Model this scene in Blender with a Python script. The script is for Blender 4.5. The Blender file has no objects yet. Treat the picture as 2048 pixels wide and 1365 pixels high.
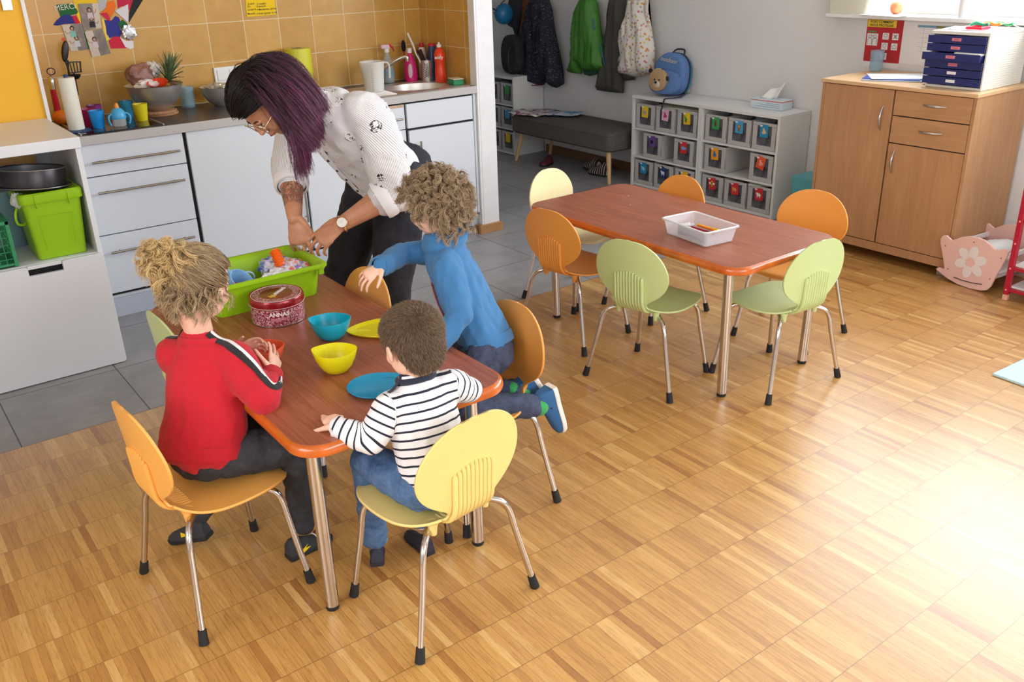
import bpy, bmesh, math, random
import numpy as np
from mathutils import Vector, Matrix, noise, Quaternion

# ------------------------------------------------------------------ camera
PI = math.pi
scene = bpy.context.scene
COL = scene.collection
CAM_H = 1.65
F_PX = 1800.0
def _unit(v):
    v = np.array(v, float); return v / np.linalg.norm(v)
_ax = _unit([3683-1024, -181-682.5, F_PX])          # room x axis seen from the camera (right, down, forward)
_dn = _unit([1147.5-1024, 4815-682.5, F_PX])
_ay = _unit(np.cross(-_dn, _ax)); _up = -_dn; _ax = _unit(np.cross(_ay, _up))
MW = np.array([_ax, _ay, _up])
cam_data = bpy.data.cameras.new('camera'); cam = bpy.data.objects.new('camera', cam_data); COL.objects.link(cam)
cam_data.sensor_width = 36.0; cam_data.lens = F_PX/2048*36.0; cam_data.clip_start = 0.02; cam_data.clip_end = 100
_r, _d, _f = MW[:, 0], MW[:, 1], MW[:, 2]
cam.matrix_world = Matrix(((_r[0], -_d[0], -_f[0], 0), (_r[1], -_d[1], -_f[1], 0), (_r[2], -_d[2], -_f[2], CAM_H), (0, 0, 0, 1)))
scene.camera = cam
_C = np.array([0, 0, CAM_H])
def _ray(px, py): return MW @ np.array([px-1024, py-682.5, F_PX])
def PX(px, py, x):                                   # the point of the room plane x=.. seen at a pixel
    d = _ray(px, py); return Vector(_C + (x/d[0])*d)
def PY(px, py, y):
    d = _ray(px, py); return Vector(_C + (y/d[1])*d)
def PZ(px, py, z):
    d = _ray(px, py); return Vector(_C + ((z-CAM_H)/d[2])*d)

# ------------------------------------------------------------------ world, daylight, exposure
world = bpy.data.worlds.new('sky'); scene.world = world; world.use_nodes = True
bg = world.node_tree.nodes['Background']; bg.inputs[0].default_value = (0.82, 0.9, 1.0, 1); bg.inputs[1].default_value = 2.2
def area(name, loc, target, sx, sy, power, col=(1, 1, 1)):
    l = bpy.data.lights.new(name, 'AREA'); l.shape = 'RECTANGLE'; l.size = sx; l.size_y = sy; l.energy = power; l.color = col
    o = bpy.data.objects.new(name, l); COL.objects.link(o); o.location = loc
    d = Vector(target)-Vector(loc); o.rotation_euler = d.to_track_quat('-Z', 'Y').to_euler(); return o
area('window_daylight', (5.45, 1.15, 1.98), (0, 1.15, 1.2), 4.4, 1.45, 200, (0.93, 0.965, 1.0))       # sky seen through the long window on the right
for l_ in (area('left_fill_light', (-1.62, 0.2, 1.6), (3, -0.4, 0.7), 3.6, 1.5, 56, (1.0, 0.99, 0.97)),          # added fill light in front of the closed left wall
           area('rear_fill_light', (1.6, -2.35, 1.75), (-0.2, 2.6, 0.6), 3.2, 1.5, 48, (1.0, 0.985, 0.96))): l_.data.spread = math.radians(125)    # added frontal fill light, shining in through the unseen rear opening
scene.view_settings.view_transform = 'Standard'; scene.view_settings.look = 'None'
scene.view_settings.gamma = 1.0; scene.view_settings.use_curve_mapping = False
scene.view_settings.exposure = 0.0
try:
    scene.cycles.max_bounces = 10; scene.cycles.transparent_max_bounces = 12
except Exception: pass

# ------------------------------------------------------------------ names and labels
def tag(o, label=None, cat=None, group=None, kind=None):
    if label: o['label'] = label
    if cat: o['category'] = cat
    if group: o['group'] = group
    if kind: o['kind'] = kind
    return o
def thing(name, label, cat, loc=(0, 0, 0), rz=0, group=None):
    o = bpy.data.objects.new(name, None); COL.objects.link(o); o.location = loc; o.rotation_euler = (0, 0, rz)
    o.empty_display_size = 0.05
    return tag(o, label, cat, group)
def wmat(o):
    m = Matrix.LocRotScale(o.location, o.rotation_euler, o.scale)
    return wmat(o.parent) @ m if o.parent else m
def dup(root, parent=None, mats=None):
    c = root.copy(); COL.objects.link(c); c.parent = parent
    if mats and c.type == 'MESH':
        for i, s in enumerate(c.material_slots):
            if s.material and s.material.name in mats:
                s.link = 'OBJECT'; s.material = mats[root.data.materials[i].name]
    for ch in list(root.children): dup(ch, c, mats)
    return c

# ------------------------------------------------------------------ materials
def lin(c):
    c = c/255.0
    return c/12.92 if c <= 0.04045 else ((c+0.055)/1.055)**2.4
def S(r, g, b): return (lin(r), lin(g), lin(b), 1.0)
class NT:
    def __init__(s, name):
        s.m = bpy.data.materials.new(name); s.m.use_nodes = True; s.t = s.m.node_tree; s.n = s.t.nodes; s.l = s.t.links
        s.b = s.n['Principled BSDF']
    def node(s, typ, **kw):
        n = s.n.new(typ)
        for k, v in kw.items():
            if k.startswith('i_'): 
                key = k[2:]; key = int(key) if key.isdigit() else key.replace('_', ' ')
                n.inputs[key].default_value = v
            else: setattr(n, k, v)
        return n
    def link(s, a, b): s.l.new(a, b)
    def math(s, op, a, b=None, c=None):
        n = s.n.new('ShaderNodeMath'); n.operation = op
        for i, v in enumerate((a, b, c)):
            if v is None: continue
            if isinstance(v, (int, float)): n.inputs[i].default_value = v
            else: s.link(v, n.inputs[i])
        return n.outputs[0]
    def mix(s, f, a, b, mode='MIX'):
        n = s.n.new('ShaderNodeMix'); n.data_type = 'RGBA'; n.blend_type = mode
        for k, v in ((0, f), (6, a), (7, b)):
            if isinstance(v, (int, float, tuple)): n.inputs[k].default_value = v
            else: s.link(v, n.inputs[k])
        return n.outputs[2]
    def ramp(s, f, stops):
        n = s.n.new('ShaderNodeValToRGB'); e = n.color_ramp.elements
        e[0].position, e[0].color = stops[0]; e[1].position, e[1].color = stops[-1]
        for p, c in stops[1:-1]:
            q = e.new(p); q.color = c
        s.link(f, n.inputs[0]); return n.outputs[0]
    def coord(s, kind='Object', scale=(1, 1, 1), rot=(0, 0, 0), loc=(0, 0, 0)):
        if kind == 'Position':
            g = s.n.new('ShaderNodeNewGeometry'); o = g.outputs['Position']
        else:
            tc = s.n.new('ShaderNodeTexCoord'); o = tc.outputs[kind]
        mp = s.n.new('ShaderNodeMapping'); mp.inputs['Scale'].default_value = scale; mp.inputs['Rotation'].default_value = rot; mp.inputs['Location'].default_value = loc
        s.link(o, mp.inputs['Vector']); return mp.outputs[0]
    def noise(s, vec, scale=5, detail=3, rough=0.5, dist=0):
        n = s.n.new('ShaderNodeTexNoise'); n.inputs['Scale'].default_value = scale; n.inputs['Detail'].default_value = detail
        n.inputs['Roughness'].default_value = rough; n.inputs['Distortion'].default_value = dist
        s.link(vec, n.inputs['Vector']); return n.outputs['Fac']
    def bump(s, h, strength=0.2, dist=0.002):
        n = s.n.new('ShaderNodeBump'); n.inputs['Strength'].default_value = strength; n.inputs['Distance'].default_value = dist
        s.link(h, n.inputs['Height']); s.link(n.outputs[0], s.b.inputs['Normal'])
def mat(name, col, rough=0.5, metal=0.0, vary=0.0, vscale=8, bump=None, spec=None, coat=0, trans=0, alpha=None, sheen=0, sss=0, emit=None, ior=None, kind='Object'):
    m = NT(name); b = m.b
    b.inputs['Base Color'].default_value = col; b.inputs['Roughness'].default_value = rough; b.inputs['Metallic'].default_value = metal
    if spec is not None: b.inputs['Specular IOR Level'].default_value = spec
    if coat: b.inputs['Coat Weight'].default_value = coat; b.inputs['Coat Roughness'].default_value = 0.08
    if trans: b.inputs['Transmission Weight'].default_value = trans
    if ior: b.inputs['IOR'].default_value = ior
    if alpha is not None: b.inputs['Alpha'].default_value = alpha
    if sheen: b.inputs['Sheen Weight'].default_value = sheen; b.inputs['Sheen Roughness'].default_value = 0.5
    if sss: b.inputs['Subsurface Weight'].default_value = sss; b.inputs['Subsurface Radius'].default_value = (0.012, 0.005, 0.003); b.inputs['Subsurface Scale'].default_value = 1.0
    if emit: b.inputs['Emission Color'].default_value = col; b.inputs['Emission Strength'].default_value = emit
    vec = m.coord(kind)
    if vary:
        nz = m.noise(vec, vscale, 4)
        dark = tuple(c*(1-vary) for c in col[:3])+(1,); lite = tuple(min(1, c*(1+vary)) for c in col[:3])+(1,)
        m.link(m.ramp(nz, [(0.3, dark), (0.7, lite)]), b.inputs['Base Color'])
    if bump:
        m.bump(m.noise(vec, bump[0], 3), bump[1], bump[2] if len(bump) > 2 else 0.002)
    return m.m

# ------------------------------------------------------------------ mesh builder
def frames(pts):
    pts = [Vector(p) for p in pts]; n = len(pts); T = []
    for i in range(n):
        a = pts[max(i-1, 0)]; b = pts[min(i+1, n-1)]; t = (b-a)
        T.append(t.normalized() if t.length > 1e-9 else Vector((0, 0, 1)))
    up = Vector((0, 0, 1)) if abs(T[0].z) < 0.9 else Vector((1, 0, 0))
    N = [(up - T[0]*up.dot(T[0])).normalized()]
    for i in range(1, n):
        v = N[-1] - T[i]*N[-1].dot(T[i]); N.append(v.normalized() if v.length > 1e-9 else N[-1])
    return pts, T, N
def spline(pts, n=8):
    P = [np.array(p, float) for p in pts]; P = [2*P[0]-P[1]]+P+[2*P[-1]-P[-2]]; out = []
    for i in range(1, len(P)-2):
        for k in range(n):
            t = k/n; p0, p1, p2, p3 = P[i-1], P[i], P[i+1], P[i+2]
            out.append(0.5*((2*p1)+(-p0+p2)*t+(2*p0-5*p1+4*p2-p3)*t*t+(-p0+3*p1-3*p2+p3)*t**3))
    out.append(P[-2]); return [tuple(float(v) for v in q) for q in out]
class MB:
    def __init__(s): s.v = []; s.f = []; s.mi = []; s.m = 0
    def add(s, vs, fs):
        o = len(s.v); s.v += [tuple(v) for v in vs]; s.f += [tuple(i+o for i in f) for f in fs]; s.mi += [s.m]*len(fs); return s
    def box(s, x0, x1, y0, y1, z0, z1, M=None):
        vs = [(x, y, z) for z in (z0, z1) for y in (y0, y1) for x in (x0, x1)]
        if M is not None: vs = [M @ Vector(v) for v in vs]
        return s.add(vs, [(0, 2, 3, 1), (4, 5, 7, 6), (0, 1, 5, 4), (2, 6, 7, 3), (0, 4, 6, 2), (1, 3, 7, 5)])
    def rings(s, R, closed=False, cap0=True, cap1=True):
        n = len(R[0]); vs = [p for r in R for p in r]; fs = []
        m = len(R)
        for i in range(m if closed else m-1):
            a = i*n; b = ((i+1) % m)*n
            for k in range(n): fs.append((a+k, a+(k+1) % n, b+(k+1) % n, b+k))
        if not closed:
            if cap0: fs.append(tuple(range(n-1, -1, -1)))
            if cap1: fs.append(tuple((m-1)*n+k for k in range(n)))
        return s.add(vs, fs)
    def tube(s, pts, r, seg=10, cap=True, closed=False, flat=1.0):
        P, T, N = frames(pts); R = []
        rr = r if hasattr(r, '__len__') else [r]*len(P)
        if closed:
            for i in range(len(P)): 
                t = (P[(i+1) % len(P)]-P[i-1]).normalized(); T[i] = t; v = N[i]-t*N[i].dot(t); N[i] = v.normalized()
        for p, t, n, q in zip(P, T, N, rr):
            b = t.cross(n); R.append([p+(n*math.cos(2*PI*k/seg)*flat+b*math.sin(2*PI*k/seg))*q for k in range(seg)])
        return s.rings(R, closed, cap, cap)
    def lathe(s, prof, seg=32, c=(0, 0, 0), M=None, sx=1, sy=1):
        R = []
        for r, z in prof:
            ring = [Vector((math.cos(2*PI*k/seg)*max(r, 1e-5)*sx, math.sin(2*PI*k/seg)*max(r, 1e-5)*sy, z)) for k in range(seg)]
            if M is not None: ring = [M @ p for p in ring]
            R.append([p+Vector(c) for p in ring])
        return s.rings(R, cap0=False, cap1=False)
    def prism(s, out, h, M=None):
        """outline in local xy, from z=0 to z=h"""
        n = len(out); vs = [Vector((x, y, 0)) for x, y in out]+[Vector((x, y, h)) for x, y in out]
        if M is not None: vs = [M @ v for v in vs]
        return s.add(vs, [tuple(range(n-1, -1, -1)), tuple(range(n, 2*n))]+[(i, (i+1) % n, n+(i+1) % n, n+i) for i in range(n)])
    def ell(s, c, r, M=None, seg=16, rg=10):
        R = []
        for i in range(1, rg):
            a = PI*i/rg; R.append([(math.cos(2*PI*k/seg)*math.sin(a), math.sin(2*PI*k/seg)*math.sin(a), -math.cos(a)) for k in range(seg)])
        R = [[(0, 0, -1)]*seg]+R+[[(0, 0, 1)]*seg]
        RR = []
        for ring in R:
            q = [Vector((p[0]*r[0], p[1]*r[1], p[2]*r[2])) for p in ring]
            if M is not None: q = [M @ p for p in q]
            RR.append([p+Vector(c) for p in q])
        return s.rings(RR, cap0=False, cap1=False)
    def build(s, name, material, parent=None, world=True, smooth=True, angle=38, bevel=None, solid=None, loc=None, weld=True):
        vs = s.v
        if parent is not None and world:
            mi = wmat(parent).inverted(); vs = [tuple(mi @ Vector(v)) for v in vs]
        elif loc is not None:
            L = Vector(loc); vs = [tuple(Vector(v)-L) for v in vs]
        me = bpy.data.meshes.new(name); me.from_pydata(vs, [], s.f)
        mats = material if isinstance(material, (list, tuple)) else [material]
        for m_ in mats: me.materials.append(m_)
        if len(mats) > 1: me.polygons.foreach_set('material_index', s.mi)
        bm = bmesh.new(); bm.from_mesh(me)
        if weld: bmesh.ops.remove_doubles(bm, verts=bm.verts, dist=1e-6)
        bmesh.ops.recalc_face_normals(bm, faces=bm.faces)
        if smooth:
            ca = math.radians(angle)
            for f in bm.faces: f.smooth = True
            for e in bm.edges:
                if len(e.link_faces) == 2:
                    try:
                        if e.calc_face_angle() > ca: e.smooth = False
                    except Exception: pass
        bm.to_mesh(me); bm.free()
        o = bpy.data.objects.new(name, me); COL.objects.link(o)
        if parent is not None: o.parent = parent
        if loc is not None: o.location = loc
        if solid: 
            q = o.modifiers.new('solid', 'SOLIDIFY'); q.thickness = solid; q.offset = 0
        if bevel:
            q = o.modifiers.new('bevel', 'BEVEL'); q.width = bevel; q.segments = 2; q.limit_method = 'ANGLE'; q.angle_limit = math.radians(40)
        return o
def Rz(a): return Matrix.Rotation(a, 4, 'Z')
def TR(loc, rx=0, ry=0, rz=0): return Matrix.Translation(Vector(loc)) @ Matrix.Rotation(rz, 4, 'Z') @ Matrix.Rotation(ry, 4, 'Y') @ Matrix.Rotation(rx, 4, 'X')
def rrect(x0, x1, y0, y1, r, n=6):
    out = []
    for cx, cy, a0 in ((x1-r, y1-r, 0), (x0+r, y1-r, PI/2), (x0+r, y0+r, PI), (x1-r, y0+r, 1.5*PI)):
        for k in range(n+1):
            a = a0+PI/2*k/n; out.append((cx+r*math.cos(a), cy+r*math.sin(a)))
    return out
def part(name, mb, m, parent, **kw): return mb.build(name, m, parent, **kw)
def bx(name, m, parent, *dims, bevel=0.0015, **kw): return MB().box(*dims).build(name, m, parent, bevel=bevel, **kw)
def struct(name, mb, m, **kw):
    return tag(mb.build(name, m, **kw), kind='structure')
def text_obj(name, body, size, M, m, parent, thick=0.0006, align='CENTER', bold=0):
    cu = bpy.data.curves.new(name, 'FONT'); cu.body = body; cu.size = size; cu.align_x = align; cu.align_y = 'CENTER'; cu.extrude = thick; cu.offset = bold
    t = bpy.data.objects.new(name+'_tmp', cu); COL.objects.link(t)
    dg = bpy.context.evaluated_depsgraph_get(); dg.update()
    me = bpy.data.meshes.new_from_object(t.evaluated_get(dg)); bpy.data.objects.remove(t)
    me.transform((wmat(parent).inverted() if parent else Matrix()) @ M)
    me.materials.clear(); me.materials.append(m); me.name = name
    o = bpy.data.objects.new(name, me); COL.objects.link(o)
    if parent: o.parent = parent
    return o
# ================================================================== the room
XW = 5.0          # wall with the long window and the coat hooks
YK = 5.16         # tiled kitchen wall
def parquet():
    m = NT('oak_strip_parquet'); g = m.n.new('ShaderNodeNewGeometry'); sp = m.n.new('ShaderNodeSeparateXYZ'); m.link(g.outputs['Position'], sp.inputs[0])
    x, y = sp.outputs[0], sp.outputs[1]
    yy = m.math('DIVIDE', m.math('SUBTRACT', y, 2.259-3.4), 0.17); row = m.math('FLOOR', yy); fy = m.math('FRACT', yy)
    wr = m.n.new('ShaderNodeTexWhiteNoise'); wr.noise_dimensions = '1D'; m.link(row, wr.inputs['W'])
    xx = m.math('ADD', m.math('DIVIDE', m.math('ADD', x, 3), 0.0212), m.math('MULTIPLY', wr.outputs['Value'], 5)); col = m.math('FLOOR', xx); fx = m.math('FRACT', xx)
    cb = m.n.new('ShaderNodeCombineXYZ'); m.link(row, cb.inputs[0]); m.link(col, cb.inputs[1])
    wn = m.n.new('ShaderNodeTexWhiteNoise'); wn.noise_dimensions = '2D'; m.link(cb.outputs[0], wn.inputs['Vector'])
    base = m.ramp(wn.outputs['Value'], [(0.0, S(166, 112, 56)), (0.05, S(184, 134, 70)), (0.35, S(198, 149, 80)), (0.88, S(206, 158, 88)), (0.98, S(220, 178, 110))])
    # grain
    vx = m.math('ADD', m.math('MULTIPLY', x, 60), m.math('MULTIPLY', wn.outputs['Value'], 90)); vy = m.math('MULTIPLY', y, 5)
    vy2 = m.math('ADD', vy, m.math('MULTIPLY', row, 7.3))
    cv = m.n.new('ShaderNodeCombineXYZ'); m.link(vx, cv.inputs[0]); m.link(vy2, cv.inputs[1])
    gr = m.noise(cv.outputs[0], 1.6, 6, 0.68, 1.6)
    gcol = m.ramp(gr, [(0.30, (0.55, 0.47, 0.38, 1)), (0.46, (0.94, 0.92, 0.90, 1)), (0.72, (1.08, 1.07, 1.06, 1))])
    c = m.mix(0.74, base, gcol, 'MULTIPLY')
    cv2 = m.n.new('ShaderNodeCombineXYZ'); m.link(m.math('MULTIPLY', vx, 3.2), cv2.inputs[0]); m.link(m.math('MULTIPLY', vy2, 1.6), cv2.inputs[1])
    g2 = m.noise(cv2.outputs[0], 1.3, 3, 0.6)
    c = m.mix(0.48, c, m.ramp(g2, [(0.34, (0.6, 0.52, 0.42, 1)), (0.5, (1, 1, 1, 1))]), 'MULTIPLY')
    big = m.noise(m.coord('Position'), 1.1, 3); c = m.mix(0.25, c, m.ramp(big, [(0.3, (0.82, 0.78, 0.74, 1)), (0.7, (1.06, 1.05, 1.04, 1))]), 'MULTIPLY')
    ey = m.math('MINIMUM', fy, m.math('SUBTRACT', 1.0, fy)); ex = m.math('MINIMUM', fx, m.math('SUBTRACT', 1.0, fx))
    jy = m.math('LESS_THAN', ey, 0.007); jx = m.math('MULTIPLY', m.math('LESS_THAN', ex, 0.035), m.math('LESS_THAN', wn.outputs['Value'], 0.8))
    c = m.mix(m.math('MULTIPLY', jy, 0.62), c, S(96, 58, 26)); c = m.mix(m.math('MULTIPLY', jx, 0.5), c, S(110, 70, 34))
    m.link(c, m.b.inputs['Base Color'])
    rr = m.math('ADD', 0.27, m.math('MULTIPLY', gr, 0.13)); m.link(rr, m.b.inputs['Roughness'])
    hgt = m.math('SUBTRACT', m.math('MULTIPLY', gr, 0.35), m.math('ADD', jy, m.math('MULTIPLY', jx, 0.5)))
    m.bump(hgt, 0.12, 0.0012)
    m.b.inputs['Specular IOR Level'].default_value = 0.6; m.b.inputs['Coat Weight'].default_value = 1.0; m.b.inputs['Coat Roughness'].default_value = 0.38; m.b.inputs['Coat IOR'].default_value = 1.5
    return m.m
def floor_tiles():
    m = NT('grey_floor_tile'); g = m.n.new('ShaderNodeNewGeometry'); sp = m.n.new('ShaderNodeSeparateXYZ'); m.link(g.outputs['Position'], sp.inputs[0])
    x, y = sp.outputs[0], sp.outputs[1]
    TXP, TYP, X0, Y0 = TILE_GRID
    yy = m.math('DIVIDE', m.math('SUBTRACT', y, Y0-TYP*10), TYP); row = m.math('FLOOR', yy); fy = m.math('FRACT', yy)
    off = 0.0
    xx = m.math('ADD', m.math('DIVIDE', m.math('SUBTRACT', x, X0-TXP*10), TXP), off); fx = m.math('FRACT', xx); col = m.math('FLOOR', xx)
    ey = m.math('MULTIPLY', m.math('MINIMUM', fy, m.math('SUBTRACT', 1.0, fy)), TYP); ex = m.math('MULTIPLY', m.math('MINIMUM', fx, m.math('SUBTRACT', 1.0, fx)), TXP)
    j = m.math('LESS_THAN', m.math('MINIMUM', ex, ey), 0.0022)
    n1 = m.noise(m.coord('Position'), 3.5, 6, 0.6, 0.4); n2 = m.noise(m.coord('Position', scale=(1, 2.5, 1)), 14, 5, 0.65, 0.8)
    cb = m.n.new('ShaderNodeCombineXYZ'); m.link(row, cb.inputs[0]); m.link(col, cb.inputs[1])
    wn = m.n.new('ShaderNodeTexWhiteNoise'); wn.noise_dimensions = '2D'; m.link(cb.outputs[0], wn.inputs['Vector'])
    f = m.math('ADD', m.math('MULTIPLY', n1, 0.55), m.math('ADD', m.math('MULTIPLY', n2, 0.3), m.math('MULTIPLY', wn.outputs['Value'], 0.15)))
    c = m.ramp(f, [(0.36, S(136, 136, 138)), (0.6, S(158, 157, 159))])
    c = m.mix(j, c, S(62, 61, 60)); m.link(c, m.b.inputs['Base Color'])
    m.b.inputs['Roughness'].default_value = 0.42
    m.bump(m.math('SUBTRACT', m.math('MULTIPLY', n2, 0.3), j), 0.25, 0.0015)
    return m.m

def wall_tiles(axis):
    m = NT('ochre_wall_tile'); g = m.n.new('ShaderNodeNewGeometry'); sp = m.n.new('ShaderNodeSeparateXYZ'); m.link(g.outputs['Position'], sp.inputs[0])
    u = sp.outputs[0] if axis == 'x' else sp.outputs[1]; z = sp.outputs[2]
    x0 = 1.571 if axis == 'x' else 4.688
    P = 0.2068
    uu = m.math('DIVIDE', m.math('SUBTRACT', u, x0-P*20), P if axis == 'x' else 0.2055); zz = m.math('DIVIDE', m.math('SUBTRACT', z, 1.325-P*10), P)
    fu, fz = m.math('FRACT', uu), m.math('FRACT', zz)
    ed = m.math('MINIMUM', m.math('MINIMUM', fu, m.math('SUBTRACT', 1.0, fu)), m.math('MINIMUM', fz, m.math('SUBTRACT', 1.0, fz)))
    j = m.math('LESS_THAN', ed, 0.0085)
    cb = m.n.new('ShaderNodeCombineXYZ'); m.link(m.math('FLOOR', uu), cb.inputs[0]); m.link(m.math('FLOOR', zz), cb.inputs[1])
    wn = m.n.new('ShaderNodeTexWhiteNoise'); wn.noise_dimensions = '2D'; m.link(cb.outputs[0], wn.inputs['Vector'])
    nz = m.noise(m.coord('Position'), 9, 5, 0.6)
    f = m.math('ADD', m.math('MULTIPLY', nz, 0.75), m.math('MULTIPLY', wn.outputs['Value'], 0.25))
    c = m.ramp(f, [(0.3, S(188, 142, 64)), (0.7, S(206, 160, 80))])
    c = m.mix(j, c, S(222, 206, 168)); m.link(c, m.b.inputs['Base Color'])
    m.b.inputs['Roughness'].default_value = 0.34
    m.bump(m.math('SUBTRACT', m.math('MULTIPLY', nz, 0.2), j), 0.35, 0.001)
    return m.m
TILE_GRID = (0.4692, 0.4925, 0.252, 3.452)
M_PARQ = parquet(); M_FT = floor_tiles(); M_WTX = wall_tiles('x'); M_WTY = wall_tiles('y')
M_WALL = mat('white_plaster_paint', S(226, 225, 224), 0.85, vary=0.02, vscale=3, bump=(180, 0.25, 0.001))
M_CEIL = mat('white_ceiling_paint', S(235, 235, 233), 0.9)
M_YEL = mat('yellow_wall_paint', S(246, 186, 52), 0.7, vary=0.03, vscale=4)
M_WHITE = mat('white_lacquer', S(226, 229, 234), 0.38, vary=0.015, vscale=5)
M_WPLAST = mat('white_plastic', S(232, 232, 230), 0.4)
M_PILLAR = mat('worn_white_paint', S(232, 232, 234), 0.6, vary=0.03, vscale=14, bump=(60, 0.4, 0.002))
M_OAKTRIM = mat('oak_baseboard', S(176, 128, 80), 0.5, vary=0.12, vscale=14)
M_DARKTRIM = mat('brown_baseboard', S(128, 88, 56), 0.5, vary=0.12, vscale=14)
M_CHROME = mat('chrome', S(205, 200, 196), 0.13, 1.0)
M_STEEL = mat('brushed_steel', S(214, 211, 207), 0.36, 0.82, bump=(300, 0.05, 0.0005))
M_BLACKR = mat('black_rubber', S(26, 26, 28), 0.7)

YB = 3.452        # where the tiles meet the parquet (kitchen side)
fl = MB(); fl.box(-1.8, XW+0.2, -2.2, YB, -0.1, 0.0); struct('floor', fl, M_PARQ, smooth=False)
fl = MB(); fl.box(-1.8, XW+0.2, YB, 8.2, -0.1, 0.0); struct('floor_tiles', fl, M_FT, smooth=False)
struct('ceiling', MB().box(-1.8, XW+0.2, -2.2, 8.2, 2.6, 2.7), M_CEIL, smooth=False)
# wall with the window (opening y -1.4..3.42, z 1.27..2.45)
w = MB(); WY0, WY1, WZ0, WZ1 = -1.4, 3.42, 1.24, 2.54
w.box(XW, XW+0.2, -2.2, WY0, 0, 2.6); w.box(XW, XW+0.2, WY1, 8.2, 0, 2.6); w.box(XW, XW+0.2, WY0, WY1, 0, WZ0); w.box(XW, XW+0.2, WY0, WY1, WZ1, 2.6)
struct('wall_right', w, M_WALL, smooth=False)
w = MB(); w.box(-1.8, 3.27, YK, YK+0.1, 0, 2.6); struct('wall_kitchen', w, M_WTX, smooth=False)
w = MB(); w.box(3.13, 3.145, 4.56, YK, 0, 2.6); struct('wall_kitchen_side', w, M_WTY, smooth=False)
w = MB(); w.box(3.145, 3.26, 4.553, 8.0, 0.035, 2.6); w.box(3.128, 3.145, 4.553, 4.62, 0.035, 2.6); struct('wall_partition', w, M_PILLAR, bevel=0.004, smooth=False)
w = MB(); w.box(3.10, 3.275, 4.535, 4.56, 0.0, 0.055); w.box(3.10, 3.127, 4.56, 4.62, 0.0, 0.055); struct('trim_1', w, M_OAKTRIM, bevel=0.002)
w = MB(); w.box(3.27, XW, 8.0, 8.1, 0, 2.6); struct('wall_hallway_end', w, M_WALL, smooth=False)
w = MB(); w.box(-1.8, -1.7, -2.2, 8.2, 0, 2.6); struct('wall_left', w, M_WALL, smooth=False)
w = MB(); w.box(-1.7, -0.9, -2.2, -2.1, 0, 2.6); w.box(3.3, XW, -2.2, -2.1, 0, 2.6); w.box(-0.9, 3.3, -2.2, -2.1, 0, 0.9); w.box(-0.9, 3.3, -2.2, -2.1, 2.5, 2.6); struct('wall_rear', w, M_WALL, smooth=False)
w = MB(); w.box(-1.7, 0.795, 4.655, YK, 0, 2.6); struct('wall_yellow', w, M_YEL, smooth=False)
w = MB(); w.box(0.795, 0.812, 4.645, 4.70, 0.9, 2.6); struct('trim_2', w, M_WPLAST, bevel=0.002)
w = MB(); w.box(XW-0.014, XW, 4.86, 6.22, 0, 0.07); w.box(XW-0.014, XW, 3.14, 3.5, 0, 0.07); w.box(XW-0.014, XW, -2.1, 2.2, 0, 0.07); struct('baseboard_right', w, M_DARKTRIM, bevel=0.002)
# window: sill board, frame, mullions, panes
def thin_glass(name, tint=(1, 1, 1, 1), refl=0.05):
    m = NT(name); out = m.n['Material Output']; tr = m.n.new('ShaderNodeBsdfTransparent'); tr.inputs[0].default_value = tint
    gl = m.n.new('ShaderNodeBsdfGlossy'); gl.inputs['Roughness'].default_value = 0.02; mx = m.n.new('ShaderNodeMixShader'); mx.inputs[0].default_value = refl
    m.link(tr.outputs[0], mx.inputs[1]); m.link(gl.outputs[0], mx.inputs[2]); m.link(mx.outputs[0], out.inputs[0]); return m.m
M_GLASS = thin_glass('window_glass')
w = MB(); w.box(XW-0.10, XW+0.16, WY0, WY1+0.02, 1.228, 1.25); sill = struct('window_sill_1', w, M_WPLAST, bevel=0.003)
w = MB()
for y0, y1 in ((WY0, WY0+0.05), (WY1-0.05, WY1), (2.46, 2.53), (1.2, 1.27), (-0.1, -0.03)): w.box(XW+0.1, XW+0.16, y0, y1, 1.31, WZ1-0.05)
w.box(XW+0.1, XW+0.16, WY0, WY1, 1.2505, 1.31); w.box(XW+0.1, XW+0.16, WY0, WY1, WZ1-0.05, WZ1); win = struct('window_1', w, M_WPLAST)
w = MB(); w.box(XW+0.125, XW+0.131, WY0+.04, WY1-.04, 1.3, WZ1-0.04); struct('window_2', w, M_GLASS, smooth=False)
w = MB(); w.box(-0.9, 3.3, -2.14, -2.13, 0.9, 2.5); struct('window_3', w, M_GLASS, smooth=False)  # unseen rear window, added to let in frontal light
# whitish post standing on the sill, pale box hanging at its left end
w = MB(); w.lathe([(0.0001, 0), (0.03, 0), (0.03, 0.9), (0.0001, 0.9)], 24, (XW-0.055, 2.62, 1.25)); tag(w.build('white_post', M_WPLAST), 'round white post standing on the window sill', 'post')
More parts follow.
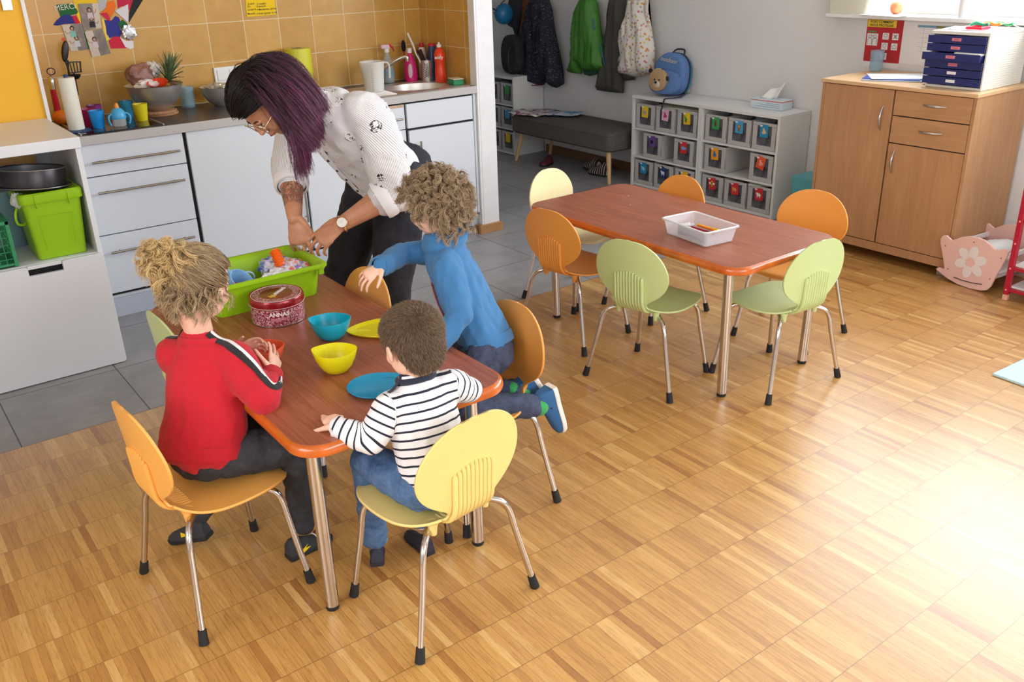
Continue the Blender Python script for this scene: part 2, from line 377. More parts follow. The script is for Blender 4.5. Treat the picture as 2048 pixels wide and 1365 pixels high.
# ================================================================== children's chairs
C_OR, C_GR, C_YE, C_CR = S(240, 176, 88), S(198, 214, 150), S(234, 210, 132), S(242, 230, 182)
def plast(n, c): return mat(n, c, 0.42, bump=(900, 0.12, 0.0004), coat=0.05)
M_SEATS = {k: plast(k+'_chair_plastic', c) for k, c in (('orange', C_OR), ('deep_orange', S(232, 156, 70)), ('green', C_GR), ('yellow', C_YE), ('cream', C_CR))}
def make_chair(label, col, group):
    t = thing('child_chair', label, 'chair', group=group); m = M_SEATS[col]
    # profile of the shell (u forward, z, half width, dish) from the front lip to the top
    prof = [(0.185, 0.318, 0.001, 0), (0.184, 0.322, 0.055, 0), (0.178, 0.330, 0.095, .000), (0.160, 0.338, 0.130, .002), (0.125, 0.343, 0.155, .004), (0.08, 0.343, 0.168, .007), (0.02, 0.340, 0.170, .010),
            (-0.04, 0.338, 0.162, .012), (-0.085, 0.339, 0.140, .012), (-0.115, 0.343, 0.108, .010), (-0.135, 0.352, 0.082, .006), (-0.150, 0.366, 0.071, -.002), (-0.160, 0.384, 0.080, -.006),
            (-0.163, 0.402, 0.106, -.010), (-0.164, 0.424, 0.134, -.014), (-0.166, 0.452, 0.156, -.018), (-0.169, 0.487, 0.166, -.020), (-0.172, 0.525, 0.162, -.018), (-0.176, 0.562, 0.145, -.014),
            (-0.179, 0.593, 0.118, -.009), (-0.182, 0.614, 0.085, -.005), (-0.184, 0.626, 0.050, -.002), (-0.185, 0.630, 0.001, 0)]
    P = spline([(a, b, c) for a, b, c, d in prof], 3); D = [v[0] for v in spline([(d, 0, 0) for a, b, c, d in prof], 3)]
    nW = 17; vs = []; fs = []; n = len(P)
    for i, (u, z, w) in enumerate(P):
        a = P[max(i-1, 0)]; b = P[min(i+1, n-1)]; du, dz = b[0]-a[0], b[1]-a[1]; L = math.hypot(du, dz) or 1
        nu, nz = dz/L, -du/L                        # normal of the profile
        if nz < 0 and i < n*0.45: nu, nz = -nu, -nz
        w = max(w, 0.001)
        for k in range(nW):
            s_ = -1+2*k/(nW-1); s_ = math.sin(s_*PI/2)
            d = D[i]*(s_*s_)
            if i < n*0.45: uu, zz = u, z+abs(D[i])*(s_*s_)-abs(D[i])
            else: uu, zz = u-d*0.9, z
            vs.append((uu, s_*w, zz))
    for i in range(n-1):
        for k in range(nW-1): fs.append((i*nW+k, i*nW+k+1, (i+1)*nW+k+1, (i+1)*nW+k))
    cut = int(n*0.45)
    for nm, a, b in (('seat', 0, cut+1), ('backrest', cut, n)):
        mb = MB(); idx = range(a*nW, b*nW); base = a*nW
        mb.add([vs[i] for i in idx], [tuple(j-base for j in f) for f in fs if min(f) >= a*nW and max(f) < b*nW])
        o = mb.build(nm, m, t, world=False, solid=0.007, angle=80)
        for e in o.data.edges: pass
    # ribs on the outside of the lower back
    rb = MB()
    for k in range(10):
        y = (-4.5+k)*0.0135; top = 0.506-0.0016*abs(k-4.5)**1.6
        pts = [(-0.080, y*0.9, 0.329), (-0.112, y, 0.332), (-0.142, y, 0.345), (-0.161, y, 0.368), (-0.168, y, 0.395), (-0.170, y, 0.43), (-0.1725, y, 0.465), (-0.1745, y, top)]
        pts = spline(pts, 3); n2 = len(pts); rb.tube(pts, [0.0072*(min(1, (j+1)/3, (n2-j)/2.5))**0.5 for j in range(n2)], 8)
    rb.build('back_ribs', m, t, world=False)
    # plugs and legs
    for sx, sy in ((-1, 1), (-1, -1), (1, 1), (1, -1)):
        fx, fy = (0.165, 0.170) if sx > 0 else (-0.165, 0.2)
        fy *= sy; a = math.atan2(fy, fx)
        p = [(0.045*sx, 0.050*sy, 0.314), (0.085*sx, 0.085*sy, 0.314), (0.110*sx, 0.112*sy, 0.311), (0.128*sx, (0.136 if sx < 0 else 0.130)*sy, 0.296), (0.137*sx, (0.150 if sx < 0 else 0.138)*sy, 0.262), (0.144*sx, (0.162 if sx < 0 else 0.145)*sy, 0.20), (fx, fy, 0.03)]
        p = spline(p, 5); lg = MB().tube(p, 0.0088, 12).build('leg', M_CHROME, t, world=False)
        d = (Vector(p[-1])-Vector(p[-4])).normalized(); q = Vector(p[-1])
        MB().tube([q-d*0.012, q-d*0.011, q+d*0.012, q+d*0.028, Vector((q.x+d.x*.03, q.y+d.y*.03, 0.001))], [0.0085, 0.0115, 0.0125, 0.0135, 0.0135], 14).build('rubber_foot', M_BLACKR, lg, world=False)
        MB().lathe([(0.0001, 0.337), (0.017, 0.337), (0.012, 0.322), (0.0095, 0.300), (0.0001, 0.299)], 14, ((0.106 if sx < 0 else 0.10)*sx, (0.088 if sx < 0 else 0.10)*sy, 0)).build('leg_plug', m, t, world=False)
    return t
G1, G2 = 'chairs around the table with the children', 'chairs around the far table'
R_ = math.radians
_protos = {}
def chair(label, col, x, y, deg, group):
    if col not in _protos: o = make_chair(label, col, group); _protos[col] = o
    else: o = dup(_protos[col]); o['label'] = label; o['group'] = group
    o.location = (x, y, 0); o.rotation_euler = (0, 0, R_(deg)); return o
chair('light orange child chair under the child in the red sweater', 'orange', 0.576, 2.208, 4.8, G1)
chair('pale yellow child chair under the boy in the striped shirt, ribs towards us', 'yellow', 1.02, 1.77, 97, G1)
chair('orange child chair the boy in the blue hoodie kneels on', 'deep_orange', 1.394, 2.12, 181, G1)
chair('orange child chair at the right table edge below the pointing hand', 'orange', 1.205, 2.72, 181, G1)
chair('pale green child chair mostly hidden behind the red sweater', 'green', 0.835, 2.80, 2, G1)
chair('pale green child chair at the long near side of the far table, seat pointing right', 'green', 2.467, 2.405, 11.9, G2)
chair('pale green child chair at the short near end of the far table, seat pointing left', 'green', 2.841, 2.072, 86.5, G2)
chair('orange child chair beside the left corner of the far table, ribbed back towards us', 'deep_orange', 2.524, 2.94, 6.4, G2)
chair('cream child chair at the far short end of the far table by the grey tiles', 'cream', 2.852, 3.334, -79.7, G2)
chair('orange child chair at the far table, in front of the wooden cabinet', 'deep_orange', 3.25, 2.316, 191.4, G2)
chair('orange child chair behind the far table, in front of the white shelf', 'deep_orange', 3.03, 2.95, 176.9, G2)

# ================================================================== tables
def table_wood(name):
    m = NT(name); v = m.coord('Object', scale=(26, 1.6, 26)); g = m.noise(v, 2.2, 6, 0.62, 0.9)
    c = m.ramp(g, [(0.28, S(128, 66, 44)), (0.48, S(152, 86, 60)), (0.72, S(170, 104, 76))])
    m.link(c, m.b.inputs['Base Color']); m.b.inputs['Roughness'].default_value = 0.30; m.b.inputs['Specular IOR Level'].default_value = 0.5
    m.bump(g, 0.05, 0.0006); return m.m
M_TT = table_wood('cherry_laminate'); M_RIM = mat('varnished_orange_wood_edge', S(196, 96, 28), 0.22, vary=0.18, vscale=20, coat=0.5)
def make_table(label, x0, x1, y0, y1, legs):
    cx, cy = (x0+x1)/2, (y0+y1)/2; t = thing('low_table', label, 'table', (cx, cy, 0), group=None)
    hx, hy = (x1-x0)/2, (y1-y0)/2
    MB().prism(rrect(-hx+.012, hx-.012, -hy+.012, hy-.012, 0.075, 10), 0.004, TR((0, 0, 0.5565))).build('tabletop', M_TT, t, world=False, bevel=0.001)
    prof = [(0.03, 0.527), (0.010, 0.527), (0.003, 0.531), (0.0, 0.540), (0.002, 0.551), (0.006, 0.557), (0.013, 0.5602), (0.016, 0.5602), (0.03, 0.556)]
    R = [[(x, y, z) for x, y in rrect(-hx+i, hx-i, -hy+i, hy-i, 0.085-i*0.9, 12)] for i, z in prof]
    MB().rings(R, cap0=True, cap1=True).build('edge_band', M_RIM, t, world=False)
    MB().prism(rrect(-hx+.10, hx-.10, -hy+.10, hy-.10, 0.03), 0.03, TR((0, 0, 0.497))).build('apron', mat('table_apron', S(150, 140, 128), 0.5), t, world=False)
    for lx, ly, tx, ty in legs:
        lx -= cx; ly -= cy
        l = MB().tube([(lx+tx, ly+ty, 0.528), (lx, ly, 0.014)], 0.0185, 24).build('leg', M_CHROME, t, world=False)
        MB().lathe([(0.0001, 0.0), (0.0165, 0.0), (0.0185, 0.004), (0.0185, 0.013), (0.0001, 0.013)], 24, (lx, ly, 0)).build('glide', M_BLACKR, l, world=False)
    return t
make_table('low cherry-coloured table with the children seated around it', 0.685, 1.325, 1.80, 3.08, [(0.757, 1.907, 0, 0), (1.236, 1.895, 0, 0), (0.757, 2.97, 0, 0), (1.236, 2.97, 0, 0)])
make_table('low cherry-coloured table with only a clear pen box on it', 2.475, 3.115, 1.99, 3.265, [(2.546, 2.083, -.012, -.004), (3.04, 2.07, .012, -.004), (2.58, 3.15, -.012, .01), (3.04, 3.15, .012, .01)])
# ================================================================== kitchen block
M_FRONT = mat('pale_grey_cabinet_front', S(214, 219, 227), 0.45, vary=0.01, vscale=6)
M_DARKIN = mat('inner_shade', S(30, 30, 32), 0.8)  # near-black that stands for the shade inside gaps and holes
M_TOP = mat('dark_worktop_laminate', S(66, 60, 62), 0.32, vary=0.06, vscale=60)
M_EDGEG = mat('grey_worktop_edge', S(186, 182, 180), 0.4)
M_HANDLE = mat('brushed_bar_handle', S(168, 160, 148), 0.3, 1.0)
YF = 4.575
def bar_handle(parent, x0, x1, z, y=YF, vert=False):
    mb = MB()
    if vert: mb.tube([(x0, y-0.03, z), (x0, y-0.03, x1)], 0.006, 12); s = [(x0, z+0.03), (x0, x1-0.03)]
    else: mb.tube([(x0, y-0.03, z), (x1, y-0.03, z)], 0.006, 12); s = [(x0+0.045, z), (x1-0.045, z)]
    for a, b in s: mb.tube([(a, y-0.03, b), (a, y+0.001, b)], 0.0042, 8)
    return mb.build('bar_handle', M_HANDLE, parent)
def cab(label, x0, x1, fronts):
    t = thing('kitchen_cabinet', label, 'cabinet', (x0, YF+0.02, 0)); 
    mb = MB(); mb.box(x0, x0+.016, YF+0.02, 5.12, 0.10, 0.868); mb.box(x1-.016, x1, YF+0.02, 5.12, 0.10, 0.868); mb.box(x0+.016, x1-.016, YF+0.02, 5.12, 0.10, 0.116); mb.box(x0+.016, x1-.016, 5.105, 5.12, 0.116, 0.868); mb.build('carcass', M_FRONT, t, bevel=0.001)
    mb = MB(); mb.box(x0, x1, YF+0.012, YF+0.0195, 0.12, 0.868); mb.build('gap_shade_sheet', M_DARKIN, t)  # dark sheet standing in for the shade between the fronts
    mb = MB(); mb.box(x0, x1, YF+0.018, YF+0.03, 0.0, 0.10); mb.build('kickboard', mat('kickboard_grey', S(188, 196, 210), 0.45), t, bevel=0.001)
    for nm, a, b, z0, z1, h in fronts:
        f = MB().box(a, b, YF-0.006, YF+0.012, z0, z1).build(nm, M_FRONT, t, bevel=0.0015)
        if h: bar_handle(f, *h)
    return t
cab('pale grey base unit with three drawers and long bar handles, beside the white storage unit', 0.802, 1.371, [('drawer', 0.806, 1.366, 0.718, 0.866, (0.925, 1.335, 0.785)), ('drawer', 0.806, 1.366, 0.432, 0.713, (0.925, 1.335, 0.640)), ('drawer', 0.806, 1.366, 0.135, 0.427, (0.925, 1.335, 0.345))])
cab('pale grey base unit with one plain tall front left of the woman', 1.373, 1.985, [('door', 1.386, 1.980, 0.135, 0.866, (1.960, 0.55, 0.30, YF, True))])
cab('pale grey base unit with drawers, mostly behind the woman, chipped at its top edge', 1.987, 2.637, [('drawer', 1.992, 2.630, 0.718, 0.856, (2.20, 2.605, 0.780)), ('door', 1.992, 2.630, 0.135, 0.713, None)])
MB().box(2.46, 2.626, YF-0.0075, YF-0.0055, 0.842, 0.8575).build('chipped_edge', mat('bare_chipboard', S(196, 168, 146), 0.8, vary=0.2, vscale=60), [o for o in COL.objects if o.name == 'drawer.003'][0])
cab('pale grey sink base unit with a door and upright handle beside the white partition', 2.639, 3.126, [('false_front', 2.645, 3.100, 0.718, 0.856, None), ('door', 2.652, 3.103, 0.135, 0.704, (2.713, 0.64, 0.437, YF, True)), ('filler_strip', 3.108, 3.126, 0.135, 0.866, None)])
t = thing('worktop', 'dark laminate kitchen worktop with a pale grey front edge', 'worktop', (0.80, 4.555, 0.87))
mb = MB(); z0, z1 = 0.872, 0.9095
for a, b, c, d in ((0.802, 2.62, 4.558, YK-.001), (3.08, 3.127, 4.558, YK-.001), (2.62, 3.08, 4.558, 4.63), (2.62, 3.08, 4.975, YK-.001)): mb.box(a, b, c, d, z0, z1)
mb.build('top_panel', M_TOP, t, smooth=False)
mb = MB(); mb.box(0.802, 3.127, 4.5535, 4.558, 0.868, 0.9105); mb.build('front_edge', M_EDGEG, t, bevel=0.001)
# sink with drainer
t = thing('kitchen_sink', 'stainless steel inset sink with a round bowl in the worktop', 'sink', (2.86, 4.8, 0.905))
N = 48; cx, cy, rx, ry = 2.86, 4.80, 0.195, 0.15
def ring(fx, z): return [(cx+fx*rx*math.cos(2*PI*k/N), cy+fx*ry*math.sin(2*PI*k/N), z) for k in range(N)]
def orect(z, g=0):
    o = []
    for k in range(N):
        a = 2*PI*k/N; c, s_ = math.cos(a), math.sin(a); X0, X1, Y0, Y1 = 2.44-g, 3.115+g, 4.575-g, 5.03+g
        tx = ((X1-cx) if c > 0 else (X0-cx))/c if abs(c) > 1e-6 else 1e9; ty = ((Y1-cy) if s_ > 0 else (Y0-cy))/s_ if abs(s_) > 1e-6 else 1e9
        q = min(tx, ty); o.append((cx+c*q, cy+s_*q, z))
    return o
MB().rings([orect(0.9096, .003), orect(0.9125), ring(1.03, 0.9125), ring(1.0, 0.910), ring(0.97, 0.89), ring(0.9, 0.80), ring(0.78, 0.765), ring(0.2, 0.758), ring(0.01, 0.757)], cap0=False, cap1=False).build('sink_bowl', M_STEEL, t)
mb = MB()
for k in range(9): mb.tube([(2.475+k*0.002, 4.62+k*.022, 0.9128), (2.62+k*0.002, 4.62+k*.022, 0.9128)], 0.0022, 6)
mb.build('drainer_ridges', M_STEEL, t)
MB().lathe([(0.03, 0.7595), (0.024, 0.761), (0.005, 0.7605), (0.0001, 0.7605)], 20, (cx, cy, 0)).build('drain', M_CHROME, t)
# tap
t = thing('kitchen_tap', 'chrome mixer tap with slanting spout behind the sink', 'tap', (2.70, 4.99, 0.913))
MB().lathe([(0.0001, 0), (0.027, 0), (0.027, 0.008), (0.022, 0.014), (0.021, 0.095), (0.024, 0.10), (0.022, 0.125), (0.0001, 0.13)], 24, (2.70, 4.99, 0.913)).build('tap_body', M_CHROME, t)
p0 = Vector((2.70, 4.99, 0.985)); 
MB().tube(spline([p0, p0+Vector((.05, -.03, .035)), p0+Vector((.11, -.075, .078)), p0+Vector((.145, -.10, .092)), p0+Vector((.155, -.107, .088)), p0+Vector((.157, -.108, .066))], 5), 0.0115, 14).build('spout', M_CHROME, t)
MB().tube([(2.70, 4.99, 1.035), (2.695, 4.985, 1.055), (2.66, 4.95, 1.075)], [0.014, 0.01, 0.006], 12).build('lever', M_CHROME, t)
# hob
t = thing('ceramic_hob', 'black glass ceramic hob under the cups on the worktop', 'hob', (1.1, 4.85, 0.91))
M_HOB = mat('black_hob_glass', S(14, 14, 16), 0.06)
MB().box(0.915, 1.295, 4.60, 5.10, 0.9095, 0.9135).build('glass_plate', M_HOB, t, bevel=0.001)
mb = MB(); mb.box(0.912, 0.918, 4.60, 5.10, 0.9095, 0.9145); mb.box(1.292, 1.298, 4.60, 5.10, 0.9095, 0.9145); mb.build('side_trim', M_STEEL, t)
mb = MB()
for x, y, r in ((1.02, 4.74, .075), (1.20, 4.74, .06), (1.02, 4.96, .06), (1.20, 4.96, .075)):
    mb.tube([(x+r*math.cos(a*PI/18), y+r*math.sin(a*PI/18), 0.9136) for a in range(36)], 0.0007, 5, closed=True)
mb.build('cooking_zone', mat('hob_print', S(120, 120, 120), 0.4), t)

# ---------------------------------------------------------------- white storage unit at the left with green bin
t = thing('storage_unit', 'white storage unit with an open compartment above a large drawer, left edge', 'storage unit', (0.2, 4.0, 0))
UX0, UX1, UY0, UY1 = -0.42, 0.785, 4.02, 4.64
mb = MB(); mb.box(UX1-0.02, UX1, UY0, UY1, 0.02, 0.955); mb.box(UX0, UX0+0.02, UY0, UY1, 0.02, 0.955); mb.box(UX0+.02, UX1-.02, UY0+.005, UY1, 0.495, 0.513); mb.box(UX0+.02, UX1-.02, UY0+.03, UY1, 0.02, 0.06)
mb.build('carcass', M_WHITE, t, bevel=0.0012)
mb = MB(); mb.box(UX0-0.005, UX1+0.004, UY0-0.01, UY1, 0.955, 1.0); mb.build('top_panel', M_WHITE, t, bevel=0.003)
mb = MB(); mb.box(UX0+.02, UX1-.02, UY1-0.012, UY1-.003, 0.06, 0.955); mb.build('back_panel', mat('grey_back_panel', S(205, 208, 212), 0.6), t)
# drawer front with a slot handle: outline with notch
fr = MB(); a, b = 0.485, 0.617
y0, y1 = UY0-0.022, UY0-0.002
out = [(UX0, 0.004), (UX1-0.008, 0.004)]
r = 0.012
out = [(UX0, .004)]+[(UX1-0.002-r+r*math.cos(q), .004+r+r*math.sin(q)) for q in [(-90+15*k)*PI/180 for k in range(7)]]+[(UX1-0.004-r+r*math.cos(q), 0.512-r+r*math.sin(q)) for q in [15*k*PI/180 for k in range(7)]]+[(b+.012, .512), (b, .506), (b, 0.471)]+[(a, 0.471), (a, .506), (a-.012, .512), (UX0, .512)]
MB().prism(out, 0.02, Matrix(((1, 0, 0, 0), (0, 0, -1, y1), (0, 1, 0, 0), (0, 0, 0, 1)))).build('drawer_front', M_WHITE, t, bevel=0.002)
MB().box(a+.001, b-.001, y0+0.009, y1+.001, 0.497, 0.5125).build('slot_lip', M_WHITE, t, bevel=0.001)
MB().box(UX0+.03, UX1-.03, UY0+.02, UY0+.03, 0.30, 0.49).build('slot_shade_sheet', M_DARKIN, t)  # thin dark sheet in place of the shade behind the handle slot
# light green bin
M_LIME = mat('lime_green_plastic', S(148, 196, 22), 0.36, vary=0.03, vscale=4)
t = thing('lidded_bin', 'lime green lidded plastic bin inside the white storage unit', 'bin', (0.63, 4.15, 0.513))
def taper(c, hx, hy, z0, z1, k, r, n=6): 
    R = []
    for f in (0, 0.5, 1): 
        q = k+(1-k)*f; R.append([(c[0]+x*q, c[1]+y*q, z0+(z1-z0)*f) for x, y in rrect(-hx, hx, -hy, hy, r, n)])
    return R
MB().rings(taper((0.638, 4.16), 0.112, 0.125, 0.514, 0.765, 0.84, 0.02)).build('bin_body', M_LIME, t, bevel=0.003)
R = [[(0.638+x, 4.16+y, z) for x, y in rrect(-0.112-g, 0.112+g, -.125-g, .125+g, .022)] for g, z in ((.008, .755), (.010, .762), (.010, .790), (.004, .797), (-.01, .7965), (-.015, .792))]
MB().rings(R).build('lid', M_LIME, t)
mb = MB(); 
for x in (0.575, 0.70): mb.tube([(x, 4.026, 0.79), (x, 4.024, 0.76), (x+.003, 4.034, .735)], 0.003, 8)
mb.build('lid_clips', M_LIME, t)
R = [[(0.638+sx, 4.0335+dy, z) for sx, z in rrect(-.062, .062, .565, .71, .006)] for dy in (0.010, 0.0085)]
mb = MB(); mb.tube([(0.578+.004, 4.0405, .56), (0.572, 4.0325, .70), (0.704, 4.0325, .70), (0.694, 4.0405, .56)], 0.0012, 6); mb.build('panel_ridge', M_LIME, t)
MB().tube(spline([(0.524, 4.10, 0.755), (0.500, 4.07, 0.72), (0.498, 4.07, .68), (0.52, 4.09, .665), (0.535, 4.10, .672)], 4), 0.005, 8).build('carry_handle', M_LIME, t)
# springform pan on top
t = thing('cake_tin', 'dark grey springform cake tin lying on the lid of the green bin', 'cake tin', (0.60, 4.16, 0.80)); t.rotation_euler = (R_(-3), R_(5.0), 0)
M_PAN = mat('dark_pan_coating', S(58, 55, 60), 0.35, 0.5); M_PANIN = mat('grey_pan_inside', S(120, 124, 130), 0.4, 0.4)
M_LIPS = mat('rolled_steel_lip', S(190, 190, 192), 0.25, 1.0)
MB().lathe([(0.0001, 0.002), (0.142, 0.002), (0.147, 0.007), (0.144, 0.010), (0.134, 0.009), (0.0001, 0.006)], 48).build('tin_base', M_PAN, t, world=False)
MB().lathe([(0.129, 0.010), (0.131, 0.076), (0.130, .078), (0.128, 0.076), (0.126, 0.010)], 48).build('tin_ring', [M_PAN], t, world=False)
MB().tube([(0.1305*math.cos(k*PI/30), 0.1305*math.sin(k*PI/30), 0.078) for k in range(60)], 0.0024, 8, closed=True).build('rolled_rim', M_LIPS, t, world=False)
MB().lathe([(0.1255, 0.012), (0.1270, 0.074)], 48).build('inner_wall', M_PANIN, t, world=False)
MB().tube([(0.1465*math.cos(k*PI/30), 0.1465*math.sin(k*PI/30), 0.0075) for k in range(60)], 0.002, 8, closed=True).build('base_lip', M_LIPS, t, world=False)
# crumpled bag, blue pail, wooden board, green crate
def crumple(name, c, r, m, label=None, cat=None, parent=None, seed=1, amp=.35, freq=2.2, seg=28, group=None):
    random.seed(seed); mb = MB(); mb.ell((0, 0, 0), (1, 1, 1), seg=seg, rg=seg//2)
    vs = []
    for v in mb.v:
        n = noise.noise(Vector(v)*freq+Vector((seed*3.1, 0, 0)))+0.6*noise.noise(Vector(v)*freq*2.3+Vector((0, seed, 0)))
        q = 1+amp*n; vs.append((c[0]+v[0]*r[0]*q, c[1]+v[1]*r[1]*q, c[2]+v[2]*r[2]*q))
    mb.v = vs; o = mb.build(name, m, parent, angle=25)
    if label: tag(o, label, cat, group)
    return o
M_BAG = mat('thin_white_plastic_film', S(235, 238, 240), 0.3, alpha=0.55, spec=0.8)
crumple('plastic_bag', (0.522, 4.075, 0.77), (0.03, 0.02, 0.03), M_BAG, 'crumpled thin white plastic bag caught at the corner of the green bin', 'bag', seed=4)
M_BPAIL = mat('pale_blue_translucent_plastic', S(150, 190, 205), 0.3, alpha=0.75)
mb = MB(); mb.lathe([(0.0001, 0.514), (0.075, 0.514), (0.10, 0.76), (0.104, 0.765), (0.10, 0.768), (0.098, 0.76), (0.073, 0.518), (0.0001, 0.518)], 32, (0.50, 4.40, 0)); tag(mb.build('blue_pail', M_BPAIL), 'pale blue see-through pail behind the green bin', 'pail')
M_BOARD = mat('wooden_board', S(196, 146, 84), 0.6, vary=0.1, vscale=12)
o = MB().box(-0.08, 0.70, 4.58, 4.60, 0.514, 0.93).build('wooden_board', M_BOARD, None, bevel=0.004); tag(o, 'wooden board standing against the back inside the white storage unit', 'board')
t = thing('folding_crate', 'green plastic folding crate at the left edge of the storage unit shelf', 'crate', (0.3, 4.1, 0.514)); M_CRATE = mat('dark_green_plastic', S(46, 142, 92), 0.42)
c0 = 0.462; mb = MB()
zt = 0.705; zb = 0.516
mb.box(0.05, c0, 4.035, 4.043, zb, zb+0.014); mb.box(0.05, c0, 4.032, 4.044, zt-0.014, zt); mb.box(c0-0.014, c0, 4.032, 4.044, zb, zt); mb.box(0.30, 0.31, 4.034, 4.043, zb, zt)
for k in range(5): mb.box(c0-.014-.026*(k+1), c0-.011-.026*(k+1), 4.037, 4.042, zb, zt)
for k in range(5): mb.box(0.31, c0, 4.037, 4.042, zb+.03*(k+1), zb+.003+.03*(k+1))
for k in range(6):
    a = k*PI/6; x, z = 0.365, 0.605; mb.tube([(x-.055*math.cos(a), 4.040, z-.075*math.sin(a)), (x+.055*math.cos(a), 4.040, z+.075*math.sin(a))], 0.0014, 6)
mb.build('crate_front', M_CRATE, t, bevel=0.001)
mb = MB(); mb.box(c0-.008, c0, 4.035, 4.40, zb, zb+.014); mb.box(c0-.010, c0+.001, 4.035, 4.40, zt-.014, zt)
for k in range(14): mb.box(c0-.006, c0-.002, 4.043+k*.027, 4.046+k*.027, zb, zt)
for k in range(5): mb.box(c0-.006, c0-.002, 4.035, 4.40, zb+.03*(k+1), zb+.003+.03*(k+1))
mb.build('crate_side', M_CRATE, t)
mb = MB(); mb.box(0.05, c0, 4.392, 4.40, zb, zt); mb.box(0.05, c0, 4.035, 4.40, zb, zb+.004); mb.build('crate_base', M_CRATE, t)
# bracket at the very top left of the yellow wall
o = bx('wall_bracket', M_STEEL, None, 0.665, 0.705, 4.635, 4.655, 1.60, 1.66); 
bp = PY(12, 6, 4.65); o.location = (bp.x-0.685, 0, bp.z-1.63); tag(o, 'small metal bracket screwed to the yellow wall at the top left', 'bracket')

# ================================================================== things on the worktop
def cup(label, col, x, y, h=0.085, r=0.036, rb=0.026, z=0.9135, group=None, trans=0.0, name='plastic_cup'):
    m = mat('cup_plastic', col, 0.3, alpha=0.9 if trans else None)
    mb = MB(); mb.lathe([(0.0001, 0), (rb, 0), (rb+(r-rb)*.06, .004), (r, h), (r-.0018, h), (rb-.001, .005), (0.0001, .004)], 32, (0, 0, 0))
    o = mb.build(name, m); o.location = (x, y, z); return tag(o, label, 'cup', group)
GC = 'coloured cups on the hob'
cup('bright blue plastic cup at the front left of the hob', S(20, 140, 220), 1.028, 4.735, h=.082, group=GC)
cup('magenta plastic cup peeking out behind the bright blue cup', S(170, 30, 100), 1.010, 4.82, h=.082, trans=1, group=GC)
cup('purple plastic cup behind the magenta cup', S(130, 50, 130), 1.065, 4.93, h=.082, trans=1, group=GC)
cup('teal blue plastic cup behind the sippy cup', S(60, 150, 190), 1.225, 4.95, h=.082, trans=1, group=GC)
cup('yellow plastic cup at the right of the hob', S(214, 200, 24), 1.25, 4.79, h=.082, group=GC)
t = thing('sippy_cup', 'blue and clear sippy cup with two handles and an orange spout', 'cup', (1.118, 4.70, 0.9135)); x, y = 1.118, 4.70
M_SIP = mat('sippy_blue', S(72, 172, 226), 0.35); M_CLR = mat('clear_plastic', S(225, 232, 235), 0.08, alpha=0.38)
MB().lathe([(0.0001, .914), (.028, .914), (.031, .918), (.032, .955)], 28, (x, y, 0)).build('clear_body', M_CLR, t)
MB().lathe([(.034, .950), (.036, .958), (.030, .985), (.018, .998), (0.010, 1.0), (0.0001, 1.001)], 28, (x, y, 0)).build('blue_lid', M_SIP, t)
MB().lathe([(.009, 1.0), (.008, 1.012), (.005, 1.022), (0.0001, 1.023)], 14, (x, y, 0), sx=1.2).build('spout', mat('orange_silicone', S(226, 150, 60), 0.4), t)
for s_ in (-1, 1): MB().tube(spline([(x+s_*.030, y-.008, .975), (x+s_*.046, y-.012, .967), (x+s_*.050, y-.014, .945), (x+s_*.042, y-.012, .922)], 4), 0.0045, 10).build('handle', M_SIP, t)
# paper towel holder
t = thing('paper_towel_roll', 'white paper towel roll standing on a round blue base by the yellow wall', 'paper towel', (0.925, 4.76, 0.91))
px0 = (0.925, 4.72)
MB().lathe([(0.0001, .9098), (.062, .9098), (.064, .914), (.055, .921), (0.0001, .922)], 32, (px0[0], px0[1], 0)).build('round_base', mat('dark_blue_plastic', S(42, 74, 112), 0.35), t)
MB().lathe([(0.012, .922), (.036, .922), (.0365, .924), (.0365, 1.157), (.036, 1.159), (.012, 1.159), (.012, .922)], 32, (px0[0], px0[1], 0)).build('paper_roll', mat('paper_towel', S(232, 228, 214), 0.9, bump=(160, .3, .001)), t)
MB().lathe([(0.009, .92), (.009, 1.165), (0.014, 1.17), (0.0001, 1.175)], 16, (px0[0], px0[1], 0)).build('centre_rod', mat('blue_rod', S(50, 80, 130), .4), t)
# hanging utensils
hk = []
M_UT = mat('black_nylon', S(24, 24, 26), 0.42)
def hang(label, build, px, py, zoff=0):
    pass
t = thing('serving_spoon', 'black serving spoon hanging upright on the tiled wall by the yellow wall', 'spoon', (0.95, 5.1, 1.2)); a, b = PY(122, 96, 5.10), PY(137, 112, 5.10)
MB().ell(tuple(PY(130, 103, 5.10)), (0.017, 0.008, 0.052), M=Matrix.Rotation(R_(14), 4, 'Y')).build('spoon_bowl', M_UT, t)
MB().tube([PY(135, 120, 5.10), PY(140, 170, 5.11)], 0.005, 8).build('handle', M_UT, t)
t = thing('slotted_turner', 'black slotted turner hanging beside the serving spoon', 'turner', (1.0, 5.1, 1.15))
c = PY(146, 136, 5.09); mb = MB()
for k in range(5): mb.tube([(c.x-.026+k*.016, c.y, c.z+.028), (c.x-.020+k*.013, c.y, c.z-.022)], 0.003, 6)
mb.tube([(c.x-.03, c.y, c.z+.03), (c.x+.042, c.y, c.z+.026), (c.x+.036, c.y, c.z-.022), (c.x-.024, c.y, c.z-.024)], 0.0035, 6, closed=True); mb.build('slotted_blade', M_UT, t)
MB().tube([(c.x, c.y, c.z-.024), PY(156, 190, 5.10)], 0.005, 8).build('handle', M_UT, t)
t = thing('ladle', 'black ladle with a dark red handle hanging below the slotted turner', 'ladle', (1.0, 5.1, 1.1)); c = PY(148, 152, 5.06)
MB().lathe([(0.0001, -.02), (.022, -.014), (.034, .004), (.033, .006), (.02, -.011), (0.0001, -.017)], 24, tuple(c)).build('ladle_bowl', M_UT, t)
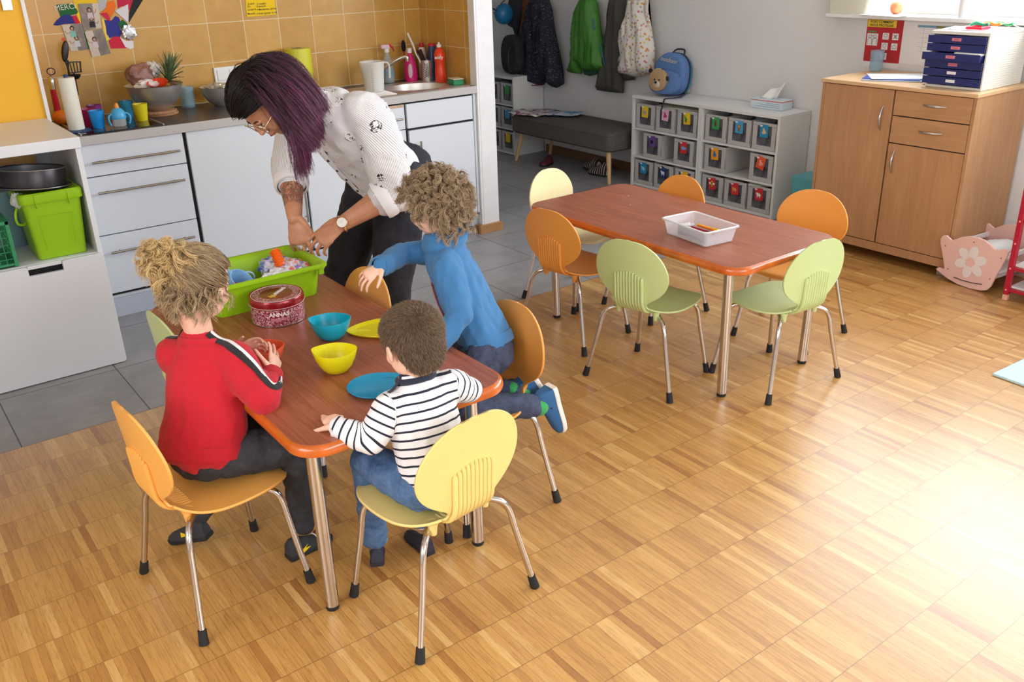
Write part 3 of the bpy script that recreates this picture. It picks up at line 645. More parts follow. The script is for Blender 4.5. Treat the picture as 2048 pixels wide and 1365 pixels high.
MB().tube([(c.x+.0, c.y, c.z-.018), PY(147, 205, 5.07)], 0.006, 8).build('handle', mat('dark_red_plastic', S(130, 24, 34), .4), t)
t = thing('bottle_brush', 'red handled tool with a silver top and black loop between wall and paper roll', 'kitchen tool', (0.86, 5.0, 1.1))
MB().tube([PY(104, 172, 5.0), PY(116, 226, 5.02)], [0.013, 0.016], 16).build('red_handle', mat('glossy_red_plastic', S(176, 22, 44), .25), t)
MB().lathe([(0.0145, -.035), (.0155, 0), (.013, .018), (.006, .028), (0.0001, .03)], 20, tuple(PY(103, 164, 5.0))).build('silver_cap', M_CHROME, t)
c = PY(102, 143, 5.0); MB().tube([(c.x+.018*math.cos(q*PI/12), c.y, c.z+.016*math.sin(q*PI/12)) for q in range(24)], 0.0025, 8, closed=True).build('hanging_loop', M_UT, t)
c = PY(120, 236, 5.0); tag(MB().ell(tuple(Vector((c.x+.005, c.y, .945))), (.04, .04, .035)).build('orange_fruit', mat('orange_peel', S(226, 120, 20), .5, bump=(200, .3, .001))), 'orange fruit behind the paper towel roll', 'fruit')
# big steel bowl
MBZ = 0.9095
t = thing('mixing_bowl', 'large stainless steel bowl on cork trivets holding a pineapple top and bag', 'bowl', (1.375, 4.93, 0.935)); bc = (1.375, 4.93)
prof = [(0.0001, 0), (.045, 0), (.05, .004), (.092, .03), (.122, .07), (.136, .115), (.140, .128), (.144, .129), (.138, .124), (.119, .071), (.09, .034), (.0001, .006)]
MB().lathe([(r, .936+z) for r, z in prof], 56, (bc[0], bc[1], 0)).build('bowl_shell', M_STEEL, t)
M_CORK = mat('cork', S(176, 130, 92), .9, vary=.3, vscale=120, bump=(200, .5, .002))
for i, lab in enumerate(('round cork trivet lying directly on the worktop under the steel bowl', 'round cork trivet on top of the other, carrying the steel bowl')):
    o = MB().lathe([(0.0001, 0), (.09, 0), (.092, .003), (.092, .009), (.09, .0115), (.0001, .0115)], 36).build('cork_trivet', M_CORK); o.location = (1.385-.01*i, 4.945-.012*i, .9100+.0125*i); tag(o, lab, 'trivet', 'cork trivets under the bowl')
# pineapple (top sticking out of the bowl)
t = thing('pineapple', 'pineapple with spiky green crown leaning out of the steel bowl', 'pineapple', (1.44, 4.95, 1.0))
ax = Vector((.36, .1, .9)).normalized(); pc = Vector((1.43, 4.955, 1.005))
q = Vector((0, 0, 1)).rotation_difference(ax).to_matrix().to_4x4()
MB().ell(tuple(pc), (.048, .048, .065), M=q).build('fruit_body', mat('pineapple_skin', S(150, 110, 40), .7, vary=.4, vscale=60, bump=(90, .8, .004)), t)
random.seed(5); mb = MB(); b0 = pc+ax*.058
for i in range(46):
    el = (i/46)**0.9; a = i*2.4; spread = 1.15*(1-el)+.12; L = .06+.075*el*random.uniform(.75, 1.1)
    d0 = (q.to_3x3() @ Vector((math.cos(a)*math.sin(spread), math.sin(a)*math.sin(spread), math.cos(spread)))).normalized()
    st = b0+ax*(.045*el)+d0*.006; side = d0.cross(ax).normalized() if d0.cross(ax).length > .01 else Vector((0, 1, 0)); nrm = side.cross(d0).normalized(); pts = []
    for k in range(6):
        f = k/5; p = st+d0*L*f+nrm*(-.018*f*f*(1-.4*el)); w = .0105*(1-f)**.7*(1 if k else .8)+.0004; pts.append([p-side*w, p-side*w*.3-nrm*.0018, p+side*w*.3-nrm*.0018, p+side*w, p+nrm*.0006])
    mb.rings(pts)
mb.build('leaf_crown', mat('pineapple_leaf', S(88, 112, 76), .45, vary=.35, vscale=30), t)
# paper bag & red bowl in the steel bowl
o = crumple('bread_bag', (1.335, 4.99, 1.10), (.07, .04, .062), mat('printed_brown_film', S(140, 96, 84), .35, vary=.3, vscale=20), 'brown printed bread bag with white lining standing in the steel bowl', 'bag', seed=7, amp=.3, freq=1.6); o.rotation_euler = (0, 0, 0)
o = crumple('white_wrapper', (1.405, 5.01, 1.125), (.045, .028, .038), mat('white_wrapper_film', S(222, 218, 212), .5), 'crumpled white wrapper between the bread bag and the pineapple leaves', 'wrapper', seed=11, amp=.5, freq=2.4)
o = crumple('white_wrapper', (1.345, 4.93, 1.062), (.062, .03, .026), mat('white_wrapper_film2', S(224, 220, 216), .5), 'crumpled white wrapper at the front rim of the steel bowl', 'wrapper', seed=13, amp=.35, freq=2.4)
o = MB().lathe([(0.0001, 0), (.028, 0), (.05, .03), (.052, .032), (.049, .03), (.026, .004), (.0001, .003)], 36).build('small_red_bowl', mat('red_orange_plastic', S(222, 58, 22), .3)); o.location = (1.385, 4.885, 1.048); o.rotation_euler = (R_(14), R_(-9), 0); tag(o, 'small red-orange plastic bowl on top inside the large steel bowl', 'bowl')
# glasses and 2nd bowl
M_BGL = mat('bubbled_blue_glass', S(150, 195, 215), .05, alpha=.32, bump=(60, .9, .004))
o = MB().lathe([(0.0001, 0), (.033, 0), (.036, .005), (.038, .11), (.036, .11), (.033, .01), (.0001, .01)], 28).build('drinking_glass', M_BGL); o.location = (1.575, 5.06, .9100); tag(o, 'blue tinted bubbled drinking glass right of the steel bowl', 'glass')
o = MB().lathe([(r*.70, z*.78) for r, z in prof], 40).build('mixing_bowl', M_STEEL); o.location = (1.735, 5.01, .9100); tag(o, 'small stainless steel bowl on the worktop behind the woman\'s head', 'bowl')
crumple('foil', (1.735, 5.01, 1.005), (.07, .06, .022), mat('crumpled_foil', S(210, 208, 202), .3, .6), 'crumpled foil filling the small steel bowl', 'foil', seed=21, amp=.45, freq=3)
# wall switch, yellow roll
t = thing('wall_switch', 'white double wall switch on the ochre tiles', 'switch', (1.83, YK, 1.05))
MB().box(1.772, 1.93, YK-.010, YK-.0005, 1.005, 1.092).build('switch_plate', M_WPLAST, t, bevel=.003)
MB().box(1.788, 1.846, YK-.014, YK-.009, 1.02, 1.078).build('rocker', M_WPLAST, t, bevel=.002)
MB().box(1.858, 1.916, YK-.014, YK-.009, 1.02, 1.078).build('rocker', M_WPLAST, t, bevel=.002)
t = thing('yellow_roll', 'upright roll of bright yellow plastic film against the tiles', 'roll', (2.24, 5.05, .91)); M_YR = mat('yellow_film_roll', S(206, 204, 50), .35, sss=.0)
MB().lathe([(.03, .9098), (.075, .9098), (.075, 1.165), (.03, 1.165), (.03, .9098)], 36, (2.235, 5.05, 0)).build('rolled_film', M_YR, t)
MB().lathe([(.026, .91), (.030, .91), (.030, 1.167), (.026, 1.167), (.026, .91)], 24, (2.235, 5.05, 0)).build('core_tube', mat('card_tube', S(170, 140, 100), .8), t)
# measuring jug
t = thing('measuring_jug', 'frosted clear measuring jug with grey scale standing by the sink', 'jug', (2.58, 4.80, .913)); x, y = 2.575, 4.80; M_JUG = mat('frosted_plastic', S(232, 232, 226), .35, alpha=.62)
R = []
for f, r in ((0, .052), (.02, .055), (.5, .060), (.95, .066), (1, .070)):
    ring_ = []
    for k in range(40):
        a = 2*PI*k/40; rr = r+(0.012*max(0, math.cos(a-PI))**12 if f > .9 else 0); ring_.append((x+rr*math.cos(a), y+rr*math.sin(a), .9135+.168*f))
    R.append(ring_)
MB().rings(R, cap1=False).build('jug_body', M_JUG, t, solid=.002)
MB().tube(spline([(x+.062, y-.01, 1.070), (x+.088, y-.013, 1.068), (x+.100, y-.015, 1.045), (x+.098, y-.015, .98)], 5), [.009]*16, 10, flat=.6).build('handle', M_JUG, t)
mb = MB()
for k in range(12):
    z = .930+k*.0105; a0 = R_(232)
    for q in range(3 if k % 2 else 5):
        a = a0+q*.045; r = .0548+.012*(z-.9135)/.168; mb.box(-.0012, .0012, -.0004, .0004, -.0007, .0007, M=TR((x+(r+.002)*math.cos(a), y+(r+.002)*math.sin(a), z), rz=a+PI/2))
mb.build('scale_marks', mat('grey_print', S(110, 110, 110), .6), t)
# bottles behind the sink
def bottle(label, name, x, y, prof, m, capprof, capm, extra=None, sx=1, cat='bottle', group=None, sz=1):
    t = thing(name, label, cat, (x, y, .9128), group=group)
    MB().lathe([(r, .9129+z*sz) for r, z in prof], 32, (x, y, 0), sx=sx).build('bottle_body', m, t)
    MB().lathe([(r, .9129+z*sz) for r, z in capprof], 24, (x, y, 0)).build('cap', capm, t)
    return t
BG = 'cleaning bottles in the kitchen corner'
M_CAPW = mat('white_cap', S(232, 230, 228), .4); M_CAPR = mat('red_cap', S(196, 24, 44), .4)
xs, ys = 2.835, 5.085
t = bottle('clear spray bottle with pink and white trigger head, left of the pink bottle', 'spray_bottle', xs, ys, [(0.0001, 0), (.034, 0), (.036, .01), (.034, .11), (.024, .15), (.013, .165), (.013, .18)], mat('clear_bottle', S(190, 205, 210), .1, alpha=.45), [(.016, .178), (.016, .20), (.0001, .2)], M_CAPW, group=BG)
MB().lathe([(.0345, .02), (.0355, .06), (.034, .085)], 32, (xs, ys, .913)).build('bottle_label', mat('blue_label', S(120, 160, 185), .5), t)
mb = MB(); mb.box(-.035, .02, -.011, .011, .199, .225, M=TR((xs, ys, .9125), rz=R_(-15))); mb.build('spray_head', mat('pale_pink_plastic', S(226, 196, 204), .4), t, bevel=.006)
mb = MB(); mb.tube([(xs+.014, ys-.008, 1.134), (xs+.032, ys-.016, 1.12), (xs+.040, ys-.018, 1.095)], [.007, .007, .004], 8); mb.build('trigger', M_CAPR, t)
xp, yp = 2.965, 5.035
t = bottle('hot pink dish soap bottle with a clear oval window in the corner', 'soap_bottle', xp, yp, [(0.0001, 0), (.036, 0), (.04, .01), (.041, .05), (.036, .10), (.028, .135), (.016, .155), (.013, .17)], mat('hot_pink_plastic', S(206, 18, 112), .3), [(.014, .168), (.014, .196), (.0001, .197)], M_CAPW, group=BG)
MB().ell((xp-.022, yp-.031, .975), (.014, .006, .045), M=Rz(R_(-35))).build('label', mat('pale_pink_label', S(222, 190, 200), .4), t)
# dish brush (black head) standing behind, white scrubbing brush in the cutlery cup
t = thing('dish_brush', 'dish brush with a tall black bristle head behind the pink bottle', 'brush', (2.99, 5.09, 1.1)); c = PY(807, 92, 5.10)
MB().ell(tuple(c), (.014, .014, .036)).build('bristle_head', mat('black_bristles', S(20, 20, 22), .9, bump=(400, 1, .004)), t)
MB().tube([c-Vector((0, 0, .03)), (c.x+.004, c.y, .92)], .006, 8).build('handle', M_CAPR, t)
xc, yc = 3.055, 4.985
t = thing('cutlery_holder', 'perforated steel cutlery holder with brushes in the corner', 'cutlery holder', (xc, yc, .913))
MB().lathe([(0.0001, .9131), (.037, .9131), (.038, .916), (.038, 1.035), (.0365, 1.035), (.0365, .918), (.0001, .918)], 36, (xc, yc, 0)).build('perforated_cup', M_STEEL, t)
mb = MB()
for i in range(3):
    for k in range(9-(i % 2)):
        a = R_(218+i*13); z = .935+k*.010+(i % 2)*.005; mb.ell((xc+.0378*math.cos(a), yc+.0378*math.sin(a), z), (.0032, .0032, .0036), seg=8, rg=5)
mb.build('holes', M_DARKIN, t)
t = thing('scrub_brush', 'white long handled brush leaning out of the steel cutlery holder', 'brush', (3.0, 5.0, 1.0))
MB().tube([(xc-.005, yc, .95), PY(832, 108, 5.02), PY(826, 90, 5.05), PY(815, 66, 5.08)], [.004, .005, .0065, .006], 10).build('handle', M_CAPW, t)
MB().tube([(xc, yc+.005, .99), PY(838, 100, 5.03)], [.012, .016], 12).build('dark_brush_head', mat('dark_brown_bristle', S(60, 30, 32), .9), t)
bottle('white bottle with a red cap behind the cutlery holder', 'cleaner_bottle', 3.085, 5.085, [(0.0001, 0), (.024, 0), (.026, .01), (.026, .16), (.018, .185), (.014, .19)], M_CAPW, [(.0145, .188), (.0145, .215), (.0001, .216)], M_CAPR, group=BG)
xb, yb = 3.088, 4.935
t = bottle('dark blue dishwasher tablet bottle with a red lid beside the orange bottle', 'cleaner_bottle', xb, yb+.035, [(0.0001, 0), (.028, 0), (.031, .01), (.031, .12), (.028, .17), (.024, .195), (.022, .205)], mat('dark_blue_bottle', S(34, 52, 98), .3, vary=.5, vscale=25), [(.0235, .203), (.0235, .218), (.0001, .219)], M_CAPR, group=BG)
text_obj('label_text', 'dity', .022, TR((xb-.024, yb+.016, .985), rx=R_(90), rz=R_(-37)), mat('red_label_print', S(220, 40, 50), .5), t)
xo, yo = 3.062, 4.845
M_OB = mat('orange_red_bottle', S(226, 62, 26), .32)
t = bottle('orange-red dish soap bottle lettered andy in white', 'soap_bottle', xo, yo, [(0.0001, 0), (.032, 0), (.034, .008), (.034, .06), (.030, .09), (.030, .12), (.034, .135), (.034, .165), (.026, .187), (.014, .20), (.013, .207)], M_OB, [(.0135, .205), (.0135, .221), (.006, .224), (.0055, .234), (.0001, .235)], M_CAPW, group=BG)
text_obj('label_text', 'andy', .027, TR((xo-.0225, yo-.0285, 1.062), rx=R_(90), rz=R_(-38)), M_CAPW, t, bold=.0006)
t = thing('sponge', 'green scouring sponge with pale top at the end of the worktop', 'sponge', (3.085, 4.715, .9105)); M_SPG = mat('green_sponge', S(54, 140, 96), .9, bump=(300, .8, .002))
MB().box(-.045, .045, -.034, .034, 0.0, .030, M=TR((3.070, 4.69, .9130), rz=R_(80))).build('foam', M_SPG, t, bevel=.006)
MB().box(-.045, .045, -.034, .034, .0305, .037, M=TR((3.070, 4.69, .9130), rz=R_(80))).build('scouring_pad', mat('pale_pad', S(216, 206, 176), .9, bump=(300, .8, .002)), t, bevel=.003)
# ================================================================== wooden cabinet
def wood(name, a, b, sc=(14, 14, 1.2), rough=.5, k=2.2):
    m = NT(name); v = m.coord('Object', scale=sc); g = m.noise(v, k, 6, .62, .8); m.link(m.ramp(g, [(.3, a), (.7, b)]), m.b.inputs['Base Color']); m.b.inputs['Roughness'].default_value = rough
    m.bump(g, .06, .0006); return m.m
M_BEECH = wood('beech_veneer', S(172, 126, 86), S(190, 144, 102)); M_BEECHH = wood('beech_veneer_across', S(172, 126, 86), S(190, 144, 102), (14, 1.2, 14)); M_BEECHT = wood('beech_top', S(206, 166, 122), S(220, 182, 138), (14, 1.2, 14), .4)
M_SATIN = mat('satin_metal', S(190, 186, 182), .28, 1.0)
t = thing('sideboard', 'beech wood cabinet with two doors, two drawers and curved metal handles', 'cabinet', (4.46, 2.66, 0)); CX, CY0, CY1 = 4.46, 2.225, 3.10
mb = MB(); mb.box(CX, 4.98, CY0, CY0+.018, .055, .928); mb.box(CX, 4.98, CY1-.018, CY1, .055, .928); mb.box(CX+.0, 4.98, CY0+.018, CY1-.018, .055, .10); mb.box(4.96, 4.98, CY0+.018, CY1-.018, .10, .928)
mb.build('carcass', M_BEECH, t, bevel=.001)
MB().box(CX+.016, CX+.02, CY0+.018, CY1-.018, .10, .928).build('gap_shade_sheet', M_DARKIN, t)  # dark sheet that paints the shade in the gaps around doors and drawers
MB().box(CX-.012, 4.985, CY0-.006, CY1+.006, .928, .948).build('top_panel', M_BEECHT, t, bevel=.003)
mb = MB()
for y in (CY0+.03, CY1-.08):
    for x in (4.50, 4.90): mb.box(x, x+.05, y, y+.05, 0.001, .055)
mb.build('feet', mat('grey_feet', S(150, 148, 146), .5), t)
def bow(parent, y, z, L, vert):
    pts = []
    for k in range(13):
        f = -1+2*k/12; off = .024*(1-f*f)+.001; p = (CX-.001-off, y, z+f*L/2) if vert else (CX-.001-off, y+f*L/2, z); pts.append(p)
    MB().tube(pts, [.0025+.0045*(1-(-1+2*k/12)**2) for k in range(13)], 10).build('bow_handle', M_SATIN, parent)
d = MB().box(CX-.002, CX+.015, 2.664, CY1-.02, .105, .924).build('door', M_BEECH, t, bevel=.001); bow(d, 2.715, .775, .125, True)
d = MB().box(CX-.002, CX+.015, CY0+.02, 2.655, .105, .652).build('door', M_BEECH, t, bevel=.001); bow(d, 2.615, .560, .125, True)
d = MB().box(CX-.002, CX+.015, CY0+.02, 2.655, .800, .924).build('drawer', M_BEECHH, t, bevel=.001); bow(d, 2.435, .868, .125, False)
d = MB().box(CX-.002, CX+.015, CY0+.02, 2.655, .658, .794).build('drawer', M_BEECHH, t, bevel=.001); bow(d, 2.435, .735, .125, False)
ZC = .9485
# folders and paper
t = thing('document_folder', 'blue and clear plastic folders lying on the wooden cabinet', 'folder', (4.7, 2.85, ZC))
M_FOLB = mat('blue_plastic_folder', S(70, 100, 190), .3); M_FOLC = mat('clear_folder', S(196, 204, 222), .2, alpha=.7)
MB().box(-.115, .115, -.155, .155, 0.0, .006, M=TR((4.665, 2.80, ZC), rz=R_(28))).build('clear_sleeve', M_FOLC, t, bevel=.001)
MB().box(-.105, .105, -.145, .145, .0065, .010, M=TR((4.68, 2.81, ZC), rz=R_(22))).build('blue_sleeve', M_FOLB, t, bevel=.001)
M_PAPER = mat('white_paper', S(240, 240, 244), .8)
tag(MB().box(-.105, .105, -.148, .148, .0105, .0118, M=TR((4.70, 2.80, ZC), rz=R_(40))).build('sheet_of_paper', M_PAPER), 'white sheet of paper on top of the blue folder', 'paper')
o = MB().lathe([(0.0001, 0), (.034, 0), (.036, .004), (.038, .115), (.036, .115), (.033, .008), (.0001, .008)], 28).build('drinking_glass', M_BGL); o.location = (4.885, 3.055, ZC); tag(o, 'bluish bubbled drinking glass on the wooden cabinet before the red poster', 'glass')
t = thing('eraser_tube', 'small white tub with a white piece before it on the wooden cabinet', 'tub', (4.6, 2.55, ZC))
MB().lathe([(0.0001, 0), (.018, 0), (.0185, .03), (.016, .034), (.0001, .035)], 24, (4.63, 2.575, ZC)).build('tub_body', M_WPLAST, t); MB().ell((4.575, 2.575, ZC+.008), (.012, .009, .008)).build('small_piece', M_WPLAST, t)
# drawer box
t = thing('desk_drawer_box', 'off-white desktop drawer box with six navy drawers on the wooden cabinet', 'drawer box', (4.55, 2.4, ZC))
M_BOXW = mat('off_white_plastic', S(226, 224, 214), .45); M_NAVY = mat('navy_plastic', S(30, 40, 104), .28); M_LABP = mat('pink_label', S(226, 130, 150), .7)
DX0, DX1, DY0, DY1 = 4.535, 4.925, 2.255, 2.545; H0 = ZC+.001; H = .255
mb = MB(); mb.box(DX0, DX1, DY0, DY0+.008, H0, H0+H); mb.box(DX0, DX1, DY1-.008, DY1, H0, H0+H); mb.box(DX0, DX1, DY0+.008, DY1-.008, H0, H0+.012); mb.box(DX1-.008, DX1, DY0+.008, DY1-.008, H0+.012, H0+H)
for k in range(22): mb.box(DX0+.02, DX1-.01, DY0-.0015, DY0, H0+.015+k*.0108, H0+.017+k*.0108)
mb.build('case', M_BOXW, t, bevel=.001)
MB().box(DX0-.004, DX1, DY0-.003, DY1+.003, H0+H, H0+H+.016).build('case_top', M_BOXW, t, bevel=.002)
labs = ['ROSSI', 'LILLA', 'NICLA', 'GIULIANA', '', '']
for k in range(6):
    z = H0+.215-.0395*k; pull = .045 if k == 2 else .010
    d = MB(); d.box(DX0-pull-.006, DX0-pull, DY0+.006, DY1+.012, z, z+.036); d.box(DX0-pull, DX0+.2, DY0+.014, DY0+.016, z, z+.030); d.box(DX0-pull, DX0+.2, DY1-.018, DY1-.016, z, z+.030); d.box(DX0-pull, DX0+.2, DY0+.014, DY1-.016, z, z+.002)
    d = d.build('drawer', M_NAVY, t, bevel=.002)
    l = MB().box(DX0-pull-.0075, DX0-pull-.0062, 2.385, 2.432, z+.012, z+.026).build('drawer_label', M_LABP if k < 4 else M_PAPER, d)
    if labs[k]: text_obj('label_text', labs[k], .010, Matrix.Translation((DX0-pull-.0078, 2.4085, z+.019)) @ Matrix.Rotation(R_(-90), 4, 'Z') @ Matrix.Rotation(R_(90), 4, 'X'), mat('label_ink', S(120, 40, 60), .7), d, thick=.0002)
    if k == 2: MB().box(DX0-.04, DX0+.05, 2.27, 2.40, z+.028, z+.040).build('paper_stack', mat('paper_in_drawer', S(214, 216, 206), .8), d, bevel=.003)
ZB = H0+H+.0165
tag(MB().box(-.10, .10, -.13, .13, 0, .003, M=TR((4.70, 2.42, ZB), rz=R_(10))).build('pink_sheet', mat('pink_paper', S(246, 205, 226), .6)), 'pale pink sheet lying on the drawer box', 'paper')
t = thing('paper_toy', 'red frame with green and orange rolled bands on the drawer box', 'toy', (4.66, 2.37, ZB+.003))
MB().tube([(4.60, 2.41, ZB+.012), (4.60, 2.34, ZB+.012), (4.68, 2.34, ZB+.012), (4.68, 2.41, ZB+.012)], .007, 8, closed=True).build('red_frame', mat('bright_red_plastic', S(226, 30, 60), .35), t)
for i, (cl, dx) in enumerate(((S(40, 170, 120), 0), (S(236, 150, 40), .03), (S(60, 180, 110), .06))):
    MB().tube(spline([(4.66+dx, 2.43-i*.045, ZB+.018), (4.68+dx, 2.41-i*.045, ZB+.030), (4.68+dx, 2.37-i*.045, ZB+.022), (4.67+dx, 2.34-i*.045, ZB+.030)], 5), .007, 8).build('rolled_band', mat('band_colour', cl, .4), t)
tag(MB().tube(spline([(4.72, 2.34, ZB+.02), (4.73, 2.28, ZB+.03), (4.80, 2.245, ZB+.006), (4.90, 2.238, ZB-.01), (4.94, 2.235, ZB-.05), (4.95, 2.235, ZB-.20)], 6), .0022, 6).build('white_cable', M_WPLAST), 'thin white cable hanging over the right side of the drawer box', 'cable')
# poster, planner, sill things
t = thing('red_poster', 'red safety poster in French with white pictogram boxes taped to the wall', 'poster', (XW-.002, 3.06, 1.1)); PY0, PY1, PZ0, PZ1 = 2.985, 3.215, .955, 1.236
M_PRED = mat('poster_red', S(186, 34, 44), .5); M_PYEL = mat('poster_yellow', S(240, 206, 40), .5); M_PWH = mat('poster_white', S(236, 232, 230), .5); M_PGRY = mat('poster_lines', S(60, 60, 66), .6); M_PGRN = mat('poster_green', S(70, 150, 90), .5)
xw = XW-.0012
def onwall(name, m, y0, y1, z0, z1, lay, parent, **k): return MB().box(xw-.0006*(lay+1), xw-.0006*lay, y0, y1, z0, z1).build(name, m, parent, **k)
onwall('sheet', M_PRED, PY0, PY1, PZ0+.03, PZ1, 0, t); onwall('lower_strip', M_PWH, PY0, PY1, PZ0, PZ0+.03, 0, t)
onwall('yellow_banner', M_PYEL, 3.03, PY1-.003, 1.178, 1.218, 1, t)
WT = lambda y, z, lay: Matrix.Translation((xw-.0006*lay-.0004, y, z)) @ Matrix.Rotation(R_(-90), 4, 'Z') @ Matrix.Rotation(R_(90), 4, 'X')
text_obj('heading_text', 'NOUS PROTEGER', .019, WT(3.122, 1.188, 2), M_PGRY, t, thick=.0002, bold=.0004); text_obj('heading_text', 'VOICI COMMENT', .019, WT(3.122, 1.207, 2), M_PGRY, t, thick=.0002, bold=.0004)
onwall('green_label', M_PGRN, 3.15, 3.205, 1.148, 1.156, 1, t)
def picto(y0, y1, z0, z1, kind):
    p = onwall('pictogram_box', M_PWH, y0, y1, z0, z1, 1, t); cy, cz, w, h = (y0+y1)/2, (z0+z1)/2, (y1-y0), (z1-z0); mb = MB(); x = xw-.002
    if kind == 'two':
        for s_ in (-1, 1):
            c = cy+s_*w*.22; mb.tube([(x, c+.009*math.cos(q*PI/6), cz+h*.25+.009*math.sin(q*PI/6)) for q in range(12)], .0009, 4, closed=True)
            mb.tube([(x, c-.014, cz-h*.42), (x, c-.014, cz+.0), (x, c-.008, cz+h*.1), (x, c+.008, cz+h*.1), (x, c+.014, cz), (x, c+.014, cz-h*.42)], .0009, 4)
        mb.tube([(x, cy-.008, cz+h*.3), (x, cy+.008, cz+h*.3)], .0012, 4)
    elif kind == 'x': mb.tube([(x, cy-w*.3, cz-h*.3), (x, cy+w*.3, cz+h*.3)], .0012, 4); mb.tube([(x, cy+w*.3, cz-h*.3), (x, cy-w*.3, cz+h*.3)], .0012, 4); mb.tube([(x, cy+w*.2*math.cos(q*PI/6), cz+w*.2*math.sin(q*PI/6)) for q in range(12)], .0008, 4, closed=True)
    elif kind == 'house': mb.tube([(x, cy-w*.3, cz-h*.25), (x, cy-w*.3, cz+.002), (x, cy, cz+h*.3), (x, cy+w*.3, cz+.002), (x, cy+w*.3, cz-h*.25)], .0009, 4, closed=True)
    else: 
        mb.tube([(x, cy+w*.28*math.cos(q*PI/6), cz+w*.22*math.sin(q*PI/6)+h*.1) for q in range(9)], .0009, 4); mb.tube([(x, cy-w*.2, cz-h*.3), (x, cy+w*.2, cz-h*.1), (x, cy+w*.25, cz+h*.1)], .0009, 4)
    mb.build('pictogram', M_PGRY, p)
picto(3.137, 3.207, 1.075, 1.142, 'two'); picto(3.068, 3.108, 1.112, 1.148, 'hand'); picto(3.008, 3.046, 1.112, 1.148, 'x'); picto(3.068, 3.108, 1.056, 1.094, 'hand'); picto(3.008, 3.046, 1.056, 1.094, 'house'); picto(3.068, 3.108, 1.000, 1.038, 'hand')
t = thing('wall_planner', 'large white planner sheet with a table and blue header strip on the wall', 'planner', (XW-.001, 2.7, 1.1))
onwall('planner_sheet', M_PWH, 2.46, 2.985, .985, 1.218, 0, t)
p = onwall('header_strip', mat('planner_teal', S(110, 160, 185), .6), 2.52, 2.90, 1.188, 1.200, 1, t); onwall('header_accent', M_NAVY, 2.55, 2.60, 1.187, 1.198, 2, t); onwall('header_accent', mat('olive_ink', S(130, 130, 60), .6), 2.74, 2.79, 1.187, 1.198, 2, t)
mb = MB()
for k in range(7): mb.box(xw-.0014, xw-.0006, 2.53+k*.055, 2.531+k*.055, 1.06, 1.187)
for k in range(6): mb.box(xw-.0014, xw-.0006, 2.53, 2.89, 1.06+k*.024, 1.061+k*.024)
mb.build('table_lines', mat('faint_grey_ink', S(170, 172, 180), .7), t)
tag(MB().box(-.11, .11, -.135, .135, 0, .0015, M=TR((4.955, 3.045, 1.2515), rz=R_(-12))).build('sill_paper', M_PAPER), 'white sheet of paper sticking out over the window sill', 'paper')
t = thing('peach', 'orange-red peach lying on the paper on the window sill', 'fruit', (4.98, 3.08, 1.26)); c = PY(1793, 15, 3.085); PCH = NT('peach_skin'); v = PCH.coord('Object'); nz = PCH.noise(v, 14, 3); PCH.link(PCH.ramp(nz, [(.35, S(236, 170, 110)), (.65, S(214, 80, 62))]), PCH.b.inputs['Base Color']); PCH.b.inputs['Roughness'].default_value = .6
ps = 4.985; c = PX(1793, 15, ps); MB().lathe([(0.0001, -.030), (.012, -.034), (.026, -.026), (.034, -.006), (.033, .012), (.022, .027), (.008, .031), (.0001, .026)], 28, (ps, c.y, 1.2535+.034)).build('fruit_body', PCH.m, t); MB().tube([(ps, c.y, 1.312), (ps+.003, c.y, 1.322)], .0018, 6).build('stem', M_OAKTRIM, t)
t = thing('storage_box', 'translucent pale plastic box at the left end of the window sill', 'box', (5.0, 3.3, 1.25)); R = [[(4.985+x*q, 3.30+y*q, z) for x, y in rrect(-.085, .085, -.145, .145, .03)] for q, z in ((.93, 1.2505), (.95, 1.258), (1, 1.40), (1.03, 1.405))]
MB().rings(R).build('box_body', mat('milky_plastic', S(228, 226, 206), .35, alpha=.93), t)

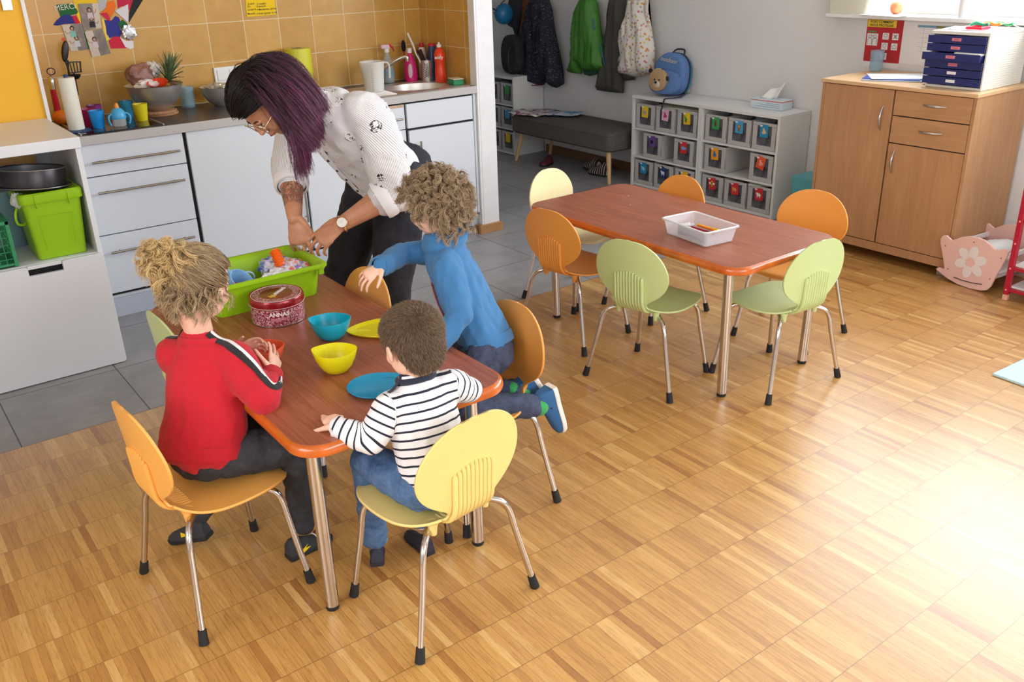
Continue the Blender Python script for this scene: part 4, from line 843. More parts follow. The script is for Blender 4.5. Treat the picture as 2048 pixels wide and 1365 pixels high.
# ================================================================== white shelves with fabric bins
M_BIN = mat('light_grey_felt', S(186, 184, 182), .95, vary=.1, vscale=120, bump=(500, .4, .001)); M_WINP = mat('clear_film_window', S(92, 90, 96), .12, vary=.75, vscale=16); M_BDARK = mat('bin_inside', S(60, 58, 60), .9)
M_SHELF = mat('white_melamine', S(222, 222, 220), .42)
def cardpic(parent, kind, cy, cz, x, s):
    """simple animal drawn in relief on the card"""
    cols = {'hog': S(170, 164, 158), 'bird': S(196, 60, 100), 'snake': S(36, 140, 60), 'beetle': S(110, 64, 40), 'lion': S(150, 84, 40), 'chick': S(226, 190, 130), 'cat': S(16, 14, 20), 'fish': S(120, 170, 220), 'jay': S(40, 110, 180),
            'penguin': S(240, 160, 150), 'dog': S(150, 200, 220), 'polar': S(230, 235, 240), 'frog': S(130, 160, 40), 'bee': S(240, 200, 30), 'roo': S(226, 150, 80), 'sheep': S(236, 230, 222)}
    m = mat(kind+'_print', cols[kind], .6); mb = MB(); E = lambda y, z, ry, rz_: mb.ell((x, cy+y*s, cz+z*s), (.0008, ry*s, rz_*s), seg=12, rg=6)
    if kind == 'snake': mb.tube(spline([(x, cy+(.30-.02*k)*s, cz+(.28*math.sin(k*.9)-(.02*k-.1))*s) for k in range(18)], 2), .045*s, 6, flat=1)
    elif kind in ('fish',): E(0, 0, .3, .2); mb.prism([(0, 0), (.2*s, .16*s), (.2*s, -.16*s)], .0008, Matrix(((0, 0, 1, x), (-1, 0, 0, cy-.22*s), (0, 1, 0, cz), (0, 0, 0, 1))))
    elif kind in ('cat',): E(0, -.02, .2, .2); E(.12, .14, .07, .1); E(-.12, .14, .07, .1)
    elif kind in ('bird', 'jay', 'chick', 'penguin'): E(0, 0, .16, .26); E(.05, .24, .12, .12); E(-.15, -.05, .12, .16); E(.16, -.12, .06, .1)
    elif kind in ('bee', 'beetle'): E(0, 0, .15, .3); E(0, .28, .1, .1)
    elif kind == 'lion': E(0, .1, .2, .22); E(0, -.2, .14, .2)
    else: E(0, 0, .28, .17); E(.22, .12, .12, .11); E(.16, -.2, .05, .14); E(-.16, -.2, .05, .14)
    o = mb.build('picture', m, parent, angle=60)
    if kind == 'bee':
        m2 = MB()
        for k in (-1, 0, 1): m2.box(x-.0012, x-.0004, cy-.13*s, cy+.13*s, cz+(k*.16-.03)*s, cz+(k*.16+.04)*s)
        m2.build('stripes', M_UT, parent)
        m2 = MB(); m2.ell((x, cy+.26*s, cz+.08*s), (.0006, .14*s, .12*s)); m2.ell((x, cy-.26*s, cz+.08*s), (.0006, .14*s, .12*s)); m2.build('wings', M_PWH, parent)
    if kind == 'lion': MB().ell((x-.001, cy, cz+.1*s), (.0006, .11*s, .12*s)).build('face', mat('lion_face', S(226, 170, 90), .6), parent)
def felt_bin(label, x0, yc, z0, w=.183, h=.172, d=.27, card=None, kind=None, tilt=0, group=None, cs=.080):
    t = thing('felt_bin', label, 'bin', (x0, yc, z0), group=group); y0, y1 = yc-w/2, yc+w/2
    mb = MB(); th = .005
    mb.box(x0, x0+th, y0, y1, z0, z0+.028); mb.box(x0, x0+th, y0, y0+.035, z0+.028, z0+h-.02); mb.box(x0, x0+th, y1-.035, y1, z0+.028, z0+h-.02); mb.box(x0, x0+th, y0, y1, z0+h-.02, z0+h)
    mb.box(x0+th, x0+d, y0, y0+th, z0, z0+h); mb.box(x0+th, x0+d, y1-th, y1, z0, z0+h); mb.box(x0+d-th, x0+d, y0+th, y1-th, z0, z0+h); mb.box(x0+th, x0+d-th, y0+th, y1-th, z0, z0+.004)
    mb.build('bin_body', M_BIN, t, bevel=.002)
    MB().box(x0+.0022, x0+.004, y0+.034, y1-.034, z0+.027, z0+h-.019).build('clear_window', M_WINP, t)
    if card:
        cz = z0+h-.052; M = TR((x0-.003, yc, cz), rx=R_(tilt)); W = cs*.40
        c = MB().box(-.0008, .0008, -W, W, -cs/2, cs/2, M=M).build('name_card', mat('card_colour', card, .55), t, bevel=.0008)
        if kind: cardpic(c, kind, yc, cz-.003, x0-.0046, cs*.8)
        MB().box(x0-.0062, x0-.0045, yc+W*.4, yc+W*.95, cz+cs*.34, cz+cs*.45).build('white_tag', M_PAPER, c)
        # contents seen through the window
    return t
def shelf(label, x0, x1, y0, y1, H, rows=(.022, .222, .424), nm='cube_shelf'):
    t = thing(nm, label, 'shelf', (x0, (y0+y1)/2, 0)); mb = MB(); mb.box(x0, x1, y0, y0+.018, .001, H-.022); mb.box(x0, x1, y1-.018, y1, .001, H-.022)
    mb.box(x0+.004, x1, y0+.018, y1-.018, .006, .024); mb.build('side_and_base_panels', M_SHELF, t, bevel=.001)
    for z in rows[1:]: MB().box(x0+.004, x1-.004, y0+.018, y1-.018, z-.007, z+.007).build('shelf_board', M_SHELF, t, bevel=.001)
    MB().box(x1-.006, x1, y0+.018, y1-.018, .024, H-.022).build('back_panel', M_SHELF, t)
    MB().box(x0-.002, x1, y0, y1, H-.022, H).build('top_panel', M_SHELF, t, bevel=.0015)
    return t
SX = 4.685
shelf('white low shelf with felt bins under the blue backpack', SX, 4.99, 4.182, 4.838, .660)
shelf('white low shelf with felt bins under the tissue box', SX, 4.99, 3.532, 4.180, .660)
Y_, P_, G_, B_, T_, V_, RD, OR_, NV = S(236, 196, 20), S(226, 180, 206), S(60, 156, 80), S(70, 160, 210), S(30, 140, 186), S(104, 66, 140), S(206, 40, 44), S(244, 160, 24), S(30, 60, 120)
GB = 'felt bins in the white shelves'; XB = SX+.012
z1, z2, z3 = .4325, .2305, .0255
for a in ((4.715, z1, Y_, 'hog', 'grey felt bin with a yellow card of a grey hedgehog, top left', 2), (4.515, z1, P_, 'bird', 'grey felt bin with a pale pink card of a bird under the hanging strap', 3), (4.310, z1, Y_, 'snake', 'grey felt bin with a yellow card of a green snake', -3),
          (4.053, z1, G_, 'beetle', 'grey felt bin with a green card of a brown beetle', 0), (3.855, z1, B_, 'lion', 'grey felt bin with a light blue card of a lion', 0), (3.655, z1, T_, 'chick', 'grey felt bin with a teal card of a pale bird, top right', 0),
          (4.635, z2, V_, 'cat', 'grey felt bin with a purple card of a black animal head', -6), (4.330, z2, RD, 'fish', 'grey felt bin with a red card of a light blue fish', -3),
          (4.045, z2, OR_, 'jay', 'grey felt bin with an orange card of a blue bird', -3), (3.660, z2, S(226, 84, 40), 'penguin', 'grey felt bin with an orange-red tilted card, middle row right', 14),
          (4.715, z3, T_, 'dog', 'grey felt bin with a blue card of a pale dog, bottom left', 0), (4.515, z3, NV, 'polar', 'grey felt bin with a navy tilted card of a white bear', 22), (4.310, z3, Y_, 'frog', 'grey felt bin with a yellow card of a frog, behind the orange chair top', 0),
          (4.053, z3, RD, 'bee', 'grey felt bin with a red card of a bee', -6), (3.855, z3, RD, 'roo', 'grey felt bin with a red card of an orange animal, between bee and sheep bins', -4), (3.655, z3, RD, 'sheep', 'grey felt bin with a red card of a white sheep, bottom right', -4)):
    felt_bin(a[4], XB, a[0], a[1], card=a[2], kind=a[3], tilt=a[5], group=GB)
for i, (y, z, c) in enumerate(((4.50, .607, S(220, 214, 190)), (4.33, .606, S(216, 212, 196)), (3.68, .1985, S(206, 220, 200)))):
    o = MB().box(-.07, .06, -.09, .09, 0, .003, M=TR((XB+.075, y, z), rz=R_(20*i-10))).build('loose_sheet', mat('loose_sheet', c, .8)); tag(o, ['pale sheet lying over the bin with the pink bird card', 'pale sheet lying over the bin with the green snake card', 'greenish white sheet on the bin with the sheep card'][i], 'paper')
# tissue box
t = thing('tissue_box', 'pale blue and white tissue box with a red line on the right shelf', 'tissue box', (4.9, 3.77, .661)); M_TB = mat('tissue_box_card', S(206, 220, 228), .6); TBM = TR((4.885, 3.765, .661), rz=R_(3))
MB().box(-.055, .055, -.12, .12, 0, .062, M=TBM).build('box_body', M_TB, t, bevel=.002)
mb = MB(); mb.box(-.0558, .0558, -.1208, .1208, .050, .054, M=TBM); mb.build('red_line', mat('red_print', S(206, 60, 40), .5), t)
mb = MB()
for k in range(3): mb.box(-.0556, -.055, -.10, .08-.04*k, .014+.011*k, .017+.011*k, M=TBM)
mb.build('blue_print', mat('blue_print', S(140, 160, 196), .6), t)
M_TISS = mat('tissue', S(232, 232, 230), .9)
mb = MB(); g = []
for i in range(9):
    for j in range(7):
        u, v = i/8, j/6; g.append(TBM @ Vector((-.02+.045*v+.012*math.sin(5*u), -.045+.11*u-.03*v, .062+.10*v*(1-.55*u)+.006*math.sin(9*u))))
mb.add(g, [(i*7+j, (i+1)*7+j, (i+1)*7+j+1, i*7+j+1) for i in range(8) for j in range(6)]); mb.build('tissue', M_TISS, t, solid=.0012)
# teal waste bin between shelf and cabinet
tag(MB().rings(taper((4.80, 3.32), .115, .105, .001, .305, .78, .03)).build('teal_tub', mat('teal_plastic', S(92, 176, 186), .45)), 'teal plastic tub between the white shelf and the wooden cabinet', 'tub')

# ================================================================== backpack
t = thing('child_backpack', 'blue child backpack with a brown bear face pocket on the white shelf', 'backpack', (4.83, 4.62, .66)); BKM = TR((4.83, 4.625, .664), rz=R_(10))
M_BB = mat('denim_blue_fabric', S(88, 122, 176), .85, vary=.08, vscale=40, bump=(400, .3, .001)); M_BN = mat('navy_strap', S(34, 38, 58), .8); M_BEAR = mat('tan_plush', S(176, 146, 108), .95, bump=(300, .6, .002)); M_TEAL = mat('teal_fabric', S(20, 128, 160), .8)
def cushion(mb, hw, hz, z0, x0, x1, M, pw=2.6, top=1.0, n=28, waist=0):
    R = []
    for f, q in ((0, .86), (.08, .96), (.2, 1), (.8, 1), (.93, .96), (1, .84)):
        r = []
        for k in range(n):
            a = 2*PI*k/n; c, s_ = math.cos(a), math.sin(a); yy = hw*q*math.copysign(abs(c)**(2/pw), c); zz = hz*q*math.copysign(abs(s_)**(2/pw), s_)
            if zz > 0: yy *= 1-(1-top)*(zz/hz)**2
            r.append(M @ Vector((x0+(x1-x0)*f, yy, z0+hz+zz)))
        R.append(r)
    mb.rings(R); return mb
tl = BKM @ TR((0, 0, 0), ry=R_(10))
cushion(MB(), .13, .145, 0, -.045, .075, tl, 3, .72).build('main_bag', M_BB, t)
cushion(MB(), .133, .148, -.001, .03, .055, tl, 3, .74).build('dark_side_band', M_BN, t)
cushion(MB(), .118, .135, .01, .074, .10, tl, 3, .74).build('padded_back', M_TEAL, t)
cushion(MB(), .128, .082, .002, -.085, -.03, tl, 2.6, .9).build('lower_pocket', M_BB, t)
fb = tl @ Vector((-.098, .028, .098))
cushion(MB(), .072, .075, .02, -.118, -.078, tl @ TR((0, .035, 0)), 2.2, 1).build('bear_face', M_BEAR, t)
MB().ell(tuple(tl @ Vector((-.120, .030, .065))), (.012, .032, .026)).build('muzzle', mat('cream_plush', S(206, 190, 166), .95), t)
mb = MB(); mb.ell(tuple(tl @ Vector((-.134, .030, .078))), (.006, .012, .010)); mb.ell(tuple(tl @ Vector((-.120, .052, .096))), (.005, .006, .007)); mb.ell(tuple(tl @ Vector((-.120, .012, .096))), (.005, .006, .007)); mb.build('eyes_and_nose', M_UT, t)
for s_ in (-1, 1): MB().ell(tuple(tl @ Vector((-.10, .035+s_*.072, .155 if s_ > 0 else .11))), (.012, .018, .016)).build('bear_ear', mat('dark_brown_plush', S(52, 36, 30), .95), t)
MB().tube([tl @ Vector((-.10, .035+.074*math.cos(a), .095+.077*math.sin(a))) for a in [R_(-30+10*k) for k in range(14)]], .005, 8).build('pocket_zip', mat('beige_zip', S(196, 176, 130), .7), t)
text_obj('embroidery', 'outdoor', .042, tl @ Matrix.Translation((-.048, 0, .235)) @ Matrix.Rotation(R_(-90), 4, 'Z') @ Matrix.Rotation(R_(90), 4, 'X') @ Matrix.Rotation(R_(-8), 4, 'Z'), mat('beige_thread', S(206, 196, 176), .8), t)
MB().tube(spline([tl @ Vector((.06, -.10, .02)), (4.80, 4.475, .672), (4.74, 4.48, .668), (4.70, 4.505, .667), (4.679, 4.515, .662), (4.672, 4.52, .63), (4.668, 4.53, .585)], 5), .008, 8, flat=.4).build('hanging_strap', M_BN, t)
MB().tube(spline([tl @ Vector((.09, -.08, .24)), tl @ Vector((.125, -.09, .15)), tl @ Vector((.11, -.09, .03))], 6), .010, 8).build('shoulder_strap', mat('grey_strap', S(160, 156, 146), .8), t)
MB().tube(spline([tl @ Vector((.06, -.05, .29)), tl @ Vector((.08, -.03, .318)), tl @ Vector((.08, .03, .318)), tl @ Vector((.06, .05, .29))], 5), .006, 8).build('top_loop', M_BN, t)

# ================================================================== bench and hallway
t = thing('upholstered_bench', 'dark grey upholstered bench with splayed wooden legs in the hallway', 'bench', (4.77, 5.5, 0)); M_BFAB = mat('dark_grey_upholstery', S(88, 82, 78), .95, vary=.12, vscale=60, bump=(350, .5, .001)); BX0, BX1, BY0, BY1 = 4.53, 4.975, 4.91, 6.13
R = [[(x, y, z) for x, y in rrect(BX0+g, BX1-g, BY0+g, BY1-g, .05)] for g, z in ((.02, .245), (.0, .26), (.0, .365), (.012, .385), (.05, .393), (.15, .395))]
MB().rings(R).build('padded_seat', M_BFAB, t)
mb = MB(); mb.tube([(x, y, .368) for x, y in rrect(BX0-.001, BX1+.001, BY0-.001, BY1+.001, .05)], .004, 6, closed=True); mb.build('piping', M_BFAB, t)
mb = MB()
for i in range(5):
    for j in range(2): mb.ell((BX0+.14+j*.16, BY0+.15+i*.23, .396), (.012, .012, .004), seg=10, rg=6)
mb.build('buttons', M_BFAB, t)
M_BLEG = mat('light_oak_leg', S(206, 170, 124), .5, vary=.08, vscale=20)
for x, y, dx, dy in ((BX0+.07, BY0+.08, -.03, -.045), (BX0+.07, BY1-.08, -.03, .06), (BX1-.06, BY1-.10, 0, .05), (BX1-.06, BY0+.08, 0, -.045)): MB().tube([(x, y, .25), (x+dx, y+dy, .001)], [.022, .013], 14).build('leg', M_BLEG, t)
shelf('white low shelf with felt bins in the hallway corner behind the bench', 4.67, 4.99, 6.255, 6.90, .664)
for j, (y, z, c, k, lab) in enumerate(((6.365, z1, G_, None, 'grey felt bin with a green card in the top row of the hallway shelf'), (6.565, z1, P_, None, 'grey felt bin cut by the partition, top row of the hallway shelf'), (6.365, z2, B_, None, 'grey felt bin with a blue card in the middle row of the hallway shelf'), (6.365, z3, Y_, None, 'grey felt bin with a yellow-green card in the bottom row of the hallway shelf'), (6.565, z2, B_, None, 'grey felt bin cut by the partition, middle row of the hallway shelf'), (6.565, z3, RD, None, 'grey felt bin cut by the partition, bottom row of the hallway shelf'))):
    felt_bin(lab, 4.682, y, z, card=c, kind=k, group='felt bins in the hallway shelf')
# papers on the bench
for i, (y, x, rz, c, lab) in enumerate(((5.98, 4.62, 12, S(232, 228, 222), 'white painted paper at the left end of the bench'), (5.90, 4.72, -18, S(206, 196, 206), 'purple streaked paper on the bench'), (5.72, 4.78, 30, S(190, 206, 220), 'blue streaked paper on the bench nearest the wall'))):
    mb = MB(); g = []
    for a in range(7):
        for b in range(5): 
            u, v = -0.15+.05*a, -.10+.05*b; g.append(TR((x, y, .4045+.004*i), rz=R_(rz+90)) @ Vector((u, v, .012*abs(math.sin(a*.8+i))*(1 if a in (0, 6, 1) else .4))))
    mb.add(g, [(a*5+b, (a+1)*5+b, (a+1)*5+b+1, a*5+b+1) for a in range(6) for b in range(4)])
    PM = NT('painted_paper'); v = PM.coord('Object'); nn = PM.noise(v, 9, 3, .5, 1.5); PM.link(PM.ramp(nn, [(.40, S(150, 40, 110) if i < 2 else S(40, 130, 180)), (.46, c), (.62, c), (.68, S(226, 206, 40) if i == 0 else c)]), PM.b.inputs['Base Color']); tag(mb.build('painted_paper', PM.m, solid=.0008), lab, 'paper', 'papers on the bench')
# shoes under the bench
def shoe(name, label, x, y, rz, m, L=.17, z=0, group=None, sole=None, cat='shoe'):
    t = thing(name, label, cat, (x, y, z), R_(rz), group=group)
    R = []
    for f, w, h in ((0, .02, .05), (.08, .032, .075), (.25, .035, .08), (.42, .034, .062), (.6, .040, .045), (.8, .042, .036), (.94, .03, .028), (1, .012, .018)):
        R.append([((f-.4)*L, w*math.cos(a)*L/.17, .012+h*max(0, math.sin(a))*L/.17+(.0 if math.sin(a) > 0 else 0)) for a in [2*PI*k/20 for k in range(20)]])
    MB().rings(R).build('upper', m, t, world=False); 
    R2 = [[(p[0]*1.02, p[1]*1.08, z_) for p in [((f-.4)*L, w*s_*L/.17) for f, w, s_ in [(0, .02, 1), (.08, .032, 1), (.25, .035, 1), (.42, .034, 1), (.6, .040, 1), (.8, .042, 1), (.94, .03, 1), (1, .01, 1), (1, .01, -1), (.94, .03, -1), (.8, .042, -1), (.6, .04, -1), (.42, .034, -1), (.25, .035, -1), (.08, .032, -1), (0, .02, -1)]]] for z_ in (.001, .014)]
    MB().rings(R2).build('sole', sole or M_BLACKR, t, world=False); return t
M_STR = NT('striped_knit'); v = M_STR.coord('Object', scale=(1, 1, 1)); w_ = M_STR.n.new('ShaderNodeTexWave'); w_.bands_direction = 'X'; w_.inputs['Scale'].default_value = 14; M_STR.link(v, w_.inputs['Vector']); M_STR.link(M_STR.ramp(w_.outputs['Fac'], [(.72, S(40, 28, 30)), (.8, S(190, 176, 170))]), M_STR.b.inputs['Base Color']); M_STR.b.inputs['Roughness'].default_value = .9
M_PSH = mat('burgundy_shoe', S(96, 40, 54), .7, vary=.4, vscale=40)
shoe('striped_slipper', 'dark slipper with pale stripes under the bench, nearer the bench leg', 4.74, 5.22, 95, M_STR.m, .20, group='slippers under the bench'); shoe('striped_slipper', 'dark slipper with pale stripes under the bench, second from the bench leg', 4.82, 5.40, 80, M_STR.m, .20, group='slippers under the bench')
shoe('small_shoe', 'small burgundy and pink shoe under the bench near the hallway corner', 4.66, 5.80, 200, M_PSH, .15, group='burgundy shoes'); 
# clothes on hooks
def garment(name, label, cat, outline_px, x0, th, m, folds=7, seed=1, parent=None, group=None):
    """hanging cloth: outline read off the wall plane, given real thickness with folds"""
    pts = [PX(px, py, x0) for px, py in outline_px]; Y = [(p.y, p.z) for p in pts]
    n = len(Y); cy = sum(p[0] for p in Y)/n; cz = sum(p[1] for p in Y)/n
    bm = bmesh.new(); vs = [bm.verts.new((0, y, z)) for y, z in Y]; bm.faces.new(vs)
    bmesh.ops.triangulate(bm, faces=bm.faces)
    for _ in range(4):
        bmesh.ops.subdivide_edges(bm, edges=[e for e in bm.edges if e.calc_length() > .022], cuts=1)
        bmesh.ops.triangulate(bm, faces=[f for f in bm.faces if len(f.verts) > 3])
    bd = {v for e in bm.edges if e.is_boundary for v in e.verts}; segs = [(Vector((0,)+Y[i]), Vector((0,)+Y[(i+1) % n])) for i in range(n)]
    def dist(p):
        best = 9
        for a, b in segs:
            ab = b-a; t_ = max(0, min(1, (p-a).dot(ab)/max(ab.length_squared, 1e-9))); best = min(best, (p-(a+ab*t_)).length)
        return best
    depth = {}
    for v in bm.verts:
        d = 0 if v in bd else dist(v.co); q = min(1, d/.05)**.5
        fo = noise.noise(Vector((v.co.y*14+seed*3, v.co.z*2.5, seed)))*.6+.5*noise.noise(Vector((v.co.y*30, v.co.z*5+seed, seed)))
        depth[v] = q*(th+th*.55*fo)
    back = {}
    for v in list(bm.verts): back[v] = bm.verts.new((x0+.012, v.co.y, v.co.z))
    fs = list(bm.faces)
    for v, d in depth.items(): v.co.x = x0-max(d, .002)
    for f in fs: bm.faces.new([back[v] for v in reversed(f.verts)])
    for e in list(bm.edges):
        if e.is_boundary and e.verts[0] in back and e.verts[1] in back:
            a, b = e.verts
            try: bm.faces.new([a, b, back[b], back[a]])
            except Exception: pass
    bmesh.ops.recalc_face_normals(bm, faces=bm.faces)
    for f in bm.faces: f.smooth = True
    me = bpy.data.meshes.new(name); bm.to_mesh(me); bm.free(); me.materials.append(m); o = bpy.data.objects.new(name, me); COL.objects.link(o)
    if parent: 
        me.transform(wmat(parent).inverted()); o.parent = parent
    if label: tag(o, label, cat, group)
    return o
GCL = 'clothes hanging on the hallway wall'
SD = NT('navy_dotted_fabric'); v = SD.coord('Object'); vo = SD.n.new('ShaderNodeTexVoronoi'); vo.inputs['Scale'].default_value = 75; SD.link(v, vo.inputs['Vector']); SD.link(SD.ramp(vo.outputs['Distance'], [(.14, S(170, 170, 185)), (.19, S(26, 26, 42))]), SD.b.inputs['Base Color']); SD.b.inputs['Roughness'].default_value = .8
navy = [(1068, -8), (1094, -8), (1103, 20), (1108, 60), (1118, 105), (1126, 150), (1127, 168), (1113, 176), (1100, 152), (1086, 170), (1063, 171), (1058, 176), (1040, 166), (1031, 148), (1036, 120), (1050, 72), (1060, 30)]
g = thing('navy_coat', 'navy dotted winter coat hanging on the wall above the bench', 'coat', (4.9, 6.1, .9), group=GCL); garment('coat_body', None, None, navy, 4.93, .10, SD.m, parent=g, seed=2)
mb = MB(); mb.tube([PX(a, b, 4.865) for a, b in ((1040, 166), (1058, 176), (1063, 171), (1086, 170))], .004, 6); mb.build('pink_hem', mat('magenta_trim', S(130, 30, 90), .8), g)
o = garment('brown_coat', 'rust-brown garment hanging between the grey one and the navy coat', 'coat', [(1043, -8), (1070, -8), (1062, 30), (1050, 80), (1034, 128), (1027, 140), (1026, 125), (1034, 70), (1044, 30)], 4.955, .03, mat('rust_fabric', S(122, 72, 34), .9, vary=.15, vscale=30), seed=3, group=GCL)
garment('grey_jacket', 'charcoal jacket hanging at the left beside the blue helmet', 'jacket', [(1022, -8), (1045, -8), (1045, 30), (1036, 80), (1030, 58), (1018, 52), (1016, 30)], 4.93, .05, mat('charcoal_fabric', S(44, 46, 52), .9, vary=.2, vscale=30), seed=4, group=GCL)
t = thing('bicycle_helmet', 'blue child bicycle helmet hanging in the hallway corner', 'helmet', (4.8, 6.5, 1.15)); c = PX(1008, 28, 4.80); MB().ell(tuple(c), (.09, .062, .085)).build('helmet_shell', mat('blue_helmet_shell', S(30, 110, 160), .35), t); mb = MB()
for k in range(3): mb.ell((c.x-.084+.01*k, c.y+.02, c.z+.04-.035*k), (.008, .03, .006), M=Matrix.Rotation(R_(25), 4, 'X'), seg=10, rg=6)
mb.build('helmet_vents', M_UT, t); MB().tube([c+Vector((-.03, 0, .08)), PX(1014, -5, 4.83)], .004, 6).build('helmet_strap', M_UT, t)
t = thing('dark_backpack', 'black and dark green backpack standing on the hallway shelf', 'backpack', (4.8, 6.45, .665)); cushion(MB(), .12, .16, 0, -.06, .07, TR((4.82, 6.44, .666)), 3, .8).build('bag_body', mat('black_green_fabric', S(36, 42, 38), .85, vary=.3, vscale=15), t); MB().tube(spline([(4.77, 6.38, .93), (4.70, 6.36, .85), (4.70, 6.36, .72), (4.75, 6.37, .69)], 5), .01, 8, flat=.5).build('shoulder_strap', M_UT, t)
t = thing('green_jacket', 'green child ski jacket with blue trim hanging on the wall', 'jacket', (4.9, 5.4, .9), group=GCL)
gj = [(1168, -8), (1190, -8), (1196, 20), (1200, 60), (1208, 100), (1212, 136), (1196, 142), (1168, 142), (1166, 128), (1162, 148), (1142, 146), (1140, 138), (1148, 110), (1152, 60), (1155, 20)]
garment('jacket_body', None, None, gj, 4.92, .085, mat('green_nylon', S(62, 124, 36), .55, vary=.12, vscale=20), parent=t, seed=5)
garment('lower_lining', None, None, [(1168, 138), (1198, 138), (1196, 148), (1180, 152), (1168, 149)], 4.925, .04, mat('dark_green_lining', S(20, 70, 50), .7), parent=t, seed=6)
mb = MB(); mb.tube([PX(a, b, 4.862) for a, b in ((1186, 36), (1190, 60))], .0035, 6); mb.tube([PX(a, b, 4.875) for a, b in ((1201, 88), (1209, 130))], .0035, 6); mb.tube([PX(a, b, 4.868) for a, b in ((1166, -5), (1176, 4), (1164, 12))], .006, 6); mb.build('blue_trim', mat('blue_zip', S(24, 110, 170), .5), t)
MB().tube([PX(a, b, 4.835) for a, b in ((1172, 40), (1170, 90), (1167, 130))], .0022, 6).build('sleeve_seam', mat('dark_green_seam', S(34, 84, 26), .7), t)
garment('grey_trousers', 'dark grey trousers hanging between the green jacket and the floral dress', 'trousers', [(1220, -8), (1250, -8), (1255, 60), (1262, 110), (1268, 160), (1250, 162), (1246, 150), (1245, 186), (1218, 184), (1193, 180), (1200, 140), (1212, 100), (1214, 60), (1218, 30)], 4.945, .055, mat('dark_grey_softshell', S(74, 72, 66), .85, vary=.1, vscale=20), seed=7, group=GCL)
FL = NT('floral_cotton'); v = FL.coord('Object'); vo = FL.n.new('ShaderNodeTexVoronoi'); vo.inputs['Scale'].default_value = 38; FL.link(v, vo.inputs['Vector']); vc = FL.ramp(vo.outputs['Color'], [(.2, S(206, 110, 120)), (.45, S(206, 196, 70)), (.6, S(160, 150, 190)), (.8, S(214, 140, 90))]); msk = FL.ramp(vo.outputs['Distance'], [(.30, (1, 1, 1, 1)), (.36, (0, 0, 0, 1))]); FL.link(FL.mix(msk, S(226, 220, 210), vc), FL.b.inputs['Base Color']); FL.b.inputs['Roughness'].default_value = .85
garment('floral_dress', 'white dress with small coloured flowers hanging right of the grey trousers', 'dress', [(1262, -8), (1296, -8), (1294, 20), (1302, 60), (1308, 100), (1306, 148), (1270, 154), (1238, 146), (1246, 115), (1240, 85), (1242, 60), (1258, 30)], 4.915, .075, FL.m, seed=8, group=GCL)

# ================================================================== doll cradle and red toy frame, rug
t = thing('doll_cradle', 'pale pink wooden doll cradle with a white flower and bedding by the cabinet', 'cradle', (4.46, 2.1, 0)); M_PINKW = mat('pale_pink_paint', S(232, 190, 182), .5); M_FLW = mat('white_paint_flower', S(232, 222, 222), .5)
ux = (PZ(1975, 581, 0)-PZ(1905, 560, 0)).normalized()
c0 = PZ(1948, 574, 0.0); c0.x -= .045
# end board lies in a vertical plane along ux
def cpl(px, py):
    d = _ray(px, py); n = Vector((-ux.y, ux.x, 0)); k = (c0-Vector(_C)).dot(n)/Vector(d).dot(n); P = Vector(_C)+Vector(d)*k; return (P-c0).dot(ux), P.z
out = [cpl(1840+a*.1758, 380+b*.1758) for a, b in ((232, 560), (262, 525), (300, 525), (335, 560), (360, 582), (400, 570), (470, 545), (560, 537), (650, 550), (730, 580), (800, 635), (850, 690), (900, 695), (940, 680), (985, 685), (1010, 715), (975, 790), (920, 890), (860, 990), (820, 1070), (800, 1110), (755, 1150), (690, 1155), (560, 1130), (420, 1080), (300, 1010), (220, 945), (175, 905), (210, 890), (260, 910), (275, 890), (262, 800), (245, 700), (230, 620))]
nn = Vector((-ux.y, ux.x, 0)); nn = nn if nn.x > 0 else -nn
def cplane(off=0): 
    M = Matrix.Identity(4)
    for r in range(3): M[r][0] = ux[r]; M[r][1] = (0, 0, 1)[r]; M[r][2] = nn[r]; M[r][3] = (c0+nn*off)[r]
    return M
zmin = min(z for _, z in out); out = [(a, max(z-min(zmin, 0)+.001, .001)) for a, z in out]
e1 = MB().prism(out, .012, cplane(0)).build('end_board', M_PINKW, t, bevel=.002)
e2 = MB().prism(out, .012, cplane(.36)).build('end_board', M_PINKW, t, bevel=.002)
fc = cpl(1840+575*.1758, 380+822*.1758); 
fl_ = MB()
for k in range(6):
    a = R_(20+60*k); fl_.prism([(fc[0]+.052*math.cos(a)+.034*math.cos(q)*math.cos(a)-.024*math.sin(q)*math.sin(a), fc[1]+.052*math.sin(a)+.034*math.cos(q)*math.sin(a)+.024*math.sin(q)*math.cos(a)) for q in [2*PI*j/18 for j in range(18)]], .0015, cplane(-.002-.0001*k))
fl_.build('flower_petals', M_FLW, e1); MB().prism([(fc[0]+.024*math.cos(q), fc[1]+.024*math.sin(q)) for q in [2*PI*j/20 for j in range(20)]], .002, cplane(-.0042)).build('flower_centre', M_PINKW, e1)
sl = [cpl(1840+a*.1758, 380+b*.1758) for a, b in ((385, 992), (480, 1030), (600, 1060), (705, 1075))]
MB().tube([cplane(-.001) @ Vector((a, z, 0)) for a, z in sl], .0045, 8, flat=.4).build('rocker_slot', M_UT, e1)
mb = MB()
for a, b in ((288, 635), (318, 900), (922, 778), (795, 1014), (615, 595)): q = cpl(1840+a*.1758, 380+b*.1758); mb.ell(tuple(cplane(-.001) @ Vector((q[0], q[1], 0))), (.003, .003, .003), seg=8, rg=5)
mb.build('screws', mat('dark_screw', S(90, 70, 66), .4), e1)
for (a, z) in (cpl(1840+300*.1758, 380+640*.1758), cpl(1840+920*.1758, 380+780*.1758), cpl(1840+330*.1758, 380+890*.1758), cpl(1840+800*.1758, 380+1000*.1758)): MB().box(-.006, .006, -.012, .012, .012, .36, M=cplane(0) @ Matrix.Translation((a, z, 0))).build('side_rail', M_FLW, t, bevel=.001)
